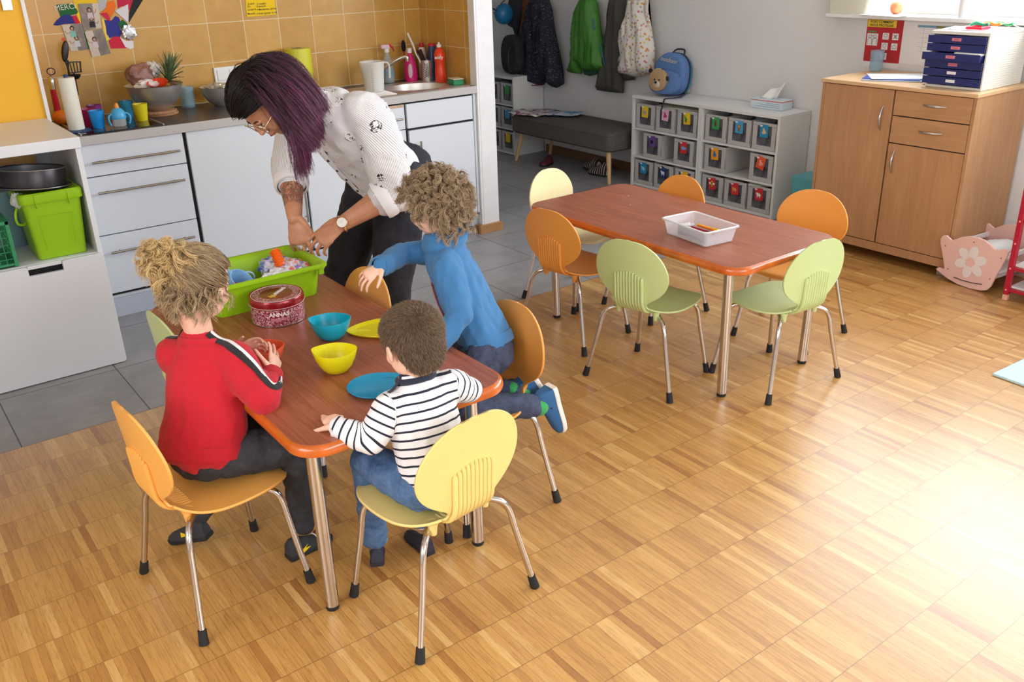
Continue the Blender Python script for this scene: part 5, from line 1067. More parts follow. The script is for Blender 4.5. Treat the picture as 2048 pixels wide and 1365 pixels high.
q0, q1 = cpl(1840+330*.1758, 380+890*.1758), cpl(1840+800*.1758, 380+1000*.1758)
MB().box(q0[0]+.01, q1[0]-.01, -.004, .004, .013, .358, M=cplane(0) @ Matrix.Translation((0, (q0[1]+q1[1])/2, 0))).build('base_board', M_FLW, t)
bc2 = cplane(.17) @ Vector((fc[0]+.005, fc[1]+.035, 0))
rr = Matrix(((nn.x, ux.x, 0, 0), (nn.y, ux.y, 0, 0), (0, 0, 1, 0), (0, 0, 0, 1)))
mb = MB(); mb.ell((0, 0, 0), (1, 1, 1), seg=36, rg=18); vs = []
for v in mb.v:
    v = Vector(v); n_ = noise.noise(v*2.1+Vector((3, 1, 2)))*.3+.15*noise.noise(v*5); q = rr @ Vector((v.x*.155*(1+n_*.3), v.y*.075*(1+n_*.4), v.z*.045*(1+n_)+.02*max(0, v.y*v.z))); vs.append(tuple(bc2+q))
mb.v = vs; o = mb.build('doll_bedding', mat('white_quilt', S(226, 228, 228), .95, bump=(60, .6, .004)), None); tag(o, 'crumpled white bedding lying in the pink doll cradle', 'bedding')
# red toy frame at the right edge
t = thing('red_toy_shelf', 'red metal toy shelf with white boards at the right edge', 'toy shelf', (4.4, 1.8, 0)); M_RED = mat('red_painted_metal', S(178, 20, 50), .35)
rp = PZ(2010, 600, 0); RX, RY = rp.x, rp.y; RH = .575
def rbar(z, t_): 
    mb = MB(); mb.box(RX-.008, RX+.008, RY-.9, RY, z-.008, z+.008); mb.box(RX+.30, RX+.316, RY-.9, RY, z-.008, z+.008); mb.box(RX, RX+.31, RY-.008, RY+.008, z-.008, z+.008); mb.build('cross_bar', M_RED, t_, bevel=.002)
for x in (RX, RX+.308):
    for y in (RY, RY-.9):
        l = MB().box(x-.013, x+.013, y-.013, y+.013, .03, RH).build('post', M_RED, t, bevel=.003)
        MB().box(x-.012, x+.012, y-.012, y+.012, .001, .03).build('foot_cap', mat('clear_pink_foot', S(226, 170, 150), .4), l, bevel=.002)
for z in (.055, .165, .40, .52): rbar(z, t)
for z in (.07, .18): MB().box(RX+.01, RX+.30, RY-.89, RY-.01, z-.006, z+.003).build('shelf_board', M_SHELF, t)
mb = MB()
for z in (.055, .165, .40, .53, .29): mb.ell((RX-.014, RY, z), (.004, .005, .005), seg=8, rg=5)
mb.build('bolts', mat('pink_bolt', S(226, 150, 150), .4), t)
tag(crumple('green_yellow_cloth', (RX+.14, RY-.16, .475), (.09, .12, .035), mat('green_yellow_cloth', S(150, 170, 60), .9, vary=.5, vscale=12), seed=31, amp=.25), 'green and yellow cloth on the red toy shelf at the right edge', 'cloth')
t = thing('blue_toy_chair', 'blue plastic toy behind the red toy shelf posts', 'toy', (4.55, 1.75, 0)); MB().box(RX+.10, RX+.22, RY-.42, RY-.10, .235, .26, M=None).build('toy_seat', mat('bright_blue_plastic', S(24, 92, 160), .4), t, bevel=.006)
mb = MB()
for x, y in ((RX+.11, RY-.12), (RX+.21, RY-.12), (RX+.11, RY-.40), (RX+.21, RY-.40)): mb.tube([(x, y, .235), (x, y, .184)], .008, 8)
mb.build('toy_legs', mat('bright_blue_plastic2', S(24, 92, 160), .4), t)
# rug
p1, p2, p3 = PZ(1984, 752, 0), PZ(2048, 775, 0), PZ(2048, 722, 0)
d1 = (p2-p1).normalized(); d2 = (p3-p1).normalized()
pts = [p1, p1+d1*1.4, p1+d1*1.4+d2*1.0, p1+d2*1.0]
o = MB().add([(p.x, p.y, z) for z in (.0008, .012) for p in pts], [(0, 1, 2, 3), (7, 6, 5, 4), (0, 1, 5, 4), (1, 2, 6, 5), (2, 3, 7, 6), (3, 0, 4, 7)]).build('play_mat', mat('pale_blue_mat', S(192, 222, 226), .8, vary=.08, vscale=30), bevel=.003); tag(o, 'pale blue play mat corner at the right edge of the floor', 'mat')
# ================================================================== things on the two low tables
TZ = .5610
t = thing('toy_tub', 'lime green plastic tub full of toys on the near table', 'tub', (1.03, 2.89, TZ)); tc = (1.03, 2.895)
def tubring(hx, hy, z, r=.035): return [(tc[0]+x, tc[1]+y, z) for x, y in rrect(-hx, hx, -hy, hy, r)]
MB().rings([tubring(.180, .105, TZ, .03), tubring(.184, .109, TZ+.01), tubring(.193, .125, .662), tubring(.205, .140, .667), tubring(.212, .152, .668), tubring(.213, .153, .676), tubring(.205, .146, .680), tubring(.197, .136, .679), tubring(.189, .121, .664), tubring(.178, .103, TZ+.006, .028)], cap0=True, cap1=True).build('tub_body', M_LIME, t)
mb = MB()
for x in (-.19, .19): 
    for y in (-.128, .128): mb.box(tc[0]+x-.012, tc[0]+x+.006, tc[1]+y-.004, tc[1]+y+.004, .640, .664)
mb.build('corner_ribs', M_LIME, t)
GT = 'toys in the green tub'
# orange corrugated handle toy with magenta blade
t = thing('scoop_toy', 'magenta scoop with an orange corrugated handle standing in the green tub', 'toy', (1.07, 2.88, .60), group=GT); ax0, ax1 = PZ(568, 545, .645), PZ(548, 500, .715)
d = (ax1-ax0); mb = MB(); pts = []; rr = []
for k in range(57):
    f = k/56; pts.append(ax0+d*f); rr.append(.0175+.0035*math.sin(f*8.0*2*PI) if k not in (0, 56) else .012)
mb.tube(pts, rr, 20); mb.build('corrugated_handle', mat('translucent_orange', S(244, 104, 10), .2, coat=.5), t)
MB().tube([ax0-d*.25, ax0+d*.03], [.015, .0195], 16).build('magenta_collar', mat('magenta_plastic', S(226, 30, 160), .3), t)
q = [PZ(x, y, z) for x, y, z in ((534, 545, .625), (543, 500, .685), (553, 502, .695), (566, 548, .64), (548, 562, .60))]; nrm = (q[1]-q[0]).cross(q[2]-q[0]).normalized()*.003
MB().add([p for p in q]+[p+nrm for p in q], [(0, 1, 2, 3, 4), (9, 8, 7, 6, 5)]+[(i, (i+1) % 5, 5+(i+1) % 5, 5+i) for i in range(5)]).build('magenta_blade', mat('magenta_plastic2', S(226, 30, 160), .3), t, bevel=.001)
def toycup(label, col, x, y, z, r, h, rx, ry, nm='toy_cup'):
    o = MB().lathe([(0.0001, 0), (r*.75, 0), (r, h), (r*.93, h), (r*.7, .003), (.0001, .003)], 28).build(nm, mat(nm+'_plastic', col, .35)); o.location = (x, y, z); o.rotation_euler = (rx, ry, 0); return tag(o, label, 'cup', GT)
toycup('light blue toy cup leaning at the left end of the green tub', S(130, 180, 226), .935, 2.85, .628, .044, .055, R_(35), R_(30))
toycup('pale blue toy cup behind the leaning one in the green tub', S(150, 200, 236), .930, 2.925, .612, .046, .055, R_(8), R_(16))
toycup('coral red toy cup at the near left end of the green tub', S(226, 76, 92), .905, 2.812, .612, .034, .050, 0, R_(5))
c = (.995, 2.87, .648); o = MB().tube([(c[0]+.022*math.cos(a*PI/12), c[1], c[2]+.022*math.sin(a*PI/12)) for a in range(24)], .0035, 8, closed=True).build('toy_ring', mat('pale_blue_ring', S(160, 190, 232), .35)); tag(o, 'pale blue toy ring beside the blue cups in the green tub', 'ring', GT)
o = MB().lathe([(0.0001, 0), (.022, 0), (.024, .03), (.0001, .032)], 20).build('toy_cup', mat('wine_red_plastic', S(150, 24, 70), .3)); o.location = (.985, 2.90, .600); tag(o, 'small wine red toy pot behind the blue ring in the green tub', 'cup', GT)
o = crumple('navy_toy', (1.00, 2.945, .615), (.035, .02, .02), mat('navy_toy_plastic', S(24, 44, 104), .4), 'dark blue toy at the back of the green tub', 'toy', seed=41, amp=.2, group=GT)
tag(MB().box(-.055, .055, -.010, .010, 0, .012, M=TR((1.01, 2.835, .628), rz=R_(8))).build('wooden_stick', mat('light_brown_wood', S(176, 130, 96), .6), bevel=.002), 'flat light brown wooden stick in the green tub', 'stick', GT)
BGM = NT('filled_clear_bag'); v = BGM.coord('Object'); nz = BGM.noise(v, 30, 2, .5, .6); BGM.link(BGM.ramp(nz, [(.30, S(220, 60, 90)), (.42, S(236, 140, 120)), (.50, S(226, 222, 232)), (.60, S(120, 140, 210)), (.72, S(190, 100, 170))]), BGM.b.inputs['Base Color']); BGM.b.inputs['Roughness'].default_value = .2; BGM.b.inputs['Coat Weight'].default_value = .6; BGM.bump(BGM.noise(v, 70, 4), .8, .004)
crumple('bag_of_toys', (1.150, 2.865, .642), (.064, .07, .038), BGM.m, 'clear bag of pink and red pieces under the woman\'s fingers in the tub', 'bag', seed=51, amp=.3, group=GT)
BGM2 = NT('filled_blue_bag'); v = BGM2.coord('Object'); nz = BGM2.noise(v, 34, 2, .5, .6); BGM2.link(BGM2.ramp(nz, [(.36, S(70, 100, 200)), (.48, S(200, 206, 232)), (.6, S(232, 232, 238)), (.7, S(150, 120, 200))]), BGM2.b.inputs['Base Color']); BGM2.b.inputs['Roughness'].default_value = .2; BGM2.b.inputs['Coat Weight'].default_value = .6; BGM2.bump(BGM2.noise(v, 70, 4), .8, .004)
crumple('bag_of_toys', (1.130, 2.95, .640), (.062, .050, .036), BGM2.m, 'clear bag of blue and white pieces behind the pink one in the tub', 'bag', seed=53, amp=.3, group=GT)
crumple('clear_bag', (1.085, 2.825, .640), (.062, .036, .030), mat('crinkled_clear_film', S(222, 224, 228), .2, coat=.6, bump=(80, .9, .004), vary=.1, vscale=60), 'crinkled empty clear bag at the front of the green tub', 'bag', seed=57, amp=.35, group=GT)
# biscuit tin
TIN = NT('red_printed_tin'); v = TIN.coord('Object'); vo = TIN.n.new('ShaderNodeTexVoronoi'); vo.inputs['Scale'].default_value = 150; TIN.link(v, vo.inputs['Vector']); n2 = TIN.noise(v, 120, 2, .5, 1.2)
a_ = TIN.ramp(vo.outputs['Distance'], [(.26, (1, 1, 1, 1)), (.31, (0, 0, 0, 1))]); b_ = TIN.ramp(n2, [(.46, (0, 0, 0, 1)), (.48, (1, 1, 1, 1)), (.51, (1, 1, 1, 1)), (.53, (0, 0, 0, 1))]); TIN.link(TIN.mix(TIN.math('MAXIMUM', a_, b_), S(138, 22, 42), S(232, 205, 212)), TIN.b.inputs['Base Color']); TIN.b.inputs['Roughness'].default_value = .3; TIN.b.inputs['Metallic'].default_value = .25; M_TIN = TIN.m
M_TRED = mat('dark_red_tin', S(146, 16, 28), .28, .3, coat=.4); M_TWH = mat('tin_print_white', S(236, 222, 222), .4); M_TGO = mat('tin_print_gold', S(206, 160, 40), .4); M_TBR = mat('tin_lid_brown_red', S(122, 26, 28), .3, .3, coat=.4)
TCX, TCY = 1.008, 2.668
t = thing('biscuit_tin', 'round dark red biscuit tin with white print and the word ANNAS', 'tin', (TCX, TCY, TZ)); W = lambda r, z: (r, TZ+z)
MB().lathe([W(0.0001, 0), W(.084, 0), W(.086, .002), W(.086, .058), W(.0001, .058)], 56, (TCX, TCY, 0)).build('printed_side', M_TIN, t)
MB().tube([(TCX+.0862*math.cos(k*PI/30), TCY+.0862*math.sin(k*PI/30), TZ+.003) for k in range(60)], .0014, 6, closed=True).build('bottom_rim', M_LIPS, t)
l = MB().lathe([W(.0872, .058), W(.0885, .060), W(.0885, .082), W(.086, .0865), W(.083, .0855), W(.0001, .0855)], 56, (TCX, TCY, 0)).build('lid', M_TRED, t)
for r, z in ((.0888, .0625), (.0795, .086)): MB().tube([(TCX+r*math.cos(k*PI/30), TCY+r*math.sin(k*PI/30), TZ+z) for k in range(60)], .0007, 5, closed=True).build('lid_line', M_TWH, l)
MB().lathe([(0.0001, TZ+.0862), (.052, TZ+.0862)], 48, (TCX, TCY, 0)).build('lid_centre', M_TBR, l)
RG = MB().lathe([(.053, TZ+.0861), (.076, TZ+.0861)], 56, (TCX, TCY, 0)).build('lid_pattern_ring', M_TIN, l)
va = math.atan2(-TCY, -TCX)
text_obj('lid_text', 'ANNAS', .020, Matrix.Translation((TCX+.018, TCY+.012, TZ+.0866)) @ Rz(R_(38)), M_TWH, l, thick=.0003, bold=.0007)
text_obj('lid_text', 'GINGER THINS', .009, Matrix.Translation((TCX+.003, TCY-.004, TZ+.0866)) @ Rz(R_(38)), M_TWH, l, thick=.0003)
MB().prism([(TCX-.020+.012*math.cos(q)*(1+.35*math.cos(5*q)), TCY-.020+.012*math.sin(q)*(1+.35*math.cos(5*q))) for q in [2*PI*k/40 for k in range(40)]], .0004, Matrix.Translation((0, 0, TZ+.0864))).build('gold_emblem', M_TGO, l)
def ontin(name, body, size, ang, z, m, parent, bold=.0005):
    o = text_obj(name, body, size, Matrix.Identity(4), m, None, thick=.0003, bold=bold)
    for v in o.data.vertices:
        a = ang+v.co.x/.0866; rr = .0866+v.co.z+.0002; v.co = Vector((TCX+rr*math.cos(a), TCY+rr*math.sin(a), TZ+z+v.co.y))
    o.data.transform(wmat(parent).inverted()); o.parent = parent; return o
band = MB(); R = []
for k in range(13): a = va-.36+.72*k/12; R.append([(TCX+q*math.cos(a), TCY+q*math.sin(a), TZ+z) for q, z in ((.0862, .034), (.0865, .034), (.0865, .053), (.0862, .053))])
band.rings(R); bo = band.build('name_band', mat('tin_red_plain', S(138, 20, 38), .3, .2), t)
ontin('tin_text', 'ANNAS', .019, va+.02, .043, M_TWH, bo, bold=.0009)
band = MB(); R = []
for k in range(13): a = va-.30+.66*k/12; z = .026+.0016*math.sin(k*.9); R.append([(TCX+q*math.cos(a), TCY+q*math.sin(a), TZ+zz) for q, zz in ((.0862, z-.004), (.0865, z-.004), (.0865, z+.004), (.0862, z+.004))])
bo2 = band.rings(R).build('ribbon_band', mat('tin_ribbon_pink', S(196, 120, 134), .4), t)
# pointed bowls and plates
def bowlr(label, col, c, ang, L, Wd, h, name='pointed_bowl', cat='bowl', plate=False, rot=0):
    m = mat(name+'_plastic', col, .28, alpha=.97, sss=0); N = 48; R = []
    def rim(f, sx, sy):
        o = []
        for k in range(N):
            a = 2*PI*k/N; ca, sa = math.cos(a), math.sin(a); x = ca; y = math.copysign(abs(sa)**1.28, sa)*1.0 if not plate else math.copysign(abs(sa)**1.1, sa)*(1-.28*ca)
            e = math.copysign(abs(sa), sa); o.append((x*sx, ((1-f)*e+f*y)*sy, ca))
        return o
    prof = [(.0, .30, .34, 0.0), (.0, .40, .46, 0.0), (.1, .52, .60, .06), (.3, .72, .78, .30), (.6, .88, .92, .62), (1, 1.0, 1.0, .97), (1, .995, .99, 1.0), (1, .965, .955, .98), (.6, .85, .88, .62), (.3, .69, .745, .32), (.1, .48, .56, .10), (0, .30, .34, .065), (0, .01, .01, .065)] if not plate else \
           [(1, .80, .78, 0), (1, .86, .84, 0.0), (1, .97, .96, .55), (1, 1, 1, .9), (1, .995, .99, 1), (1, .96, .95, .85), (1, .86, .84, .30), (1, .01, .01, .28)]
    for f, sx, sy, z in prof:
        R.append([(x*L/2, y*Wd/2, z*h+(abs(ca)**4)*z*z*h*(.10 if not plate else 0)) for x, y, ca in rim(f, sx, sy)])
    mb = MB(); o_ = mb.rings(R, cap0=True, cap1=True).build(name, m); o_.location = (c[0], c[1], TZ); o_.rotation_euler = (0, 0, ang); return tag(o_, label, cat)
bowlr('turquoise pointed oval bowl standing beyond the yellow bowl', S(24, 178, 206), (1.066, 2.402), R_(-33), .132, .112, .062)
bowlr('yellow pointed oval bowl in front of the turquoise bowl', S(232, 222, 20), (.968, 2.174), R_(-36), .130, .112, .064)
bowlr('coral orange pointed oval bowl between the hands of the child in red', S(236, 100, 66), (.820, 2.338), R_(-30), .130, .112, .062)
bowlr('bright yellow leaf shaped plate beyond the striped boy\'s head', S(232, 216, 14), (1.205, 2.355), R_(155), .20, .150, .012, 'leaf_plate', 'plate', True)
bowlr('blue leaf shaped plate beside the striped boy', S(22, 140, 182), (1.022, 1.987), R_(-28), .21, .150, .012, 'leaf_plate', 'plate', True)
# pen box
t = thing('pen_box', 'clear whitish plastic box with marker pens on the far table', 'box', (2.68, 2.37, TZ)); M_PB = mat('milky_clear_plastic', S(236, 236, 242), .22, alpha=.34); PBM = TR((2.683, 2.366, TZ), rz=R_(-6.5))
R = [[tuple(PBM @ Vector((x, y, z))) for x, y in rrect(-.074-g, .074+g, -.120-g, .120+g, .014)] for g, z in ((-.004, .0005), (0, .004), (.010, .058), (.017, .060), (.0175, .066), (.013, .067), (.008, .061), (-.002, .006), (-.006, .004))]
MB().rings(R).build('box_body', M_PB, t)
M_RIMW = mat('white_box_rim', S(242, 242, 246), .3, alpha=.9); MB().tube([tuple(PBM @ Vector((x, y, .0645))) for x, y in rrect(-.0875, .0875, -.1335, .1335, .018)], .0036, 8, closed=True).build('box_rim', M_RIMW, t)
tag(MB().box(-.050, -.045, -.095, .075, .006, .048, M=PBM).build('grey_booklet', mat('grey_blue_card', S(96, 106, 134), .7, vary=.1, vscale=40)), 'grey-blue booklet standing inside the front of the pen box', 'booklet')
def pen(label, c1, c2, a, b, r=.0055):
    t = thing('marker_pen', label, 'pen', a, group='marker pens in the clear box'); A, B = PBM @ Vector(a), PBM @ Vector(b); d = B-A
    MB().tube([A, A+d*.70], r, 12).build('pen_barrel', mat('pen_barrel', c1, .35), t); MB().tube([A+d*.70, A+d*.71, A+d*.98, B], [r, r*1.12, r*1.12, r*.8], 12).build('pen_cap', mat('pen_cap', c2, .35), t)
pen('yellow marker pen with a black end on top in the clear box', S(240, 180, 20), S(240, 186, 24), (.020, .035, .040), (.022, -.085, .044), .0065)
pen('dark red marker pen beside the yellow one in the clear box', S(170, 16, 50), S(120, 16, 60), (-.002, .045, .032), (.002, -.085, .034), .006)
pen('orange pencil between the red and yellow markers in the clear box', S(230, 100, 20), S(230, 100, 20), (.008, .02, .045), (.012, -.075, .044), .003)
pen('white marker at the left end of the clear box', S(236, 236, 230), S(240, 240, 238), (-.03, .110, .030), (.005, .065, .040), .0065)
pen('white marker next to the dark red one in the clear box', S(232, 232, 236), S(210, 210, 226), (-.025, .075, .034), (.012, .048, .040), .006)
pen('black pen at the back of the clear box', S(40, 44, 34), S(90, 110, 70), (.048, .035, .030), (.050, -.070, .032), .0042)
for i, (x, y) in enumerate(((2.931, 3.037), (2.824, 2.914))):
    o = MB().ell((0, 0, 0), (.0022, .0032, .0012), seg=8, rg=5).build('paper_crumb', M_PAPER); o.location = (x, y, TZ+.0012); tag(o, ['white crumb on the far table nearer its far end', 'white crumb on the far table nearer the pen box'][i], 'crumb')
# collage and note on the kitchen tiles
YT = YK-.001
t = thing('photo_collage', 'colourful paper collage with three photos glued on the kitchen tiles', 'collage', (1.2, YT, 1.35))
def poly(name, pts, col, lay, m=None, parent=None):
    global t
    P = [PY(x, y, YT-.0006*lay) for x, y in pts]; mb = MB(); n = len(P); mb.add([p for p in P]+[p-Vector((0, .0005, 0)) for p in P], [tuple(range(n)), tuple(range(2*n-1, n-1, -1))]+[(i, (i+1) % n, n+(i+1) % n, n+i) for i in range(n)]); return mb.build(name, m or mat('collage_paper', col, .8), parent or t, smooth=False)
Z = lambda L: [(80+a*.2051, b*.2051) for a, b in L]
poly('coloured_paper', Z([(160, 45), (310, 35), (340, 60), (375, 130), (300, 150), (200, 165), (185, 120)]), S(20, 96, 50), 1)
poly('coloured_paper', Z([(320, -10), (560, -10), (640, 60), (560, 140), (400, 130), (330, 60)]), S(226, 190, 40), 0)
poly('coloured_paper', Z([(130, 245), (160, 200), (220, 150), (280, 140), (330, 170), (340, 230), (240, 235), (170, 250)]), S(40, 46, 130), 2)
poly('coloured_paper', Z([(310, 155), (350, 150), (395, 225), (345, 235)]), S(196, 26, 60), 3)
poly('coloured_paper', Z([(355, 140), (385, 100), (400, 220), (390, 225)]), S(236, 200, 30), 2)
poly('coloured_paper', Z([(560, -10), (650, -10), (655, 60), (600, 110), (575, 100)]), S(176, 178, 182), 2)
poly('coloured_paper', Z([(650, 20), (720, 0), (740, 60), (720, 130), (690, 170), (660, 130), (600, 125), (640, 80)]), S(232, 112, 24), 3)
poly('coloured_paper', Z([(750, -10), (910, -10), (890, 110), (800, 60), (760, 80)]), S(186, 30, 66), 1)
poly('coloured_paper', Z([(910, -10), (1010, -10), (865, 225), (870, 120)]), S(30, 30, 36), 2)
poly('coloured_paper', Z([(730, 105), (860, 40), (862, 225)]), S(214, 212, 220), 4)
poly('coloured_paper', Z([(580, 130), (650, 125), (685, 180), (680, 210), (640, 180)]), S(200, 30, 70), 3)
poly('coloured_paper', Z([(600, 180), (640, 200), (660, 330), (690, 370), (650, 400), (620, 300)]), S(236, 206, 90), 1)
poly('coloured_paper', Z([(625, 195), (700, 200), (735, 155), (770, 170), (785, 210), (770, 250), (800, 320), (780, 360), (720, 355), (680, 375), (650, 330), (640, 250)]), S(46, 50, 140), 2)
poly('coloured_paper', Z([(760, 225), (805, 190), (855, 235), (845, 270), (800, 295)]), S(24, 96, 56), 3)
poly('coloured_paper', Z([(670, 400), (720, 350), (780, 360), (840, 470), (690, 475)]), S(200, 30, 62), 1)
poly('coloured_paper', Z([(780, 365), (850, 400), (910, 400), (915, 465), (880, 480), (830, 455)]), S(226, 224, 230), 3)
poly('coloured_paper', Z([(430, 300), (480, 310), (500, 480), (460, 480), (440, 400)]), S(36, 110, 60), 1)
poly('coloured_paper', Z([(205, 380), (235, 360), (260, 410), (240, 420)]), S(210, 90, 60), 1)
crumple('silver_foil_ball', tuple(PY(80+870*.2051, 315*.2051, YT-.012)), (.034, .008, .034), mat('silver_foil', S(190, 192, 196), .3, .6), parent=t, seed=61, amp=.35, freq=4)
text_obj('written_word', 'MERCI', .036, Matrix.Translation(PY(80+245*.2051, 72*.2051, YT-.0022)) @ Matrix.Rotation(R_(90), 4, 'X') @ Matrix.Rotation(R_(4), 4, 'Z'), mat('white_chalk', S(210, 214, 206), .9), t, thick=.0002)
M_SK, M_HR, M_TEALD = mat('print_skin', S(186, 140, 120), .7), mat('print_hair', S(34, 26, 26), .7), mat('print_turquoise', S(120, 190, 190), .7)
def photo(q, figs, i):
    P = [Z([p])[0] for p in q]; o = poly('photo_print', P, None, 5+i, mat('photo_paper', S(118, 106, 98), .35, vary=.35, vscale=22))
    pale = poly('photo_wall', [P[0], ((P[0][0]*.55+P[1][0]*.45), (P[0][1]*.55+P[1][1]*.45)), ((P[3][0]*.55+P[2][0]*.45), (P[3][1]*.55+P[2][1]*.45)), P[3]] if i else [P[1], P[2], ((P[2][0]*.7+P[3][0]*.3), (P[2][1]*.7+P[3][1]*.3)), ((P[1][0]*.7+P[0][0]*.3), (P[1][1]*.7+P[0][1]*.3))], None, 5.6+i, mat('photo_pale', S(196, 182, 166), .4), o)
    for (hx, hy, top, kind) in figs:
        hx, hy = 80+hx*.2051, hy*.2051; c = PY(hx, hy, YT-.0006*(7+i)); s = .0095
        MB().ell((c.x, c.y, c.z+.002), (s*1.15, .0006, s*1.25), seg=14, rg=8).build('printed_hair', M_HR, o)
        MB().ell((c.x, c.y-.0007, c.z), (s*.72, .0006, s*.85), seg=14, rg=8).build('printed_face', M_SK, o)
        MB().prism([(-s*1.3, -s*1.2), (s*1.3, -s*1.2), (s*1.5, -s*4.2), (-s*1.5, -s*4.2)], .0006, Matrix(((1, 0, 0, c.x), (0, 0, -1, c.y), (0, 1, 0, c.z), (0, 0, 0, 1)))).build('printed_clothes', mat('print_clothes', top, .7), o)
        mb = MB()
        for sd in (-1, 1):
            e = (sd*s*3.6, 0, s*(1.8 if kind else -3.2)); mb.tube([(c.x+sd*s*1.2, c.y-.0006, c.z-s*1.6), (c.x+e[0]*.75, c.y-.0006, c.z-s*1.4 if kind else c.z-s*2.5), (c.x+e[0], c.y-.0006, c.z+e[2]*.3)], .0016, 6)
        mb.build('printed_arms', M_SK, o)
photo([(370, 38), (565, 30), (600, 270), (425, 300)], [(480, 100, S(196, 186, 196), 1), (500, 185, S(30, 28, 34), 0)], 0)
photo([(210, 245), (405, 230), (470, 485), (300, 500)], [(312, 280, S(120, 190, 176), 0), (355, 375, S(196, 196, 206), 0)], 1)
photo([(435, 310), (605, 280), (690, 520), (510, 560)], [(530, 385, S(206, 190, 200), 1)], 2)
t = thing('yellow_note', 'yellow handwritten list stuck on the kitchen tiles at the top', 'note', (2.1, YT, 1.4)); nt = poly('note_paper', [(490, -12), (548, -14), (552, 29), (494, 34)], S(236, 198, 20), 1, parent=t)
INK = mat('dark_ink', S(40, 34, 30), .8)
for i, (a, b, y_) in enumerate((('Croll R', '· 6 rouelles', 8.5), ('Riz', '· 8 bananes', 13.5), ('Goûté N', '· 4 Mandarines, pêches', 20), ('Manuela', '· 6 Kiwis (goûter du lu)', 28))):
    for s_, x_ in ((a, 495), (b, 511)): text_obj('handwriting', s_, .0135, Matrix.Translation(PY(x_, y_, YT-.0014)) @ Matrix.Rotation(R_(90), 4, 'X') @ Matrix.Rotation(R_(1), 4, 'Z'), INK, t, thick=.0001, align='LEFT', bold=.0002)
# ================================================================== people: shared modelling helpers
from mathutils.bvhtree import BVHTree
V = Vector
def blob(mb, pts, rad, side=None, flat=1.0, seg=16, n=4):
    """closed tapering limb through the joints; side/flat give an elliptical section"""
    P = spline(pts, n) if len(pts) > 2 else [tuple(V(pts[0]).lerp(V(pts[1]), k/n)) for k in range(n+1)]
    m = len(P); rr = []
    for i in range(m):
        q = i/(m-1)*(len(rad)-1); a = int(min(q, len(rad)-2)); rr.append(rad[a]+(rad[a+1]-rad[a])*(q-a))
    Pn, T, N = frames(P); R = []
    def ringat(p, t, r):
        s_ = V(side) if side is not None else None
        if s_ is not None: s_ = (s_-t*s_.dot(t)).normalized()
        else: s_ = N[min(len(N)-1, 0)]; s_ = (s_-t*s_.dot(t)).normalized()
        b = t.cross(s_); return [p+(s_*math.cos(2*PI*k/seg)+b*math.sin(2*PI*k/seg)*flat)*r for k in range(seg)]
    for k in (3, 2, 1): a = k*PI/8; R.append(ringat(Pn[0]-T[0]*rr[0]*math.sin(a)*flat, T[0], rr[0]*math.cos(a)))
    for p, t, r in zip(Pn, T, rr): R.append(ringat(p, t, r))
    for k in (1, 2, 3): a = k*PI/8; R.append(ringat(Pn[-1]+T[-1]*rr[-1]*math.sin(a)*flat, T[-1], rr[-1]*math.cos(a)))
    mb.rings(R); return mb
def fuse(name, mb, voxel, smooth=4, m=None, parent=None, wrinkle=None, attr=None, seed=0, hollow=None):
    me = bpy.data.meshes.new(name); me.from_pydata(mb.v, [], mb.f)
    bm = bmesh.new(); bm.from_mesh(me); bmesh.ops.recalc_face_normals(bm, faces=bm.faces); bm.to_mesh(me); bm.free()
    o = bpy.data.objects.new(name+'_tmp', me); COL.objects.link(o)
    r = o.modifiers.new('r', 'REMESH'); r.mode = 'VOXEL'; r.voxel_size = voxel; r.use_smooth_shade = True
    if smooth: s_ = o.modifiers.new('s', 'SMOOTH'); s_.factor = .5; s_.iterations = smooth
    dg = bpy.context.evaluated_depsgraph_get(); dg.update()
    me2 = bpy.data.meshes.new_from_object(o.evaluated_get(dg)); bpy.data.objects.remove(o); me2.name = name
    n = len(me2.vertices); co = np.empty(n*3); me2.vertices.foreach_get('co', co); co = co.reshape(-1, 3)
    if wrinkle:
        no = np.empty(n*3); me2.vertices.foreach_get('normal', no); no = no.reshape(-1, 3)
        for amp, sc in wrinkle:
            d = np.array([noise.noise(V((p[0]*sc[0]+seed, p[1]*sc[1], p[2]*sc[2]))) for p in co]); d = np.sign(d)*np.abs(d)**.8
            co += no*(d*amp)[:, None]
        me2.vertices.foreach_set('co', co.ravel())
    if attr:
        for an, fn in attr.items():
            a = me2.attributes.new(an, 'FLOAT', 'POINT'); a.data.foreach_set('value', np.asarray(fn(co), dtype=np.float32))
    me2.polygons.foreach_set('use_smooth', [True]*len(me2.polygons))
    o = bpy.data.objects.new(name, me2); COL.objects.link(o); me2.materials.clear(); me2.materials.append(m)
    o['_co'] = 0; del o['_co']
    bvh = BVHTree.FromPolygons([tuple(c) for c in co], [tuple(p.vertices) for p in me2.polygons])
    if parent: me2.transform(wmat(parent).inverted()); o.parent = parent
    me2.update(); return o, bvh
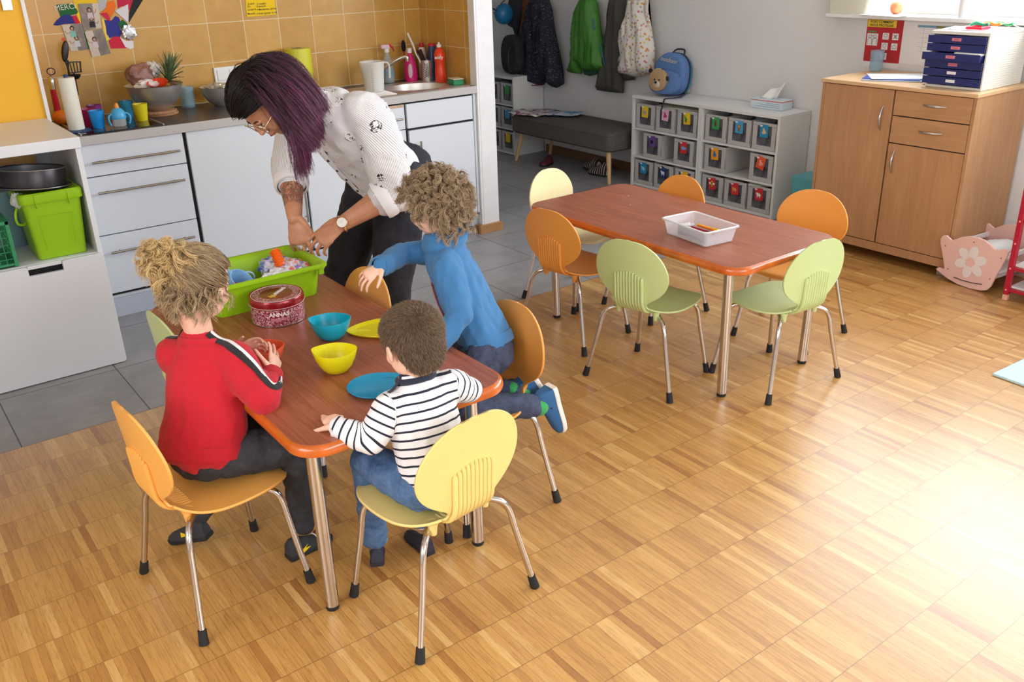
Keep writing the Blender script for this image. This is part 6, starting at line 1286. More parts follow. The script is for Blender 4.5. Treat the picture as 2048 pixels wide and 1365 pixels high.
def ribbon(name, bvh, pts, w, m, parent, off=.0024, thick=.0008, n=6, lift=None):
    P = spline(pts, n); S_ = []
    for p in P:
        h = bvh.find_nearest(V(p)); S_.append((h[0], h[1]))
    R = []
    for i, (p, nr) in enumerate(S_):
        t = (S_[min(i+1, len(S_)-1)][0]-S_[max(i-1, 0)][0])
        if t.length < 1e-6: continue
        t.normalize(); b = t.cross(nr).normalized(); ring_ = []
        for s_ in (-.5, -.25, 0, .25, .5):
            h = bvh.find_nearest(p+b*w*s_); ring_.append(h[0]+h[1]*(off+thick))
        R.append(ring_+[q-nr*thick*2.2 for q in reversed(ring_)])
    A = np.array([[tuple(q) for q in r] for r in R])
    for _ in range(3): A[1:-1] = A[1:-1]*.4+(A[:-2]+A[2:])*.3
    return MB().rings([[V(q) for q in r] for r in A]).build(name, m, parent, angle=60)
def band(name, c, ax, r, w, m, parent, flat=1.0, side=None, t=.003, seg=36):
    ax = V(ax).normalized(); e1 = V(side) if side is not None else ax.cross(V((.3, .2, 1))); e1 = (e1-ax*e1.dot(ax)).normalized(); e2 = ax.cross(e1); R = []
    for u, q in ((-.5, -t), (-.5, 0), (-.25, t*.5), (.25, t*.5), (.5, 0), (.5, -t*1.5)): R.append([V(c)+ax*w*u+(e1*math.cos(a)+e2*math.sin(a)*flat)*(r+q) for a in [2*PI*k/seg for k in range(seg)]])
    return MB().rings(R, cap0=False, cap1=False).build(name, m, parent)
def hand(mb, wrist, fwd, back, thumb_side, L, curl=(.3, .3, .35, .4), spread=.10, thumb=(.5, .3), palm_flat=.42, fr=None, splay=None):
    """L = hand length; fwd along the palm, back = normal of the back of the hand, thumb_side = +1/-1 along fwd x back"""
    f = V(fwd).normalized(); b = V(back); b = (b-f*b.dot(f)).normalized(); s_ = f.cross(b)*thumb_side; W_ = V(wrist)
    pl = L*.50; pw = L*.46; r = (fr or L*.045)*.90
    # palm
    blob(mb, [W_-f*L*.04, W_+f*pl*.35, W_+f*pl*.75, W_+f*pl*.97], [pw*.32, pw*.43, pw*.50, pw*.47], side=s_, flat=palm_flat*1.05, seg=16, n=3)
    lens = (.44, .50, .46, .36); tips = []
    for i in range(4):
        q = (.5-i/3)*pw*.88; base = W_+f*(pl*(.93-.05*abs(i-1)))+s_*q-b*r*.2
        a = (splay[i] if splay else spread*(1.5-i)*.6); d = (f*math.cos(a)+s_*math.sin(a)).normalized(); c = curl[i]; pts = [base-d*L*.06]; ang = 0; p = base; ln = L*lens[i]
        for k, (fr_, cm) in enumerate(((.45, .55), (.30, 1.15), (.25, .85))):
            pts.append(p); ang += c*cm; dd = (d*math.cos(ang)-b*math.sin(ang)); p = p+dd*ln*fr_
        pts.append(p); tips.append(p); rr = r*(1.0 if i < 3 else .88)
        blob(mb, pts, [rr*1.08, rr*1.1, rr, rr*.93, rr*.80], seg=10, n=3)
    tb = W_+f*pl*.22+s_*pw*.40; a, c = thumb; d = (f*math.cos(a)+s_*math.sin(a)-b*.25).normalized(); p1 = tb+d*L*.20; d2 = (d*math.cos(c)+(f*.7-b*.5-s_*.4).normalized()*math.sin(c)).normalized(); p2 = p1+d2*L*.17; p3 = p2+(d2*.9+f*.2-b*.1).normalized()*L*.12
    blob(mb, [tb-d*L*.10, tb, p1, p2, p3], [r*1.5, r*1.7, r*1.18, r*1.08, r*.85], seg=10, n=3); tips.append(p3)
    return tips
def headframe(c, f, u):
    f = V(f).normalized(); u = V(u); u = (u-f*u.dot(f)).normalized(); l = u.cross(f); M = Matrix.Identity(4)
    for r in range(3): M[r][0], M[r][1], M[r][2], M[r][3] = f[r], l[r], u[r], V(c)[r]
    return M
def head(mb, M, h, child=True):
    """skull, face, ears as solids; x forward, y left, z up; h = head height"""
    def e(c, r, rot=None): 
        R3 = M.to_3x3().to_4x4(); mb.ell(tuple(M @ (V(c)*h)), tuple(x*h for x in r), M=R3 @ (rot or Matrix.Identity(4)), seg=20, rg=12)
    w = .385 if child else .35
    e((-.055, 0, .10), (.43, w, .375)); e((.10, 0, -.02), (.29, w*.86, .33)); e((.13, 0, -.20), (.235, w*.78, .25)); e((.20, 0, -.36), (.135, .15, .115))
    for s_ in (-1, 1):
        e((.235, s_*.16, -.17), (.12, .12, .12)); e((.05, s_*.20, -.26), (.20, .10, .16))
        e((-.01, s_*(w+.005), -.07), (.075, .03, .115), Matrix.Rotation(s_*R_(-18), 4, 'Z')); e((-.005, s_*(w-.01), -.15), (.04, .03, .05))
        e((.325, s_*.115, .055), (.05, .09, .035))
    e((.395, 0, -.02), (.045, .038, .10), Matrix.Rotation(R_(-16), 4, 'Y')); e((.425, 0, -.105), (.052, .055, .042)); 
    for s_ in (-1, 1): e((.395, s_*.048, -.115), (.035, .03, .028))
    e((.355, 0, -.235), (.055, .095, .024)); e((.35, 0, -.27), (.055, .08, .026))
def face(parent, M, h, iris=S(90, 60, 36), open_=True, mouthc=S(186, 96, 88), brow=S(110, 84, 58)):
    R3 = M.to_3x3().to_4x4(); P_ = lambda c: tuple(M @ (V(c)*h)); mw = mat('eye_white', S(236, 232, 228), .2); mi = mat('iris', iris, .2); mk = mat('eyelid_line', S(60, 36, 30), .6); mm = mat('lips', mouthc, .45); mbw = mat('brow_hair', brow, .9)
    for s_ in (-1, 1):
        ey = MB().ell(P_((.312, s_*.135, -.012)), (h*.046, h*.050, h*.026), M=R3).build('eye', mw, parent)
        MB().ell(P_((.346, s_*.137, -.016)), (h*.014, h*.020, h*.020), M=R3).build('iris', mi, ey)
        MB().tube([P_((.352, s_*(.085+.035*k), .018+.012*math.sin(k*PI/3.6))) for k in range(4)], h*.009, 6).build('eyelashes', mk, ey)
        MB().tube([P_((.372-.012*k, s_*(.07+.042*k), .085+.016*math.sin(k*PI/3.5))) for k in range(4)], [h*.012, h*.015, h*.013, h*.007], 6, flat=.7).build('eyebrow', mbw, parent)
    MB().tube([P_((.405-.10*(k/4)**2, s_, -.25+.010*(k/4)**2)) for k, s_ in ((4, -.085), (2, -.045), (0, 0), (2, .045), (4, .085))], [h*.008, h*.018, h*.020, h*.018, h*.008], 8).build('lips', mm, parent)
def strands(name, P, rad, m, parent, taper=.35, seed=0, extra=None, clones=1, cj=.002, thin=.72):
    """P: (N,K,3) guide points -> one mesh of thin tapering three-sided strands"""
    P = np.asarray(P, float); rad = np.asarray(rad).reshape(-1)*np.ones(len(P))
    if clones > 1:
        r0 = np.random.RandomState(seed+99); Q = [P]; al_ = np.linspace(.35, 1, P.shape[1])[None, :, None]
        for _ in range(clones-1): Q.append(P+r0.normal(size=(len(P), 1, 3))*cj*al_)
        P = np.concatenate(Q); rad = np.tile(rad*thin, clones); extra = None if extra is None else np.tile(np.asarray(extra), (clones, 1))
    N, K, _ = P.shape; T = np.gradient(P, axis=1); T /= np.linalg.norm(T, axis=2, keepdims=True)+1e-9
    rng = np.random.RandomState(seed); ref = rng.normal(size=(N, 1, 3)); B = np.cross(T, ref); B /= np.linalg.norm(B, axis=2, keepdims=True)+1e-9; Nn = np.cross(B, T)
    r = (np.asarray(rad).reshape(-1, 1)*np.ones((N, 1)))*(1-(1-taper)*np.linspace(0, 1, K)**2)[None, :]; vs = []
    for a in (0, 2*PI/3, 4*PI/3): vs.append(P+(B*math.cos(a)+Nn*math.sin(a))*r[:, :, None])
    Vx = np.stack(vs, axis=2).reshape(-1, 3)
    if parent: mi = np.array(wmat(parent).inverted()); Vx = Vx @ mi[:3, :3].T+mi[:3, 3]
    base = (np.arange(N)*K*3)[:, None, None]+(np.arange(K-1)*3)[None, :, None]; k3 = np.arange(3)[None, None, :]; kn = (np.arange(3)+1) % 3
    a = base+k3; b = base+kn[None, None, :]; F = np.stack([a, b, b+3, a+3], axis=-1).reshape(-1, 4)
    me = bpy.data.meshes.new(name); me.vertices.add(len(Vx)); me.vertices.foreach_set('co', Vx.astype(np.float32).ravel()); me.loops.add(len(F)*4); me.loops.foreach_set('vertex_index', F.astype(np.int32).ravel())
    me.polygons.add(len(F)); me.polygons.foreach_set('loop_start', np.arange(0, len(F)*4, 4, dtype=np.int32)); me.update(calc_edges=True); me.polygons.foreach_set('use_smooth', [True]*len(F))
    at = me.attributes.new('tint', 'FLOAT', 'POINT'); at.data.foreach_set('value', np.repeat(rng.rand(N), K*3).astype(np.float32))
    al = me.attributes.new('along', 'FLOAT', 'POINT'); al.data.foreach_set('value', np.tile(np.repeat(np.linspace(0, 1, K), 3), N).astype(np.float32))
    if extra is not None: ex = me.attributes.new('dye', 'FLOAT', 'POINT'); ex.data.foreach_set('value', np.repeat(np.asarray(extra).reshape(-1), 3).astype(np.float32))
    me.materials.append(m); o = bpy.data.objects.new(name, me); COL.objects.link(o); o.parent = parent; return o
def hairmat(name, root, mid, tip, rough=.42, dye=None):
    m = NT(name); a = m.n.new('ShaderNodeAttribute'); a.attribute_name = 'tint'; l = m.n.new('ShaderNodeAttribute'); l.attribute_name = 'along'
    f = m.math('ADD', m.math('MULTIPLY', a.outputs['Fac'], .65), m.math('MULTIPLY', l.outputs['Fac'], .35)); c = m.ramp(f, [(0, root), (.45, mid), (1, tip)])
    if dye:
        d = m.n.new('ShaderNodeAttribute'); d.attribute_name = 'dye'; c = m.mix(d.outputs['Fac'], c, m.ramp(a.outputs['Fac'], [(0, dye[0]), (1, dye[1])]))
    m.link(c, m.b.inputs['Base Color']); m.b.inputs['Roughness'].default_value = rough; m.b.inputs['Specular IOR Level'].default_value = .4; return m.m
def scalp(M, h, n, rng, child=True, zmin=-.25, cond=None, off=0.0, nape=False):
    """random points and normals on the hair-bearing part of the skull"""
    w = .385 if child else .35; out = []
    while len(out) < n:
        if nape and rng.rand() < .28:
            d = rng.normal(size=3); d /= np.linalg.norm(d); p = np.array([-.13+.30*d[0], w*.86*d[1], -.10+.36*d[2]])
            if p[0] > -.16 or p[2] > .0 or p[2] < -.42: continue
            nr = np.array([d[0]/.30, d[1]/(w*.86), d[2]/.36]); nr /= np.linalg.norm(nr); out.append((p*h+nr*off, nr)); continue
        d = rng.normal(size=3); d /= np.linalg.norm(d); p = np.array([-.055+.43*d[0], w*d[1], .10+.375*d[2]])
        # hairline: forehead and around ears, nape
        if p[0] > .10 and p[2] < .20+ .25*(p[0]-.1): continue
        if p[0] > -.12 and p[2] < -.02: continue
        if p[2] < zmin: continue
        if cond is not None and not cond(p): continue
        nr = np.array([d[0]/.43, d[1]/w, d[2]/.375]); nr /= np.linalg.norm(nr); out.append((p*h+nr*off, nr))
    A = np.array([o_[0] for o_ in out]); B = np.array([o_[1] for o_ in out]); R3 = np.array(M.to_3x3()); t = np.array(M.translation)
    return A @ R3.T+t, B @ R3.T, A/h
def skinmat(name, c, dark=.12):
    m = NT(name); v = m.coord('Object'); nz = m.noise(v, 26, 4); a = tuple(x*(1-dark) for x in c[:3])+(1,); b = tuple(min(1, x*1.06) for x in c[:3])+(1,)
    m.link(m.ramp(nz, [(.3, a), (.7, b)]), m.b.inputs['Base Color']); m.b.inputs['Roughness'].default_value = .48; m.b.inputs['Subsurface Weight'].default_value = .12; m.b.inputs['Subsurface Radius'].default_value = (.010, .004, .002); m.b.inputs['Subsurface Scale'].default_value = 1.0
    m.bump(m.noise(v, 420, 2), .12, .0006); return m.m
def cloth(name, c, sc=500, vary=.06, rough=.85, bumpd=.0006, big=None):
    m = NT(name); v = m.coord('Object'); nz = m.noise(v, 22, 4); a = tuple(x*(1-vary) for x in c[:3])+(1,); b = tuple(min(1, x*(1+vary)) for x in c[:3])+(1,)
    m.link(m.ramp(nz, [(.3, a), (.7, b)]), m.b.inputs['Base Color']); m.b.inputs['Roughness'].default_value = rough; m.b.inputs['Sheen Weight'].default_value = .12
    m.bump(m.math('ADD', m.math('MULTIPLY', m.noise(v, sc, 2), .35), m.math('MULTIPLY', m.noise(m.coord('Object', scale=(1, 1, .5)), 20, 3, .5, 1.1), 1.2)), .6, .006); return m.m
def denim(name, c, c2):
    m = NT(name); v = m.coord('Object'); nz = m.noise(v, 16, 6, .7, .6); n2 = m.noise(v, 260, 2); f = m.math('ADD', m.math('MULTIPLY', nz, .75), m.math('MULTIPLY', n2, .25)); m.link(m.ramp(f, [(.34, c), (.66, c2)]), m.b.inputs['Base Color']); m.b.inputs['Roughness'].default_value = .85
    m.bump(m.math('ADD', n2, m.math('MULTIPLY', m.noise(v, 34, 3, .5, 1.2), 1.3)), .45, .002); return m.m
def childshoe(name, M, L, m_up, m_sole, parent, seam=None):
    """shoe in the frame M: x toe direction, z up, origin below the ankle"""
    secs = [(-.30, .20, .42), (-.24, .235, .50), (-.10, .235, .52), (.05, .22, .42), (.22, .235, .32), (.42, .26, .26), (.58, .22, .20), (.67, .12, .13)]; R = []
    for x, w, z in secs: R.append([M @ V((x*L, w*.62*L*math.copysign(abs(math.cos(a))**.8, math.cos(a)), L*(.05+max(0, math.sin(a))*z*.78+min(0, math.sin(a))*.02))) for a in [2*PI*k/24 for k in range(24)]])
    u = MB().rings(R).build(name, m_up, parent)
    R = []
    for z, g in ((0, .97), (.02, 1.05), (.07, 1.06), (.09, 1.0)): R.append([M @ V((x*L*1.03, sgn*w*.62*L*g*1.03, z*L)) for x, w, sgn in [(a, b, 1) for a, b, c in secs]+[(.70, .0, 1)]+[(a, b, -1) for a, b, c in reversed(secs)]])
    MB().rings(R).build('sole', m_sole, u); return u
# ================================================================== child in the red sweater
def bone_attr(chains):
    """length along the nearest chain of bones, blended smoothly across its joints"""
    def fn(co):
        best = np.full(len(co), 9e9); val = np.zeros(len(co))
        for ch in chains:
            W = np.zeros(len(co)); S_ = np.zeros(len(co)); D = np.full(len(co), 9e9)
            for a, b, r, off in ch:
                a = np.array(a, float); b = np.array(b, float); ab = b-a; L = np.linalg.norm(ab); t = ((co-a) @ ab)/(L*L); tc = np.clip(t, 0, 1); d = np.linalg.norm(co-(a+tc[:, None]*ab), axis=1)/r; w = 1/(d**8+1e-6); W += w; S_ += w*(off+t*L); D = np.minimum(D, d)
            v_ = S_/W; k = D < best; best[k] = D[k]; val[k] = v_[k]
        return val
    return fn
M_SKINL = skinmat('fair_child_skin', S(232, 184, 162))
def child_base(label, loc, cat='person'): return thing('person', label, cat, loc)
g = child_base('child with blond curly hair in a bun, red sweater with black and white sleeve stripe', (.59, 2.23, 0))
GF = V((.80, .60, 0)).normalized(); GL = V((-GF.y, GF.x, 0))
gn = V((.628, 2.262, .735)); gsh = V((.636, 2.272, .665)); RS, LS = gsh-GL*.092+V((0, 0, .0)), gsh+GL*.092
RE, RW = V((.712, 2.085, .592)), V((.775, 2.165, .612)); LE, LW = V((.665, 2.40, .60)), V((.765, 2.392, .605))
hipc = V((.585, 2.225, .415)); hR, hL = hipc-GL*.055, hipc+GL*.055; kR, kL = V((.795, 2.115, .405)), V((.79, 2.33, .39)); aR, aL = V((.815, 2.20, .085)), V((.585, 2.425, .105))
HM = headframe((.660, 2.285, .870), (.86, .44, -.30), (.30, .14, 1)); HH = .198
b = MB(); head(b, HM, HH); blob(b, [gn+V((.012, .009, -.03)), gn+V((.008, .006, .0)), HM @ V((-.03, 0, -.05))], [.034, .035, .042])
blob(b, [hipc, hipc.lerp(gsh, .5), gsh-V((0, 0, .02))+GF*.008, gn-V((0, 0, .045))+GF*.01], [.075, .068, .06, .034], side=GL, flat=.66)
for A_, B_, C_ in ((RS, RE, RW), (LS, LE, LW)): blob(b, [A_, B_], [.030, .024]); blob(b, [B_, C_], [.025, .019])
for A_, B_, C_ in ((hR, kR, aR), (hL, kL, aL)): blob(b, [A_, B_], [.052, .036]); blob(b, [B_, C_], [.036, .022])
hand(b, RW, (.50, .66, .34), (.72, -.62, .30), -1, .115, curl=(.18, .15, .18, .22), thumb=(1.25, .15), splay=(.12, .0, -.12, -.30), fr=.0058)
hand(b, LW, (.85, -.30, .30), (.25, .85, .45), 1, .112, curl=(.55, .6, .6, .6), thumb=(1.1, .15), fr=.0056)
body, _ = fuse('body', b, .0028, 3, M_SKINL, g); face(g, HM, HH, S(60, 96, 130), brow=S(176, 140, 96))
s = MB(); blob(s, [hipc+V((-.01, -.005, .035)), hipc.lerp(gsh, .35), hipc.lerp(gsh, .7), gsh-V((0, 0, .012))], [.120, .118, .110, .100], side=GL, flat=.76)
blob(s, [gsh+V((0, 0, .0)), gn-V((0, 0, .026)), gn+V((0, 0, -.014))], [.090, .060, .052], side=GL, flat=.86)
for A_, B_, C_ in ((RS, RE, RW), (LS, LE, LW)):
    blob(s, [A_.lerp(gsh, .3), A_, A_.lerp(B_, .5)-V((0, 0, .004)), B_], [.052, .054, .051, .046]); d = C_-B_; blob(s, [B_, B_.lerp(C_, .5), C_-d.normalized()*.012], [.042, .040, .030])
for S_ in (RS, LS): blob(s, [gn-V((0, 0, .045)), S_+V((0, 0, .004))], [.048, .047])
M_RED_ = cloth('red_sweatshirt', S(192, 13, 36), 600, .05)
sw, swb = fuse('red_sweater', s, .005, 4, M_RED_, g, wrinkle=[(.005, (17, 17, 9)), (.0022, (48, 48, 26))], seed=1)
for C_, B_ in ((RW, RE), (LW, LE)): d = (C_-B_).normalized(); band('ribbed_cuff', C_-d*.008, d, .030, .030, cloth('red_cuff', S(176, 14, 32)), g)
band('ribbed_hem', hipc+V((-.008, -.004, .022)), gsh-hipc, .1225, .036, cloth('red_hem', S(190, 14, 34)), g, flat=.77, side=GL)
M_BLKC, M_WHC = cloth('black_band', S(26, 26, 28)), cloth('white_band', S(232, 228, 228))
up = V((0, 0, .05))
ln = [gn-GL*.045+V((.0, 0, .02)), gsh-GL*.075+up, RS+V((.0, -.03, .045)), RS.lerp(RE, .5)+V((.028, -.035, .05)), RE+V((.03, -.02, .04)), RE.lerp(RW, .5)+V((.05, -.04, .02)), RW+V((.03, -.04, .0))]
ribbon('white_sleeve_stripe', swb, [p+GF*.007 for p in ln], .011, M_WHC, g); ribbon('black_sleeve_stripe', swb, [p-GF*.008 for p in ln], .018, M_BLKC, g)
ln = [gn+GL*.045+V((0, 0, .02)), gsh+GL*.075+up, LS+V((0, .02, .05)), LS.lerp(LE, .6)+V((.0, .05, .04)), LE+V((0, .05, .02)), LW+V((0, .04, .01))]
ribbon('black_sleeve_stripe', swb, [p-GF*.008 for p in ln], .018, M_BLKC, g); ribbon('white_sleeve_stripe', swb, [p+GF*.007 for p in ln], .011, M_WHC, g)
nk = [gn+V((0, 0, .0))+(GL*math.cos(a)*.050+GF*math.sin(a)*.042)+V((0, 0, -.010*math.sin(a))) for a in [2*PI*k/28 for k in range(28)]]
MB().tube([p-V((0, 0, .010)) for p in nk], .0065, 10, closed=True, flat=1.4).build('neckband', M_RED_, g)
p_ = MB(); blob(p_, [hipc-GF*.02, hipc+GF*.02], [.098, .095], side=GL, flat=.72)
M_GJ = denim('black_grey_denim', S(30, 31, 36), S(62, 64, 72))
for A_, B_, C_ in ((hR, kR, aR), (hL, kL, aL)): blob(p_, [A_, A_.lerp(B_, .5), B_], [.066, .060, .050]); blob(p_, [B_, B_.lerp(C_, .5), C_+V((0, 0, .012))], [.050, .043, .038])
fuse('dark_jeans', p_, .005, 3, M_GJ, g, wrinkle=[(.004, (30, 30, 30)), (.002, (70, 70, 70))], seed=5)
M_GSH = mat('dark_grey_shoe_fabric', S(50, 50, 54), .8, bump=(300, .4, .001)); M_YM = mat('yellow_shoe_mark', S(236, 206, 20), .5)
def footM(p, d, tilt=0, z=0.001): 
    d = V(d).normalized(); a = math.atan2(d.y, d.x); return Matrix.Translation((p.x, p.y, z)) @ Matrix.Rotation(a, 4, 'Z') @ Matrix.Rotation(tilt, 4, 'Y')
FR = footM(aR-V((.02, .01, 0)), (.98, .12, 0)); sh = childshoe('shoe', FR, .150, M_GSH, M_BLACKR, g)
MB().add([FR @ V((x, -.0375, z)) for x, z in ((-.020, .036), (.006, .050), (-.004, .040), (.014, .038), (-.012, .026))]+[FR @ V((x, -.0345, z)) for x, z in ((-.020, .036), (.006, .050), (-.004, .040), (.014, .038), (-.012, .026))], [(0, 1, 2), (2, 3, 4), (0, 2, 4)]).build('yellow_mark', M_YM, sh)
MB().ell(tuple(FR @ V((.070, 0, .030))), (.028, .026, .020), M=FR.to_3x3().to_4x4()).build('red_toe', mat('red_shoe_toe', S(176, 40, 46), .6), sh)
MB().tube([FR @ V((.042+.004*math.sin(k), -.030+.0075*k, .040+.012*math.sin(k*PI/8))) for k in range(9)], .0022, 6).build('white_stitching', M_WHC, sh)
FL_ = footM(aL+V((-.02, .0, 0)), (-.55, .70, 0), R_(0), .026); FL_ = FL_ @ Matrix.Rotation(R_(16), 4, 'Y'); sh = childshoe('shoe', FL_, .150, M_GSH, M_BLACKR, g)
MB().add([FL_ @ V((x, .0375, z)) for x, z in ((-.010, .036), (.016, .050), (.022, .032))]+[FL_ @ V((x, .034, z)) for x, z in ((-.010, .036), (.016, .050), (.022, .032))], [(0, 1, 2)]).build('yellow_mark', M_YM, sh)
# hair: pulled back into a curly bun
rng = np.random.RandomState(3); M_BLOND = hairmat('blond_hair', S(92, 72, 52), S(156, 130, 98), S(226, 202, 160))
hb = MB(); R3 = HM.to_3x3().to_4x4(); hb.ell(tuple(HM @ V((-.085*HH, 0, .115*HH))), (.43*HH, .385*HH, .37*HH), M=R3, seg=24, rg=14); hb.build('hair_base', mat('hair_base_blond', S(120, 94, 66), .8, vary=.2, vscale=50), g)
bunc = np.array(HM @ V((-.46*HH, .10*HH, .30*HH)))
rp, rn, rl = scalp(HM, HH, 3600, rng, zmin=-.26, off=.001); K = 14; f = np.linspace(0, 1, K)[None, :, None]; anch = bunc+rng.normal(size=(len(rp), 3))*.010
P0 = rp[:, None, :]; Pe = anch[:, None, :]; lin_ = P0*(1-f)+Pe*f; c0_ = np.array(HM @ V((-.055*HH, 0, .10*HH)))
R3n = np.array(HM.to_3x3())
def pushout(P, rx, extra): 
    q = (P-c0_) @ R3n; s_ = np.array([.43, .385, .375])*HH+extra; r = np.sqrt(((q/s_)**2).sum(-1, keepdims=True)); k = np.where(r < 1, 1/np.maximum(r, 1e-3), 1); return (q*k) @ R3n.T+c0_
ex = rng.rand(len(rp), 1, 1)*.009+.003; P_ = pushout(lin_, 0, ex); ph = rng.rand(len(rp), 1, 1)*6.28; wv = np.sin(f*9+ph)*.0022*np.sin(f*PI); P_ = P_+wv*rn[:, None, :]+np.cos(f*11+ph*2)*.0025*np.sin(f*PI)*np.array(GL)[None, None, :]
strands('pulled_back_hair', P_, rng.uniform(.0006, .0011, len(rp)), M_BLOND, g, seed=1, clones=4, cj=.0022, thin=.6)
def curls(name, anchors, dirs, n_per, length, rad_c, turns, m, parent, rng, droop=.3, K=20, r=(.0006, .0011), spread=.004, start=.002):
    PP = []
    for a, d in zip(anchors, dirs):
        d = d/np.linalg.norm(d); ref = rng.normal(size=3); u_ = np.cross(d, ref); u_ /= np.linalg.norm(u_); w_ = np.cross(d, u_); L = length*rng.uniform(.65, 1.25); tr = turns*rng.uniform(.7, 1.3); ph = rng.rand()*6.28; rc = rad_c*rng.uniform(.6, 1.3); f = np.linspace(0, 1, K)
        for _ in range(n_per):
            o_ = rng.normal(size=3)*spread; ph2 = ph+rng.normal()*.25; rr = rc*(f**.6)*(1+rng.normal()*.12); C = a+o_*.5+d*(start+L*f[:, None])+o_*f[:, None]*1.2
            C = C+u_*(np.cos(f*tr*6.28+ph2)*rr)[:, None]+w_*(np.sin(f*tr*6.28+ph2)*rr)[:, None]; C[:, 2] -= droop*L*f**2; PP.append(C)
    return strands(name, np.array(PP), rng.uniform(r[0], r[1], len(PP)), m, parent, seed=int(rng.rand()*1000))
M_BLOND2 = hairmat('blond_bun', S(150, 112, 66), S(206, 172, 116), S(238, 212, 160))
nb = 230; bd = rng.normal(size=(nb, 3)); bd /= np.linalg.norm(bd, axis=1, keepdims=True); bun0 = bunc+np.array([-.012, -.004, .0]); ba = bun0+bd*rng.uniform(.010, .036, (nb, 1)); tang = np.cross(bd, rng.normal(size=(nb, 3)))
MB().ell(tuple(bun0), (.034, .034, .034)).build('bun_core', mat('bun_core_blond', S(170, 136, 88), .8), g)
curls('curly_bun', ba, tang*1.0+bd*.45, 14, .048, .0115, 1.3, M_BLOND2, g, rng, droop=.25, spread=.0022, r=(.0007, .0012))
mk = rl[:, 2] < .05; sel = np.where(mk)[0]; sel = rng.choice(sel, 170); curls('nape_curls', rp[sel], rn[sel]*.5+np.array([0, 0, -.5]), 10, .036, .0085, 1.2, M_BLOND, g, rng, droop=.5, spread=.0018, r=(.0005, .0009))
sel = rng.choice(len(rp), 110); curls('loose_curls', rp[sel], rn[sel]*.4+(bunc-rp[sel])*6, 7, .045, .007, 1.1, M_BLOND2, g, rng, droop=.2, spread=.0018, r=(.0004, .0008))
# ================================================================== boy in the striped shirt
g = child_base('small boy with short brown hair in a white shirt with navy stripes, seen from behind', (1.0, 1.74, 0))
M_SKINB = skinmat('fair_child_skin_two', S(234, 188, 164))
BF = V((.05, 1, 0)).normalized(); BL = V((-1, .05, 0)).normalized(); hipc = V((1.0, 1.715, .405)); gsh = V((1.005, 1.775, .615)); gn = V((1.008, 1.792, .672))
LS, RS = gsh+BL*.085, gsh-BL*.085+V((.01, 0, .008)); LE, LW = V((.858, 1.775, .548)), V((.803, 1.845, .578)); RE, RW = V((1.165, 1.795, .585)), V((1.12, 1.895, .590))
HM = headframe((1.016, 1.812, .764), (-.12, .93, -.34), (-.03, .34, .94)); HH = .192
kL, kR, aL, aR = V((.915, 1.925, .405)), V((1.085, 1.93, .405)), V((.935, 1.975, .095)), V((1.09, 1.975, .095)); hL, hR = hipc+BL*.05, hipc-BL*.05
b = MB(); head(b, HM, HH); blob(b, [gn+V((0, -.005, -.03)), gn+V((0, .0, .01)), HM @ V((-.02, 0, -.045))], [.040, .036, .042])
blob(b, [hipc, hipc.lerp(gsh, .5), gsh-V((0, 0, .01)), gn-V((0, 0, .03))], [.072, .066, .064, .036], side=BL, flat=.74)
for A_, B_, C_ in ((RS, RE, RW), (LS, LE, LW)): blob(b, [A_, B_], [.028, .023]); blob(b, [B_, C_], [.024, .018])
for A_, B_, C_ in ((hR, kR, aR), (hL, kL, aL)): blob(b, [A_, B_], [.05, .034]); blob(b, [B_, C_], [.034, .022])
hand(b, LW, (.22, .96, .02), (-.15, .05, .98), -1, .098, curl=(.22, .14, .16, .20), thumb=(.95, .2), splay=(-.02, .22, .55, .95), fr=.0060)
hand(b, RW, (-.45, .85, -.05), (.1, .1, .98), 1, .098, curl=(.3, .3, .3, .3), fr=.0056)
fuse('body', b, .0028, 3, M_SKINB, g); face(g, HM, HH, S(80, 56, 36), brow=S(96, 74, 54))
s = MB(); blob(s, [hipc+V((0, -.008, .03)), hipc.lerp(gsh, .35), hipc.lerp(gsh, .7), gsh-V((0, 0, .008))], [.094, .094, .093, .086], side=BL, flat=.78); blob(s, [gsh, gn-V((0, 0, .022)), gn-V((0, 0, .006))], [.078, .054, .048], side=BL, flat=.88)
for A_, B_, C_ in ((RS, RE, RW), (LS, LE, LW)):
    d = C_-B_; blob(s, [A_.lerp(gsh, .3), A_, A_.lerp(B_, .5), B_], [.044, .045, .041, .037]); blob(s, [B_, B_.lerp(C_, .5), C_-d.normalized()*.006], [.037, .034, .027])
for S_ in (RS, LS): blob(s, [gn-V((0, 0, .045)), S_+V((0, 0, .002))], [.044, .041])
ta = hipc; tb = gn
bn = [[(tuple(ta), tuple(tb), .088, 0)], [(tuple(LS+BL*.012), tuple(LE), .040, .15), (tuple(LE), tuple(LW), .036, .15+(LE-LS).length)], [(tuple(RS-BL*.012), tuple(RE), .040, .15), (tuple(RE), tuple(RW), .036, .15+(RE-RS).length)]]
ST = NT('white_navy_striped_jersey'); at = ST.n.new('ShaderNodeAttribute'); at.attribute_name = 'stripe'; fr_ = ST.math('FRACT', ST.math('DIVIDE', at.outputs['Fac'], .0222)); c_ = ST.mix(ST.math('LESS_THAN', fr_, .24), S(232, 230, 234), S(26, 28, 48)); ST.link(c_, ST.b.inputs['Base Color']); ST.b.inputs['Roughness'].default_value = .85
ST.bump(ST.math('ADD', ST.math('MULTIPLY', ST.noise(ST.coord('Object'), 600, 2), .3), ST.noise(ST.coord('Object', scale=(1, 1, .6)), 28, 3, .5, .8)), .45, .003)
sw, swb = fuse('striped_shirt', s, .0042, 3, ST.m, g, wrinkle=[(.0045, (18, 18, 12)), (.002, (46, 46, 30))], attr={'stripe': bone_attr(bn)}, seed=9)
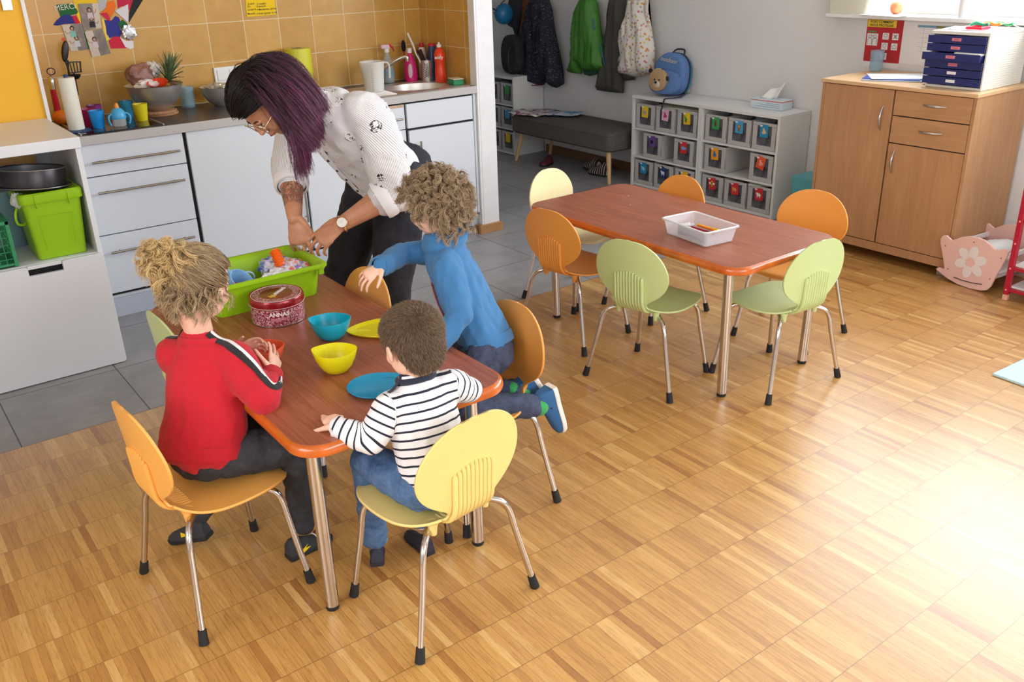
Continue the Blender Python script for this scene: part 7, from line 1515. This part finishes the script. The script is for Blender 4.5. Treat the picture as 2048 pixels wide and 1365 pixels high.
for C_, B_ in ((RW, RE), (LW, LE)): d = (C_-B_).normalized(); band('cuff_edge', C_-d*.003, d, .0262, .010, cloth('white_cuff', S(228, 226, 230)), g, t=.0015)
M_NVC = cloth('navy_neckband', S(30, 34, 56)); nk = [gn+V((0, 0, -.002))+(BL*math.cos(a)*.048+BF*math.sin(a)*.044)+V((0, 0, -.012*math.sin(a))) for a in [2*PI*k/28 for k in range(28)]]; MB().tube(nk, .0060, 10, closed=True, flat=1.3).build('neckband', M_NVC, g)
ribbon('shoulder_placket', swb, [gn+BL*.045+V((0, 0, .02)), LS+V((0, 0, .05))], .010, M_NVC, g)
p_ = MB(); blob(p_, [hipc-BF*.02, hipc+BF*.02], [.088, .086], side=BL, flat=.76)
for A_, B_, C_ in ((hR, kR, aR), (hL, kL, aL)): blob(p_, [A_, A_.lerp(B_, .5), B_], [.060, .056, .047]); blob(p_, [B_, B_.lerp(C_, .5), C_+V((0, 0, .02))], [.047, .041, .037])
fuse('blue_jeans', p_, .005, 3, denim('blue_denim', S(44, 74, 116), S(92, 124, 166)), g, wrinkle=[(.004, (30, 30, 30)), (.0018, (70, 70, 70))], seed=15)
M_NSH = mat('navy_slipper', S(44, 46, 62), .75, bump=(300, .3, .001)); FM = Matrix.Translation((aL.x+.002, aL.y, .030)) @ Matrix.Rotation(R_(62), 4, 'Z') @ Matrix.Rotation(R_(14), 4, 'Y'); childshoe('slipper', FM, .132, M_NSH, mat('dark_slipper_sole', S(36, 36, 44), .8), g)
MB().tube([FM @ V((-.005+.036*math.cos(a), .030*math.sin(a), .066)) for a in [2*PI*k/20 for k in range(20)]], .006, 8, closed=True).build('sock_cuff', cloth('pale_blue_sock', S(120, 170, 190)), g)
childshoe('slipper', footM(aR, (0, 1, 0)), .132, M_NSH, mat('dark_slipper_sole2', S(36, 36, 44), .8), g)
rng = np.random.RandomState(8); M_BRN = hairmat('short_brown_hair', S(66, 50, 38), S(104, 82, 64), S(146, 122, 98), .5)
R3 = HM.to_3x3().to_4x4(); MB().ell(tuple(HM @ V((-.075*HH, 0, .115*HH))), (.425*HH, .39*HH, .372*HH), M=R3, seg=24, rg=14).build('hair_base', mat('hair_base_brown', S(80, 62, 48), .8, vary=.2, vscale=60), g)
NB = MB().ell(tuple(HM @ V((-.125*HH, 0, -.10*HH))), (.29*HH, .325*HH, .34*HH), M=R3, seg=20, rg=12).build('nape_base', mat('hair_base_brown2', S(80, 62, 48), .8, vary=.2, vscale=60), g)
rp, rn, rl = scalp(HM, HH, 19000, rng, zmin=-.30, off=-.001, nape=True); wh = np.array(HM @ V((-.36*HH, .05*HH, .28*HH))); d = rp-wh; dn = d/(np.linalg.norm(d, axis=1, keepdims=True)+1e-6); tw = np.cross(rn, dn); dirv = rn*.62+(dn-rn*(dn*rn).sum(1, keepdims=True))*.75+tw*.35+rng.normal(size=rp.shape)*.13; dirv /= np.linalg.norm(dirv, axis=1, keepdims=True)
L_ = rng.uniform(.011, .019, (len(rp), 1, 1)); f = np.linspace(0, 1, 5)[None, :, None]; P_ = rp[:, None, :]+dirv[:, None, :]*L_*f-rn[:, None, :]*L_*.30*f**2; strands('short_hair', P_, rng.uniform(.0005, .0008, len(rp)), M_BRN, g, seed=4, clones=2, cj=.0015, thin=.75)

# ================================================================== boy in the blue hoodie
g = child_base('curly haired boy in a blue hoodie kneeling on a chair and reaching out one arm', (1.44, 2.15, 0))
M_SKINC = skinmat('fair_child_skin_three', S(236, 190, 166))
af = R_(142); CF = V((math.cos(af), math.sin(af), 0)); CL_ = V((-CF.y, CF.x, 0)); hipc = V((1.455, 2.135, .505)); gsh = V((1.420, 2.262, .775)); gn = V((1.418, 2.275, .835))
LS, RS = gsh+CL_*.088, gsh-CL_*.080; LE, LW = V((1.352, 2.098, .655)), V((1.262, 2.10, .585)); RE, RW = V((1.325, 2.375, .785)), V((1.200, 2.290, .795))
HM = headframe((1.402, 2.298, .945), (-.52, .80, -.28), (-.16, .22, .96)); HH = .190
kL, kR, aL, aR = V((1.305, 2.035, .392)), V((1.29, 2.20, .392)), V((1.555, 2.005, .318)), V((1.545, 2.085, .345)); hL, hR = hipc+CL_*.05, hipc-CL_*.05
b = MB(); head(b, HM, HH); blob(b, [gn+V((0, 0, -.04)), gn, HM @ V((-.02, 0, -.05))], [.042, .037, .042]); blob(b, [hipc, hipc.lerp(gsh, .5), gsh-V((0, 0, .01)), gn-V((0, 0, .03))], [.074, .066, .066, .038], side=CL_, flat=.74)
for A_, B_, C_ in ((RS, RE, RW), (LS, LE, LW)): blob(b, [A_, B_], [.029, .024]); blob(b, [B_, C_], [.025, .019])
for A_, B_, C_ in ((hR, kR, aR), (hL, kL, aL)): blob(b, [A_, B_], [.05, .036]); blob(b, [B_, C_], [.036, .022])
hand(b, RW, (-.86, .10, -.42), (-.30, -.35, .88), -1, .105, curl=(.45, .42, .42, .5), thumb=(.75, .3), splay=(.15, .05, -.06, -.2), fr=.0058)
hand(b, LW, (-.9, .3, -.05), (0, 0, 1), 1, .100, curl=(.2, .2, .2, .2), fr=.0056)
fuse('body', b, .0028, 3, M_SKINC, g); face(g, HM, HH, S(70, 90, 110), brow=S(150, 116, 84))
s = MB(); blob(s, [hipc+V((.012, .006, .025)), hipc.lerp(gsh, .35), hipc.lerp(gsh, .7), gsh-V((0, 0, .008))], [.104, .104, .098, .090], side=CL_, flat=.80); blob(s, [gsh, gn-V((0, 0, .02)), gn+V((0, 0, .004))], [.082, .060, .054], side=CL_, flat=.90)
for A_, B_, C_ in ((RS, RE, RW), (LS, LE, LW)):
    d = C_-B_; blob(s, [A_.lerp(gsh, .3), A_, A_.lerp(B_, .5), B_], [.048, .049, .045, .040]); blob(s, [B_, B_.lerp(C_, .5), C_-d.normalized()*.008], [.040, .037, .031])
for S_ in (RS, LS): blob(s, [gn-V((0, 0, .045)), S_+V((0, 0, .002))], [.048, .046])
M_HOOD = cloth('blue_sweat_fabric', S(58, 118, 170), 600, .06); sw, swb = fuse('blue_hoodie', s, .0048, 3, M_HOOD, g, wrinkle=[(.009, (13, 13, 7)), (.0035, (40, 40, 20))], seed=21)
for C_, B_ in ((RW, RE), (LW, LE)): d = (C_-B_).normalized(); band('ribbed_cuff', C_-d*.004, d, .0305, .030, M_HOOD, g)
band('ribbed_hem', hipc+V((.012, .006, .012)), gsh-hipc, .1075, .034, M_HOOD, g, flat=.81, side=CL_)
for k_, (rr_, dz_, th_) in enumerate(((.056, .012, .016), (.064, -.004, .014))):
    nk = [gn+V((0, 0, dz_))+(CL_*math.cos(a)*rr_+CF*math.sin(a)*rr_*.92)+V((0, 0, -.014*math.sin(a)+.003*math.sin(3*a))) for a in [2*PI*k/32 for k in range(32)]]; MB().tube(nk, th_, 10, closed=True, flat=1.5).build('collar_fold', M_HOOD, g)
ribbon('red_print', swb, [hipc.lerp(gsh, .75)+CF*.12+CL_*.045, hipc.lerp(gsh, .60)+CF*.12+CL_*.052, hipc.lerp(gsh, .48)+CF*.12+CL_*.030], .026, cloth('dark_red_print', S(120, 26, 50)), g); ribbon('red_print', swb, [hipc.lerp(gsh, .5)+CF*.12+CL_*.05, hipc.lerp(gsh, .40)+CF*.12+CL_*.06, hipc.lerp(gsh, .34)+CF*.12+CL_*.04], .016, cloth('dark_red_print2', S(120, 26, 50)), g)
ribbon('hem_label', swb, [V((1.36, 2.04, .545)), V((1.362, 2.04, .528))], .008, M_NVC, g, thick=.001)
p_ = MB(); blob(p_, [hipc-CF*.02-V((0, 0, .01)), hipc+CF*.02-V((0, 0, .01))], [.094, .088], side=CL_, flat=.82)
for A_, B_, C_ in ((hR, kR, aR), (hL, kL, aL)): blob(p_, [A_, A_.lerp(B_, .5), B_], [.066, .060, .048]); blob(p_, [B_, B_.lerp(C_, .5), C_-(C_-B_).normalized()*.02], [.048, .043, .038])
fuse('dark_blue_jeans', p_, .005, 3, denim('dark_blue_denim', S(34, 42, 64), S(74, 84, 112)), g, wrinkle=[(.005, (26, 26, 26)), (.002, (60, 60, 60))], seed=25)
M_SB = mat('blue_mesh_shoe', S(44, 98, 150), .7, bump=(500, .6, .001)); M_SW = mat('white_shoe_sole', S(232, 228, 222), .5); M_SOCK = cloth('green_sock', S(50, 160, 86))
def vshoe(ank, toe_dir, up_dir, L):
    x = V(toe_dir).normalized(); z = V(up_dir); z = (z-x*z.dot(x)).normalized(); y = z.cross(x); M = Matrix.Identity(4)
    for r in range(3): M[r][0], M[r][1], M[r][2] = x[r], y[r], z[r]
    o_ = ank-z*L*.34; 
    for r in range(3): M[r][3] = o_[r]
    return M
for ank, td, lab in ((aL, (.22, -.05, -.97), 0), (aR, (.55, .10, -.83), 1)):
    M = vshoe(ank+V((.020, 0, -.012)), td, (-.95, .05, -.2) if not lab else (-.8, .1, -.55), .178); sh = childshoe('shoe', M, .178, M_SB, M_SW, g)
    blob_ = MB(); blob(blob_, [ank-V((.028, 0, -.01)), ank+V((.012, 0, -.006))], [.030, .030]); blob_.build('green_sock', M_SOCK, g)
    if not lab:
        mb = MB()
        for k in range(9): mb.tube([M @ V((-.04+.0145*k, -.0265, .004)), M @ V((-.036+.0145*k, -.0262, .022-.002*k))], .0018, 6)
        mb.build('sole_grooves', M_SW, sh); MB().tube([M @ V((.008, -.0225+.0045*k, .034+.012*math.sin(k*PI/10))) for k in range(11)], .006, 8, flat=.5).build('strap', M_NVC, sh)
        MB().ell(tuple(M @ V((.010, -.026, .030))), (.012, .012, .012)).build('badge', mat('grey_badge', S(120, 130, 140), .5), sh)
    else: MB().ell(tuple(M @ V((-.015, 0, .001))), (.016, .012, .003), M=M.to_3x3().to_4x4()).build('pink_sole_mark', mat('pink_sole_mark', S(206, 90, 100), .5), sh)
rng = np.random.RandomState(18); M_CUR = hairmat('light_brown_curls', S(96, 76, 58), S(156, 130, 102), S(206, 182, 148))
R3 = HM.to_3x3().to_4x4(); MB().ell(tuple(HM @ V((-.075*HH, 0, .125*HH))), (.45*HH, .415*HH, .395*HH), M=R3, seg=24, rg=14).build('hair_base', mat('hair_base_lightbrown', S(104, 80, 58), .8, vary=.25, vscale=50), g)
rp, rn, rl = scalp(HM, HH, 620, rng, zmin=-.30, off=.001, nape=True); curls('curly_hair', rp, rn+np.array([0, 0, -.10])+rng.normal(size=rn.shape)*.28, 17, .040, .0100, 1.25, M_CUR, g, rng, droop=.35, spread=.0020, K=18, r=(.0006, .0011))
# ================================================================== the woman leaning over the table
g = child_base('woman with black and purple hair in a white patterned shirt leaning over the green tub', (1.60, 3.03, 0))
M_SKW = NT('warm_tan_skin'); v = M_SKW.coord('Object'); nz = M_SKW.noise(v, 26, 4); base = M_SKW.ramp(nz, [(.3, S(190, 132, 100)), (.7, S(208, 150, 118))])
ta = M_SKW.n.new('ShaderNodeAttribute'); ta.attribute_name = 'tattoo'; n1 = M_SKW.noise(v, 62, 3, .55, 1.5); n2 = M_SKW.noise(M_SKW.coord('Object', loc=(3, 1, 2)), 48, 3, .55, 1.2)
ink = M_SKW.ramp(n1, [(.40, S(52, 64, 58)), (.47, S(96, 104, 84)), (.53, S(176, 96, 84)), (.60, S(150, 70, 66)), (.66, S(70, 74, 70))]); mk = M_SKW.math('MULTIPLY', ta.outputs['Fac'], M_SKW.ramp(n2, [(.40, (0, 0, 0, 1)), (.46, (1, 1, 1, 1))]))
M_SKW.link(M_SKW.mix(M_SKW.math('MULTIPLY', mk, .85), base, ink), M_SKW.b.inputs['Base Color']); M_SKW.b.inputs['Roughness'].default_value = .45; M_SKW.b.inputs['Subsurface Weight'].default_value = .10; M_SKW.b.inputs['Subsurface Radius'].default_value = (.010, .004, .002); M_SKW.b.inputs['Subsurface Scale'].default_value = 1.0; M_SKW = M_SKW.m
hipc = V((1.665, 3.02, .865)); gsh = V((1.415, 2.965, 1.135)); gn = V((1.345, 2.955, 1.180)); SD_ = V((.05, -.135, .004)).normalized()      # towards her left shoulder
LS, RS = gsh+SD_*.150+V((.02, 0, .0)), gsh-SD_*.150+V((-.02, 0, -.03))
LE, LW = V((1.535, 2.785, .868)), V((1.350, 2.858, .768)); RE, RW = V((1.305, 3.135, .925)), V((1.232, 2.975, .792))
HM = headframe((1.162, 2.925, 1.208), (-.52, -.10, -.85), (-.85, .0, .52)); HH = .222
hL, hR = V((1.655, 2.935, .845)), V((1.635, 3.095, .845)); kL, kR = V((1.575, 2.93, .46)), V((1.475, 3.165, .46)); aL, aR = V((1.60, 2.97, .09)), V((1.50, 3.21, .09))
b = MB(); head(b, HM, HH, child=False); blob(b, [gsh+V((-.0, 0, .0)), gn, HM @ V((-.05, 0, -.05))], [.060, .052, .055])
blob(b, [hipc, hipc.lerp(gsh, .4), hipc.lerp(gsh, .8), gsh], [.135, .115, .125, .11], side=SD_, flat=.66)
for A_, B_, C_, k in ((RS, RE, RW, .9), (LS, LE, LW, 1)):
    blob(b, [A_, B_], [.050, .042]); m_ = B_.lerp(C_, .35); blob(b, [B_, m_, B_.lerp(C_, .7), C_], [.042, .043, .034, .0265])
for A_, B_, C_ in ((hR, kR, aR), (hL, kL, aL)): blob(b, [A_, A_.lerp(B_, .5), B_], [.085, .078, .055]); blob(b, [B_, B_.lerp(C_, .4), C_], [.055, .052, .034]); blob(b, [C_-V((0, 0, .04)), C_+V((-.07, 0, -.065)), C_+V((-.13, 0, -.072))], [.032, .026, .022])
t1 = hand(b, RW, (-.05, -.28, -.96), (-.78, -.58, .12), -1, .172, curl=(.22, .28, .34, .42), thumb=(.45, .40), splay=(.02, .0, -.03, -.07), fr=.0082, palm_flat=.40)
t2 = hand(b, LW, (-.84, .22, -.50), (-.38, -.50, .78), 1, .172, curl=(.38, .48, .58, .66), thumb=(.30, .50), splay=(.05, .0, -.04, -.08), fr=.0082, palm_flat=.40)
def tat(co):
    a, c_ = np.array(RE), np.array(RW); ab = c_-a; L = np.linalg.norm(ab); t_ = ((co-a) @ ab)/(L*L); d = np.linalg.norm(co-(a+np.clip(t_, 0, 1)[:, None]*ab), axis=1); return ((t_ < .78) & (t_ > -.3) & (d < .06)).astype(float)*np.clip((.84-t_)*8, 0, 1)
body, _ = fuse('body', b, .0034, 3, M_SKW, g, attr={'tattoo': tat}); face(g, HM, HH, S(70, 46, 30), mouthc=S(170, 84, 80), brow=S(40, 30, 28))
# glasses
M_GOLD = mat('thin_silver_gold_frame', S(214, 196, 170), .2, 1.0); M_LENS = thin_glass('spectacle_lens', (1, 1, 1, 1), .08); P_ = lambda c: HM @ (V(c)*HH)
gl_ = thing('glasses', 'thin metal framed glasses on the face of the leaning woman', 'glasses', tuple(P_((.40, 0, 0))))
for s_ in (-1, 1):
    fr = MB().tube([P_((.425-.03*abs(math.cos(a)), s_*(.165+.125*math.cos(a)), -.015+.115*math.sin(a))) for a in [2*PI*k/28 for k in range(28)]], .0016, 6, closed=True).build('lens_rim', M_GOLD, gl_)
    MB().add([P_((.42, s_*(.165+.120*math.cos(a)), -.015+.110*math.sin(a))) for a in [2*PI*k/28 for k in range(28)]], [tuple(range(28))]).build('lens', M_LENS, fr)
    MB().tube([P_((.405, s_*.29, .01)), P_((.25, s_*.37, .01)), P_((.0, s_*.385, -.01)), P_((-.06, s_*.38, -.08))], .0014, 6).build('temple_arm', M_GOLD, gl_)
MB().tube([P_((.43, -.045, .02)), P_((.445, 0, .035)), P_((.43, .045, .02))], .0015, 6).build('bridge', M_GOLD, gl_)
# shirt
SH = NT('white_pinstriped_print_shirt'); at = SH.n.new('ShaderNodeAttribute'); at.attribute_name = 'across'; al = SH.n.new('ShaderNodeAttribute'); al.attribute_name = 'lengthwise'
fr_ = SH.math('FRACT', SH.math('DIVIDE', at.outputs['Fac'], .0044)); c_ = SH.mix(SH.math('MULTIPLY', SH.math('LESS_THAN', fr_, .24), .75), S(236, 234, 238), S(84, 80, 92))
v = SH.coord('Object'); vo = SH.n.new('ShaderNodeTexVoronoi'); vo.inputs['Scale'].default_value = 13; vo.inputs['Randomness'].default_value = .85; SH.link(v, vo.inputs['Vector']); inb = SH.math('LESS_THAN', vo.outputs['Distance'], .33); nn = SH.noise(v, 60, 2, .5, 1.0)
msk = SH.math('MULTIPLY', inb, SH.ramp(nn, [(.37, (0, 0, 0, 1)), (.385, (1, 1, 1, 1)), (.465, (1, 1, 1, 1)), (.48, (0, 0, 0, 1))])); wh = SH.math('MULTIPLY', inb, SH.math('GREATER_THAN', nn, .46)); c_ = SH.mix(wh, c_, S(236, 234, 238)); c_ = SH.mix(msk, c_, S(34, 34, 42)); SH.link(c_, SH.b.inputs['Base Color']); SH.b.inputs['Roughness'].default_value = .8
SH.bump(SH.math('ADD', SH.math('MULTIPLY', SH.noise(v, 500, 2), .2), SH.noise(v, 20, 3, .5, 1.0)), .5, .005)
def across(co):
    arms = [(np.array(RS+(RS-RE)*.5), np.array(RE), .055), (np.array(LS+(LS-LE)*.5), np.array(LE), .055), (np.array(LE), np.array(LW), .05), (np.array(RE), np.array(RW), .05)]; sd = np.array(SD_); ax = np.array((gsh-hipc).normalized()); nn_ = np.cross(ax, sd)
    q = co-np.array(hipc); val = np.arctan2(q @ sd, q @ nn_)*.135; t_ = np.clip((q @ ax)/(gsh-hipc).length, 0, 1); dt = np.sqrt(((q @ sd)/.17)**2+((q @ nn_)/.12)**2)
    for a, c2, r in arms:
        ab = c2-a; L = np.linalg.norm(ab); tt = ((co-a) @ ab)/(L*L); d = co-(a+np.clip(tt, 0, 1)[:, None]*ab); dn = np.linalg.norm(d, axis=1)/r; k = (dn < dt) & (tt > .22); o_ = sd*(1 if (a-np.array(gsh)) @ sd > 0 else -1); e1 = o_-(ab/L)*(o_ @ ab/L); e1 /= np.linalg.norm(e1); e2 = np.cross(ab/L, e1); val = np.where(k, np.arctan2(d @ e2, d @ e1)*.060, val); dt = np.where(k, dn, dt)
    return val+10
s = MB(); blob(s, [hipc+V((-.035, -.0, .02)), hipc.lerp(gsh, .35)+V((0, 0, -.012)), hipc.lerp(gsh, .7)+V((0, 0, -.012)), gsh+V((0, 0, -.008))], [.165, .158, .160, .140], side=SD_, flat=.74)
blob(s, [gsh, gn+V((.018, 0, -.01)), gn+V((.0, 0, .004))], [.125, .078, .066], side=SD_, flat=.80)
fdn = V((-.70, 0, -.72)); blob(s, [hipc.lerp(gsh, .40)+V((-.03, 0, -.05)), hipc.lerp(gsh, .75)+V((-.02, 0, -.055))], [.115, .115], side=SD_, flat=.62)
blob(s, [hipc+V((-.07, -.06, -.02)), hipc+V((-.10, -.05, -.055))], [.085, .03], side=SD_, flat=.5)
blob(s, [LS.lerp(gsh, .35), LS, LS.lerp(LE, .5)+V((.004, -.004, 0)), LE+V((.008, 0, -.004))], [.078, .080, .078, .074])
d = LW-LE; blob(s, [LE, LE+d*.16], [.073, .066])
blob(s, [RS.lerp(gsh, .35), RS, RS.lerp(RE, .5), RE], [.076, .076, .072, .066]); d = RW-RE; blob(s, [RE, RE+d*.22], [.066, .058])
shirt, swb = fuse('printed_shirt', s, .006, 4, SH.m, g, wrinkle=[(.009, (9, 9, 9)), (.0035, (26, 26, 26))], attr={'across': across, 'lengthwise': lambda co: co[:, 2]}, seed=33)
M_CUFF = mat('cuff_white', S(236, 234, 238), .8)
for S_ in (): pass
for (E_, W2, q, rr_, nm) in ((LE, LW, .17, .0700, 'rolled_cuff'), (RE, RW, .25, .0615, 'rolled_cuff')):
    d = (W2-E_); band(nm, E_+d*q, d, rr_, .045, M_CUFF, g, t=.006)
cen = [gn+V((-.05, 0, -.03)), hipc.lerp(gsh, .75)+fdn*.16, hipc.lerp(gsh, .45)+fdn*.16, hipc.lerp(gsh, .1)+fdn*.15]
pl = ribbon('button_placket', swb, cen, .022, mat('placket_white', S(238, 236, 240), .8), g)
bt = MB()
for p in spline(cen, 2)[1:]: h_ = swb.find_nearest(V(p)); bt.ell(tuple(h_[0]+h_[1]*.004), (.005, .005, .005), seg=10, rg=6)
bt.build('shirt_buttons', mat('dark_button', S(40, 40, 48), .4), g)
for sg in (-1, 1):
    a0, a1, a2 = gn+SD_*sg*.05+V((.03, 0, .012)), gn+SD_*sg*.085+V((-.02, 0, -.045)), gn+SD_*sg*.03+V((-.06, 0, -.075)); ribbon('collar', swb, [a0, a0.lerp(a1, .5)+SD_*sg*.01, a1, a2], .028, mat('collar_white', S(236, 234, 238), .8), g, off=.004, thick=.0015)
# trousers
p_ = MB(); blob(p_, [hipc+V((.03, 0, .02)), hipc+V((.0, 0, -.06))], [.148, .142], side=SD_, flat=.80)
for A_, B_, C_ in ((hR, kR, aR), (hL, kL, aL)): blob(p_, [A_+V((.0, 0, .02)), A_.lerp(B_, .5), B_], [.104, .096, .072]); blob(p_, [B_, B_.lerp(C_, .45), C_-V((0, 0, .02))], [.072, .066, .050])
fuse('black_trousers', p_, .008, 3, denim('black_trouser_denim', S(17, 18, 26), S(34, 35, 48)), g, wrinkle=[(.006, (16, 16, 16)), (.002, (50, 50, 50))], seed=35)
M_WS = mat('black_flat_shoe', S(26, 26, 28), .5)
for A_ in (aL, aR): childshoe('flat_shoe', footM(A_, (-1, 0, 0)), .235, M_WS, M_BLACKR, g)
# watch
d = (LW-LE).normalized(); wc = LW-d*.012; e2 = V((-.30, -.62, .72)); e2 = (e2-d*e2.dot(d)).normalized(); e1 = d.cross(e2)
w_ = thing('wristwatch', 'rose gold wristwatch with a white dial on the woman\'s left wrist', 'watch', tuple(wc)); M_RG = mat('rose_gold_mesh', S(214, 168, 122), .3, 1.0, bump=(900, .4, .0005)); rb_ = .0300
MB().tube([wc+e1*math.cos(a)*rb_+e2*math.sin(a)*rb_*.92 for a in [2*PI*k/32 for k in range(32)]], .0075, 8, closed=True, flat=.25).build('mesh_strap', M_RG, w_)
ed = V((-.20, -.85, .48)); ed = (ed-d*ed.dot(d)).normalized(); dm = Matrix.Identity(4); x_ = d; z_ = ed; y_ = z_.cross(x_)
for r in range(3): dm[r][0], dm[r][1], dm[r][2], dm[r][3] = x_[r], y_[r], z_[r], (wc+ed*.0300)[r]
MB().lathe([(.0001, 0), (.0185, 0), (.0195, .002), (.0195, .006), (.0178, .0075), (.0172, .0068)], 36, M=dm).build('watch_case', M_RG, w_)
MB().lathe([(.0001, .0066), (.0174, .0066)], 32, M=dm).build('white_dial', mat('white_dial', S(240, 238, 236), .3), w_)
MB().tube([dm @ V((-.008, -.007, .0072)), dm @ V((0, 0, .0072)), dm @ V((.004, -.012, .0072))], .0005, 5).build('watch_hands', M_RG, w_)
# film held between the fingers
o = crumple('film_piece', tuple(t2[0]+V((-.01, .01, .004))), (.022, .016, .014), mat('thin_clear_film', S(230, 232, 236), .15, alpha=.6, coat=.6), 'piece of clear film between the woman\'s fingertips', 'film', seed=71, amp=.5, freq=3)
# hair: parted, falling on both sides, black at the root and purple towards the tips
rng = np.random.RandomState(28); R3 = HM.to_3x3().to_4x4(); MB().ell(tuple(HM @ V((-.13*HH, 0, .12*HH))), (.39*HH, .365*HH, .385*HH), M=R3, seg=28, rg=16).build('hair_base', mat('black_hair_base', S(22, 18, 20), .6), g)
rp, rn, rl = scalp(HM, HH, 7000, rng, child=False, zmin=-.25, off=.003); K = 26; R3n = np.array(HM.to_3x3()); t0 = np.array(HM.translation)
PP = np.zeros((len(rp), K, 3)); DY = np.zeros((len(rp), K)); c0_ = t0+np.array([-.055, 0, .10])*HH @ R3n.T; ax3 = np.array([.47, .40, .42])*HH
lk = rng.randint(0, 420, len(rp)); lkp = rng.rand(420, 6)
G_ = np.array([0, 0, -1.])
for i in range(len(rp)):
    l = rl[i]; q = lkp[lk[i]]; side = 1 if l[1] > -.04 else -1; face_lock = side > 0 and -.06 < l[0] < .12 and l[1] > .20 and q[5] < .40; front = l[0] > .0 and not face_lock
    p = rp[i].copy(); dirl = np.array([-.45, side*.60, -.50]) if l[0] > -.25 else np.array([-.30, side*.30, -.85]); g0 = 0.0
    if front: dirl = np.array([-1, side*.30, -.35]); g0 = .30
    elif l[2] > .30: dirl = np.array([-.30, side*.95, -.10])
    v_ = dirl @ R3n.T; v_ = v_-rn[i]*(v_ @ rn[i]); v_ /= np.linalg.norm(v_)+1e-9
    L = (l[2]+.66)*HH*(.90+.22*q[0])+.03+(.07 if front else 0)+(.035 if side > 0 else 0); L = L*1.10+.05 if face_lock else L
    if side < 0: L *= .80
    st = L/(K-1); amp = .007+.009*q[1]; ph = q[2]*6.28; jit = rng.normal(size=3)*.0018; vol = .005+.015*rng.rand()
    tgt = G_ if face_lock else (np.array([-.10, side*.10, -1.0]) @ R3n.T)*(.55 if side > 0 else .8)+G_*(.85 if side > 0 else .3)
    for k in range(K):
        f = k/(K-1); w2 = amp*f**1.5; PP[i, k] = p+jit*f*2+np.array([math.cos(ph+f*7)*w2, .6*math.sin(ph+f*7)*w2, .3*math.sin(ph*2+f*6)*w2])
        wgt = min(1, max(0, .10+(f-g0)*1.6)); v_ = v_*(1-wgt*.33)+tgt*wgt*.33; v_ /= np.linalg.norm(v_); pn = p+v_*st; qq = (pn-c0_) @ R3n; s_ = ax3+vol; r = math.sqrt(((qq/s_)**2).sum())
        if r < 1 or (f < (.46 if front else .30)): pn = (qq/r) @ R3n.T+c0_
        elif k > 9:
            h_ = swb.find_nearest(V(pn), .05)
            if h_[0] is not None and (V(pn)-h_[0]).dot(h_[1]) < .006: pn = np.array(h_[0]+h_[1]*(.006+vol*.5))
        p = pn
    DY[i] = np.clip((np.linspace(0, 1, K)-(.40 if front else .20)-.30*q[3])*3.0, 0, 1)*(1 if side > 0 else .5)*(.40+.60*(q[4] > .28))*(1 if l[1] > .05 or l[0] < -.1 else .6)
M_WH = hairmat('black_purple_hair', S(16, 13, 15), S(30, 24, 28), S(52, 40, 46), .36, dye=(S(70, 22, 48), S(150, 78, 118)))
strands('long_hair', PP, rng.uniform(.0008, .0014, len(rp)), M_WH, g, taper=.45, seed=3, extra=DY, clones=4, cj=.0028, thin=.55)
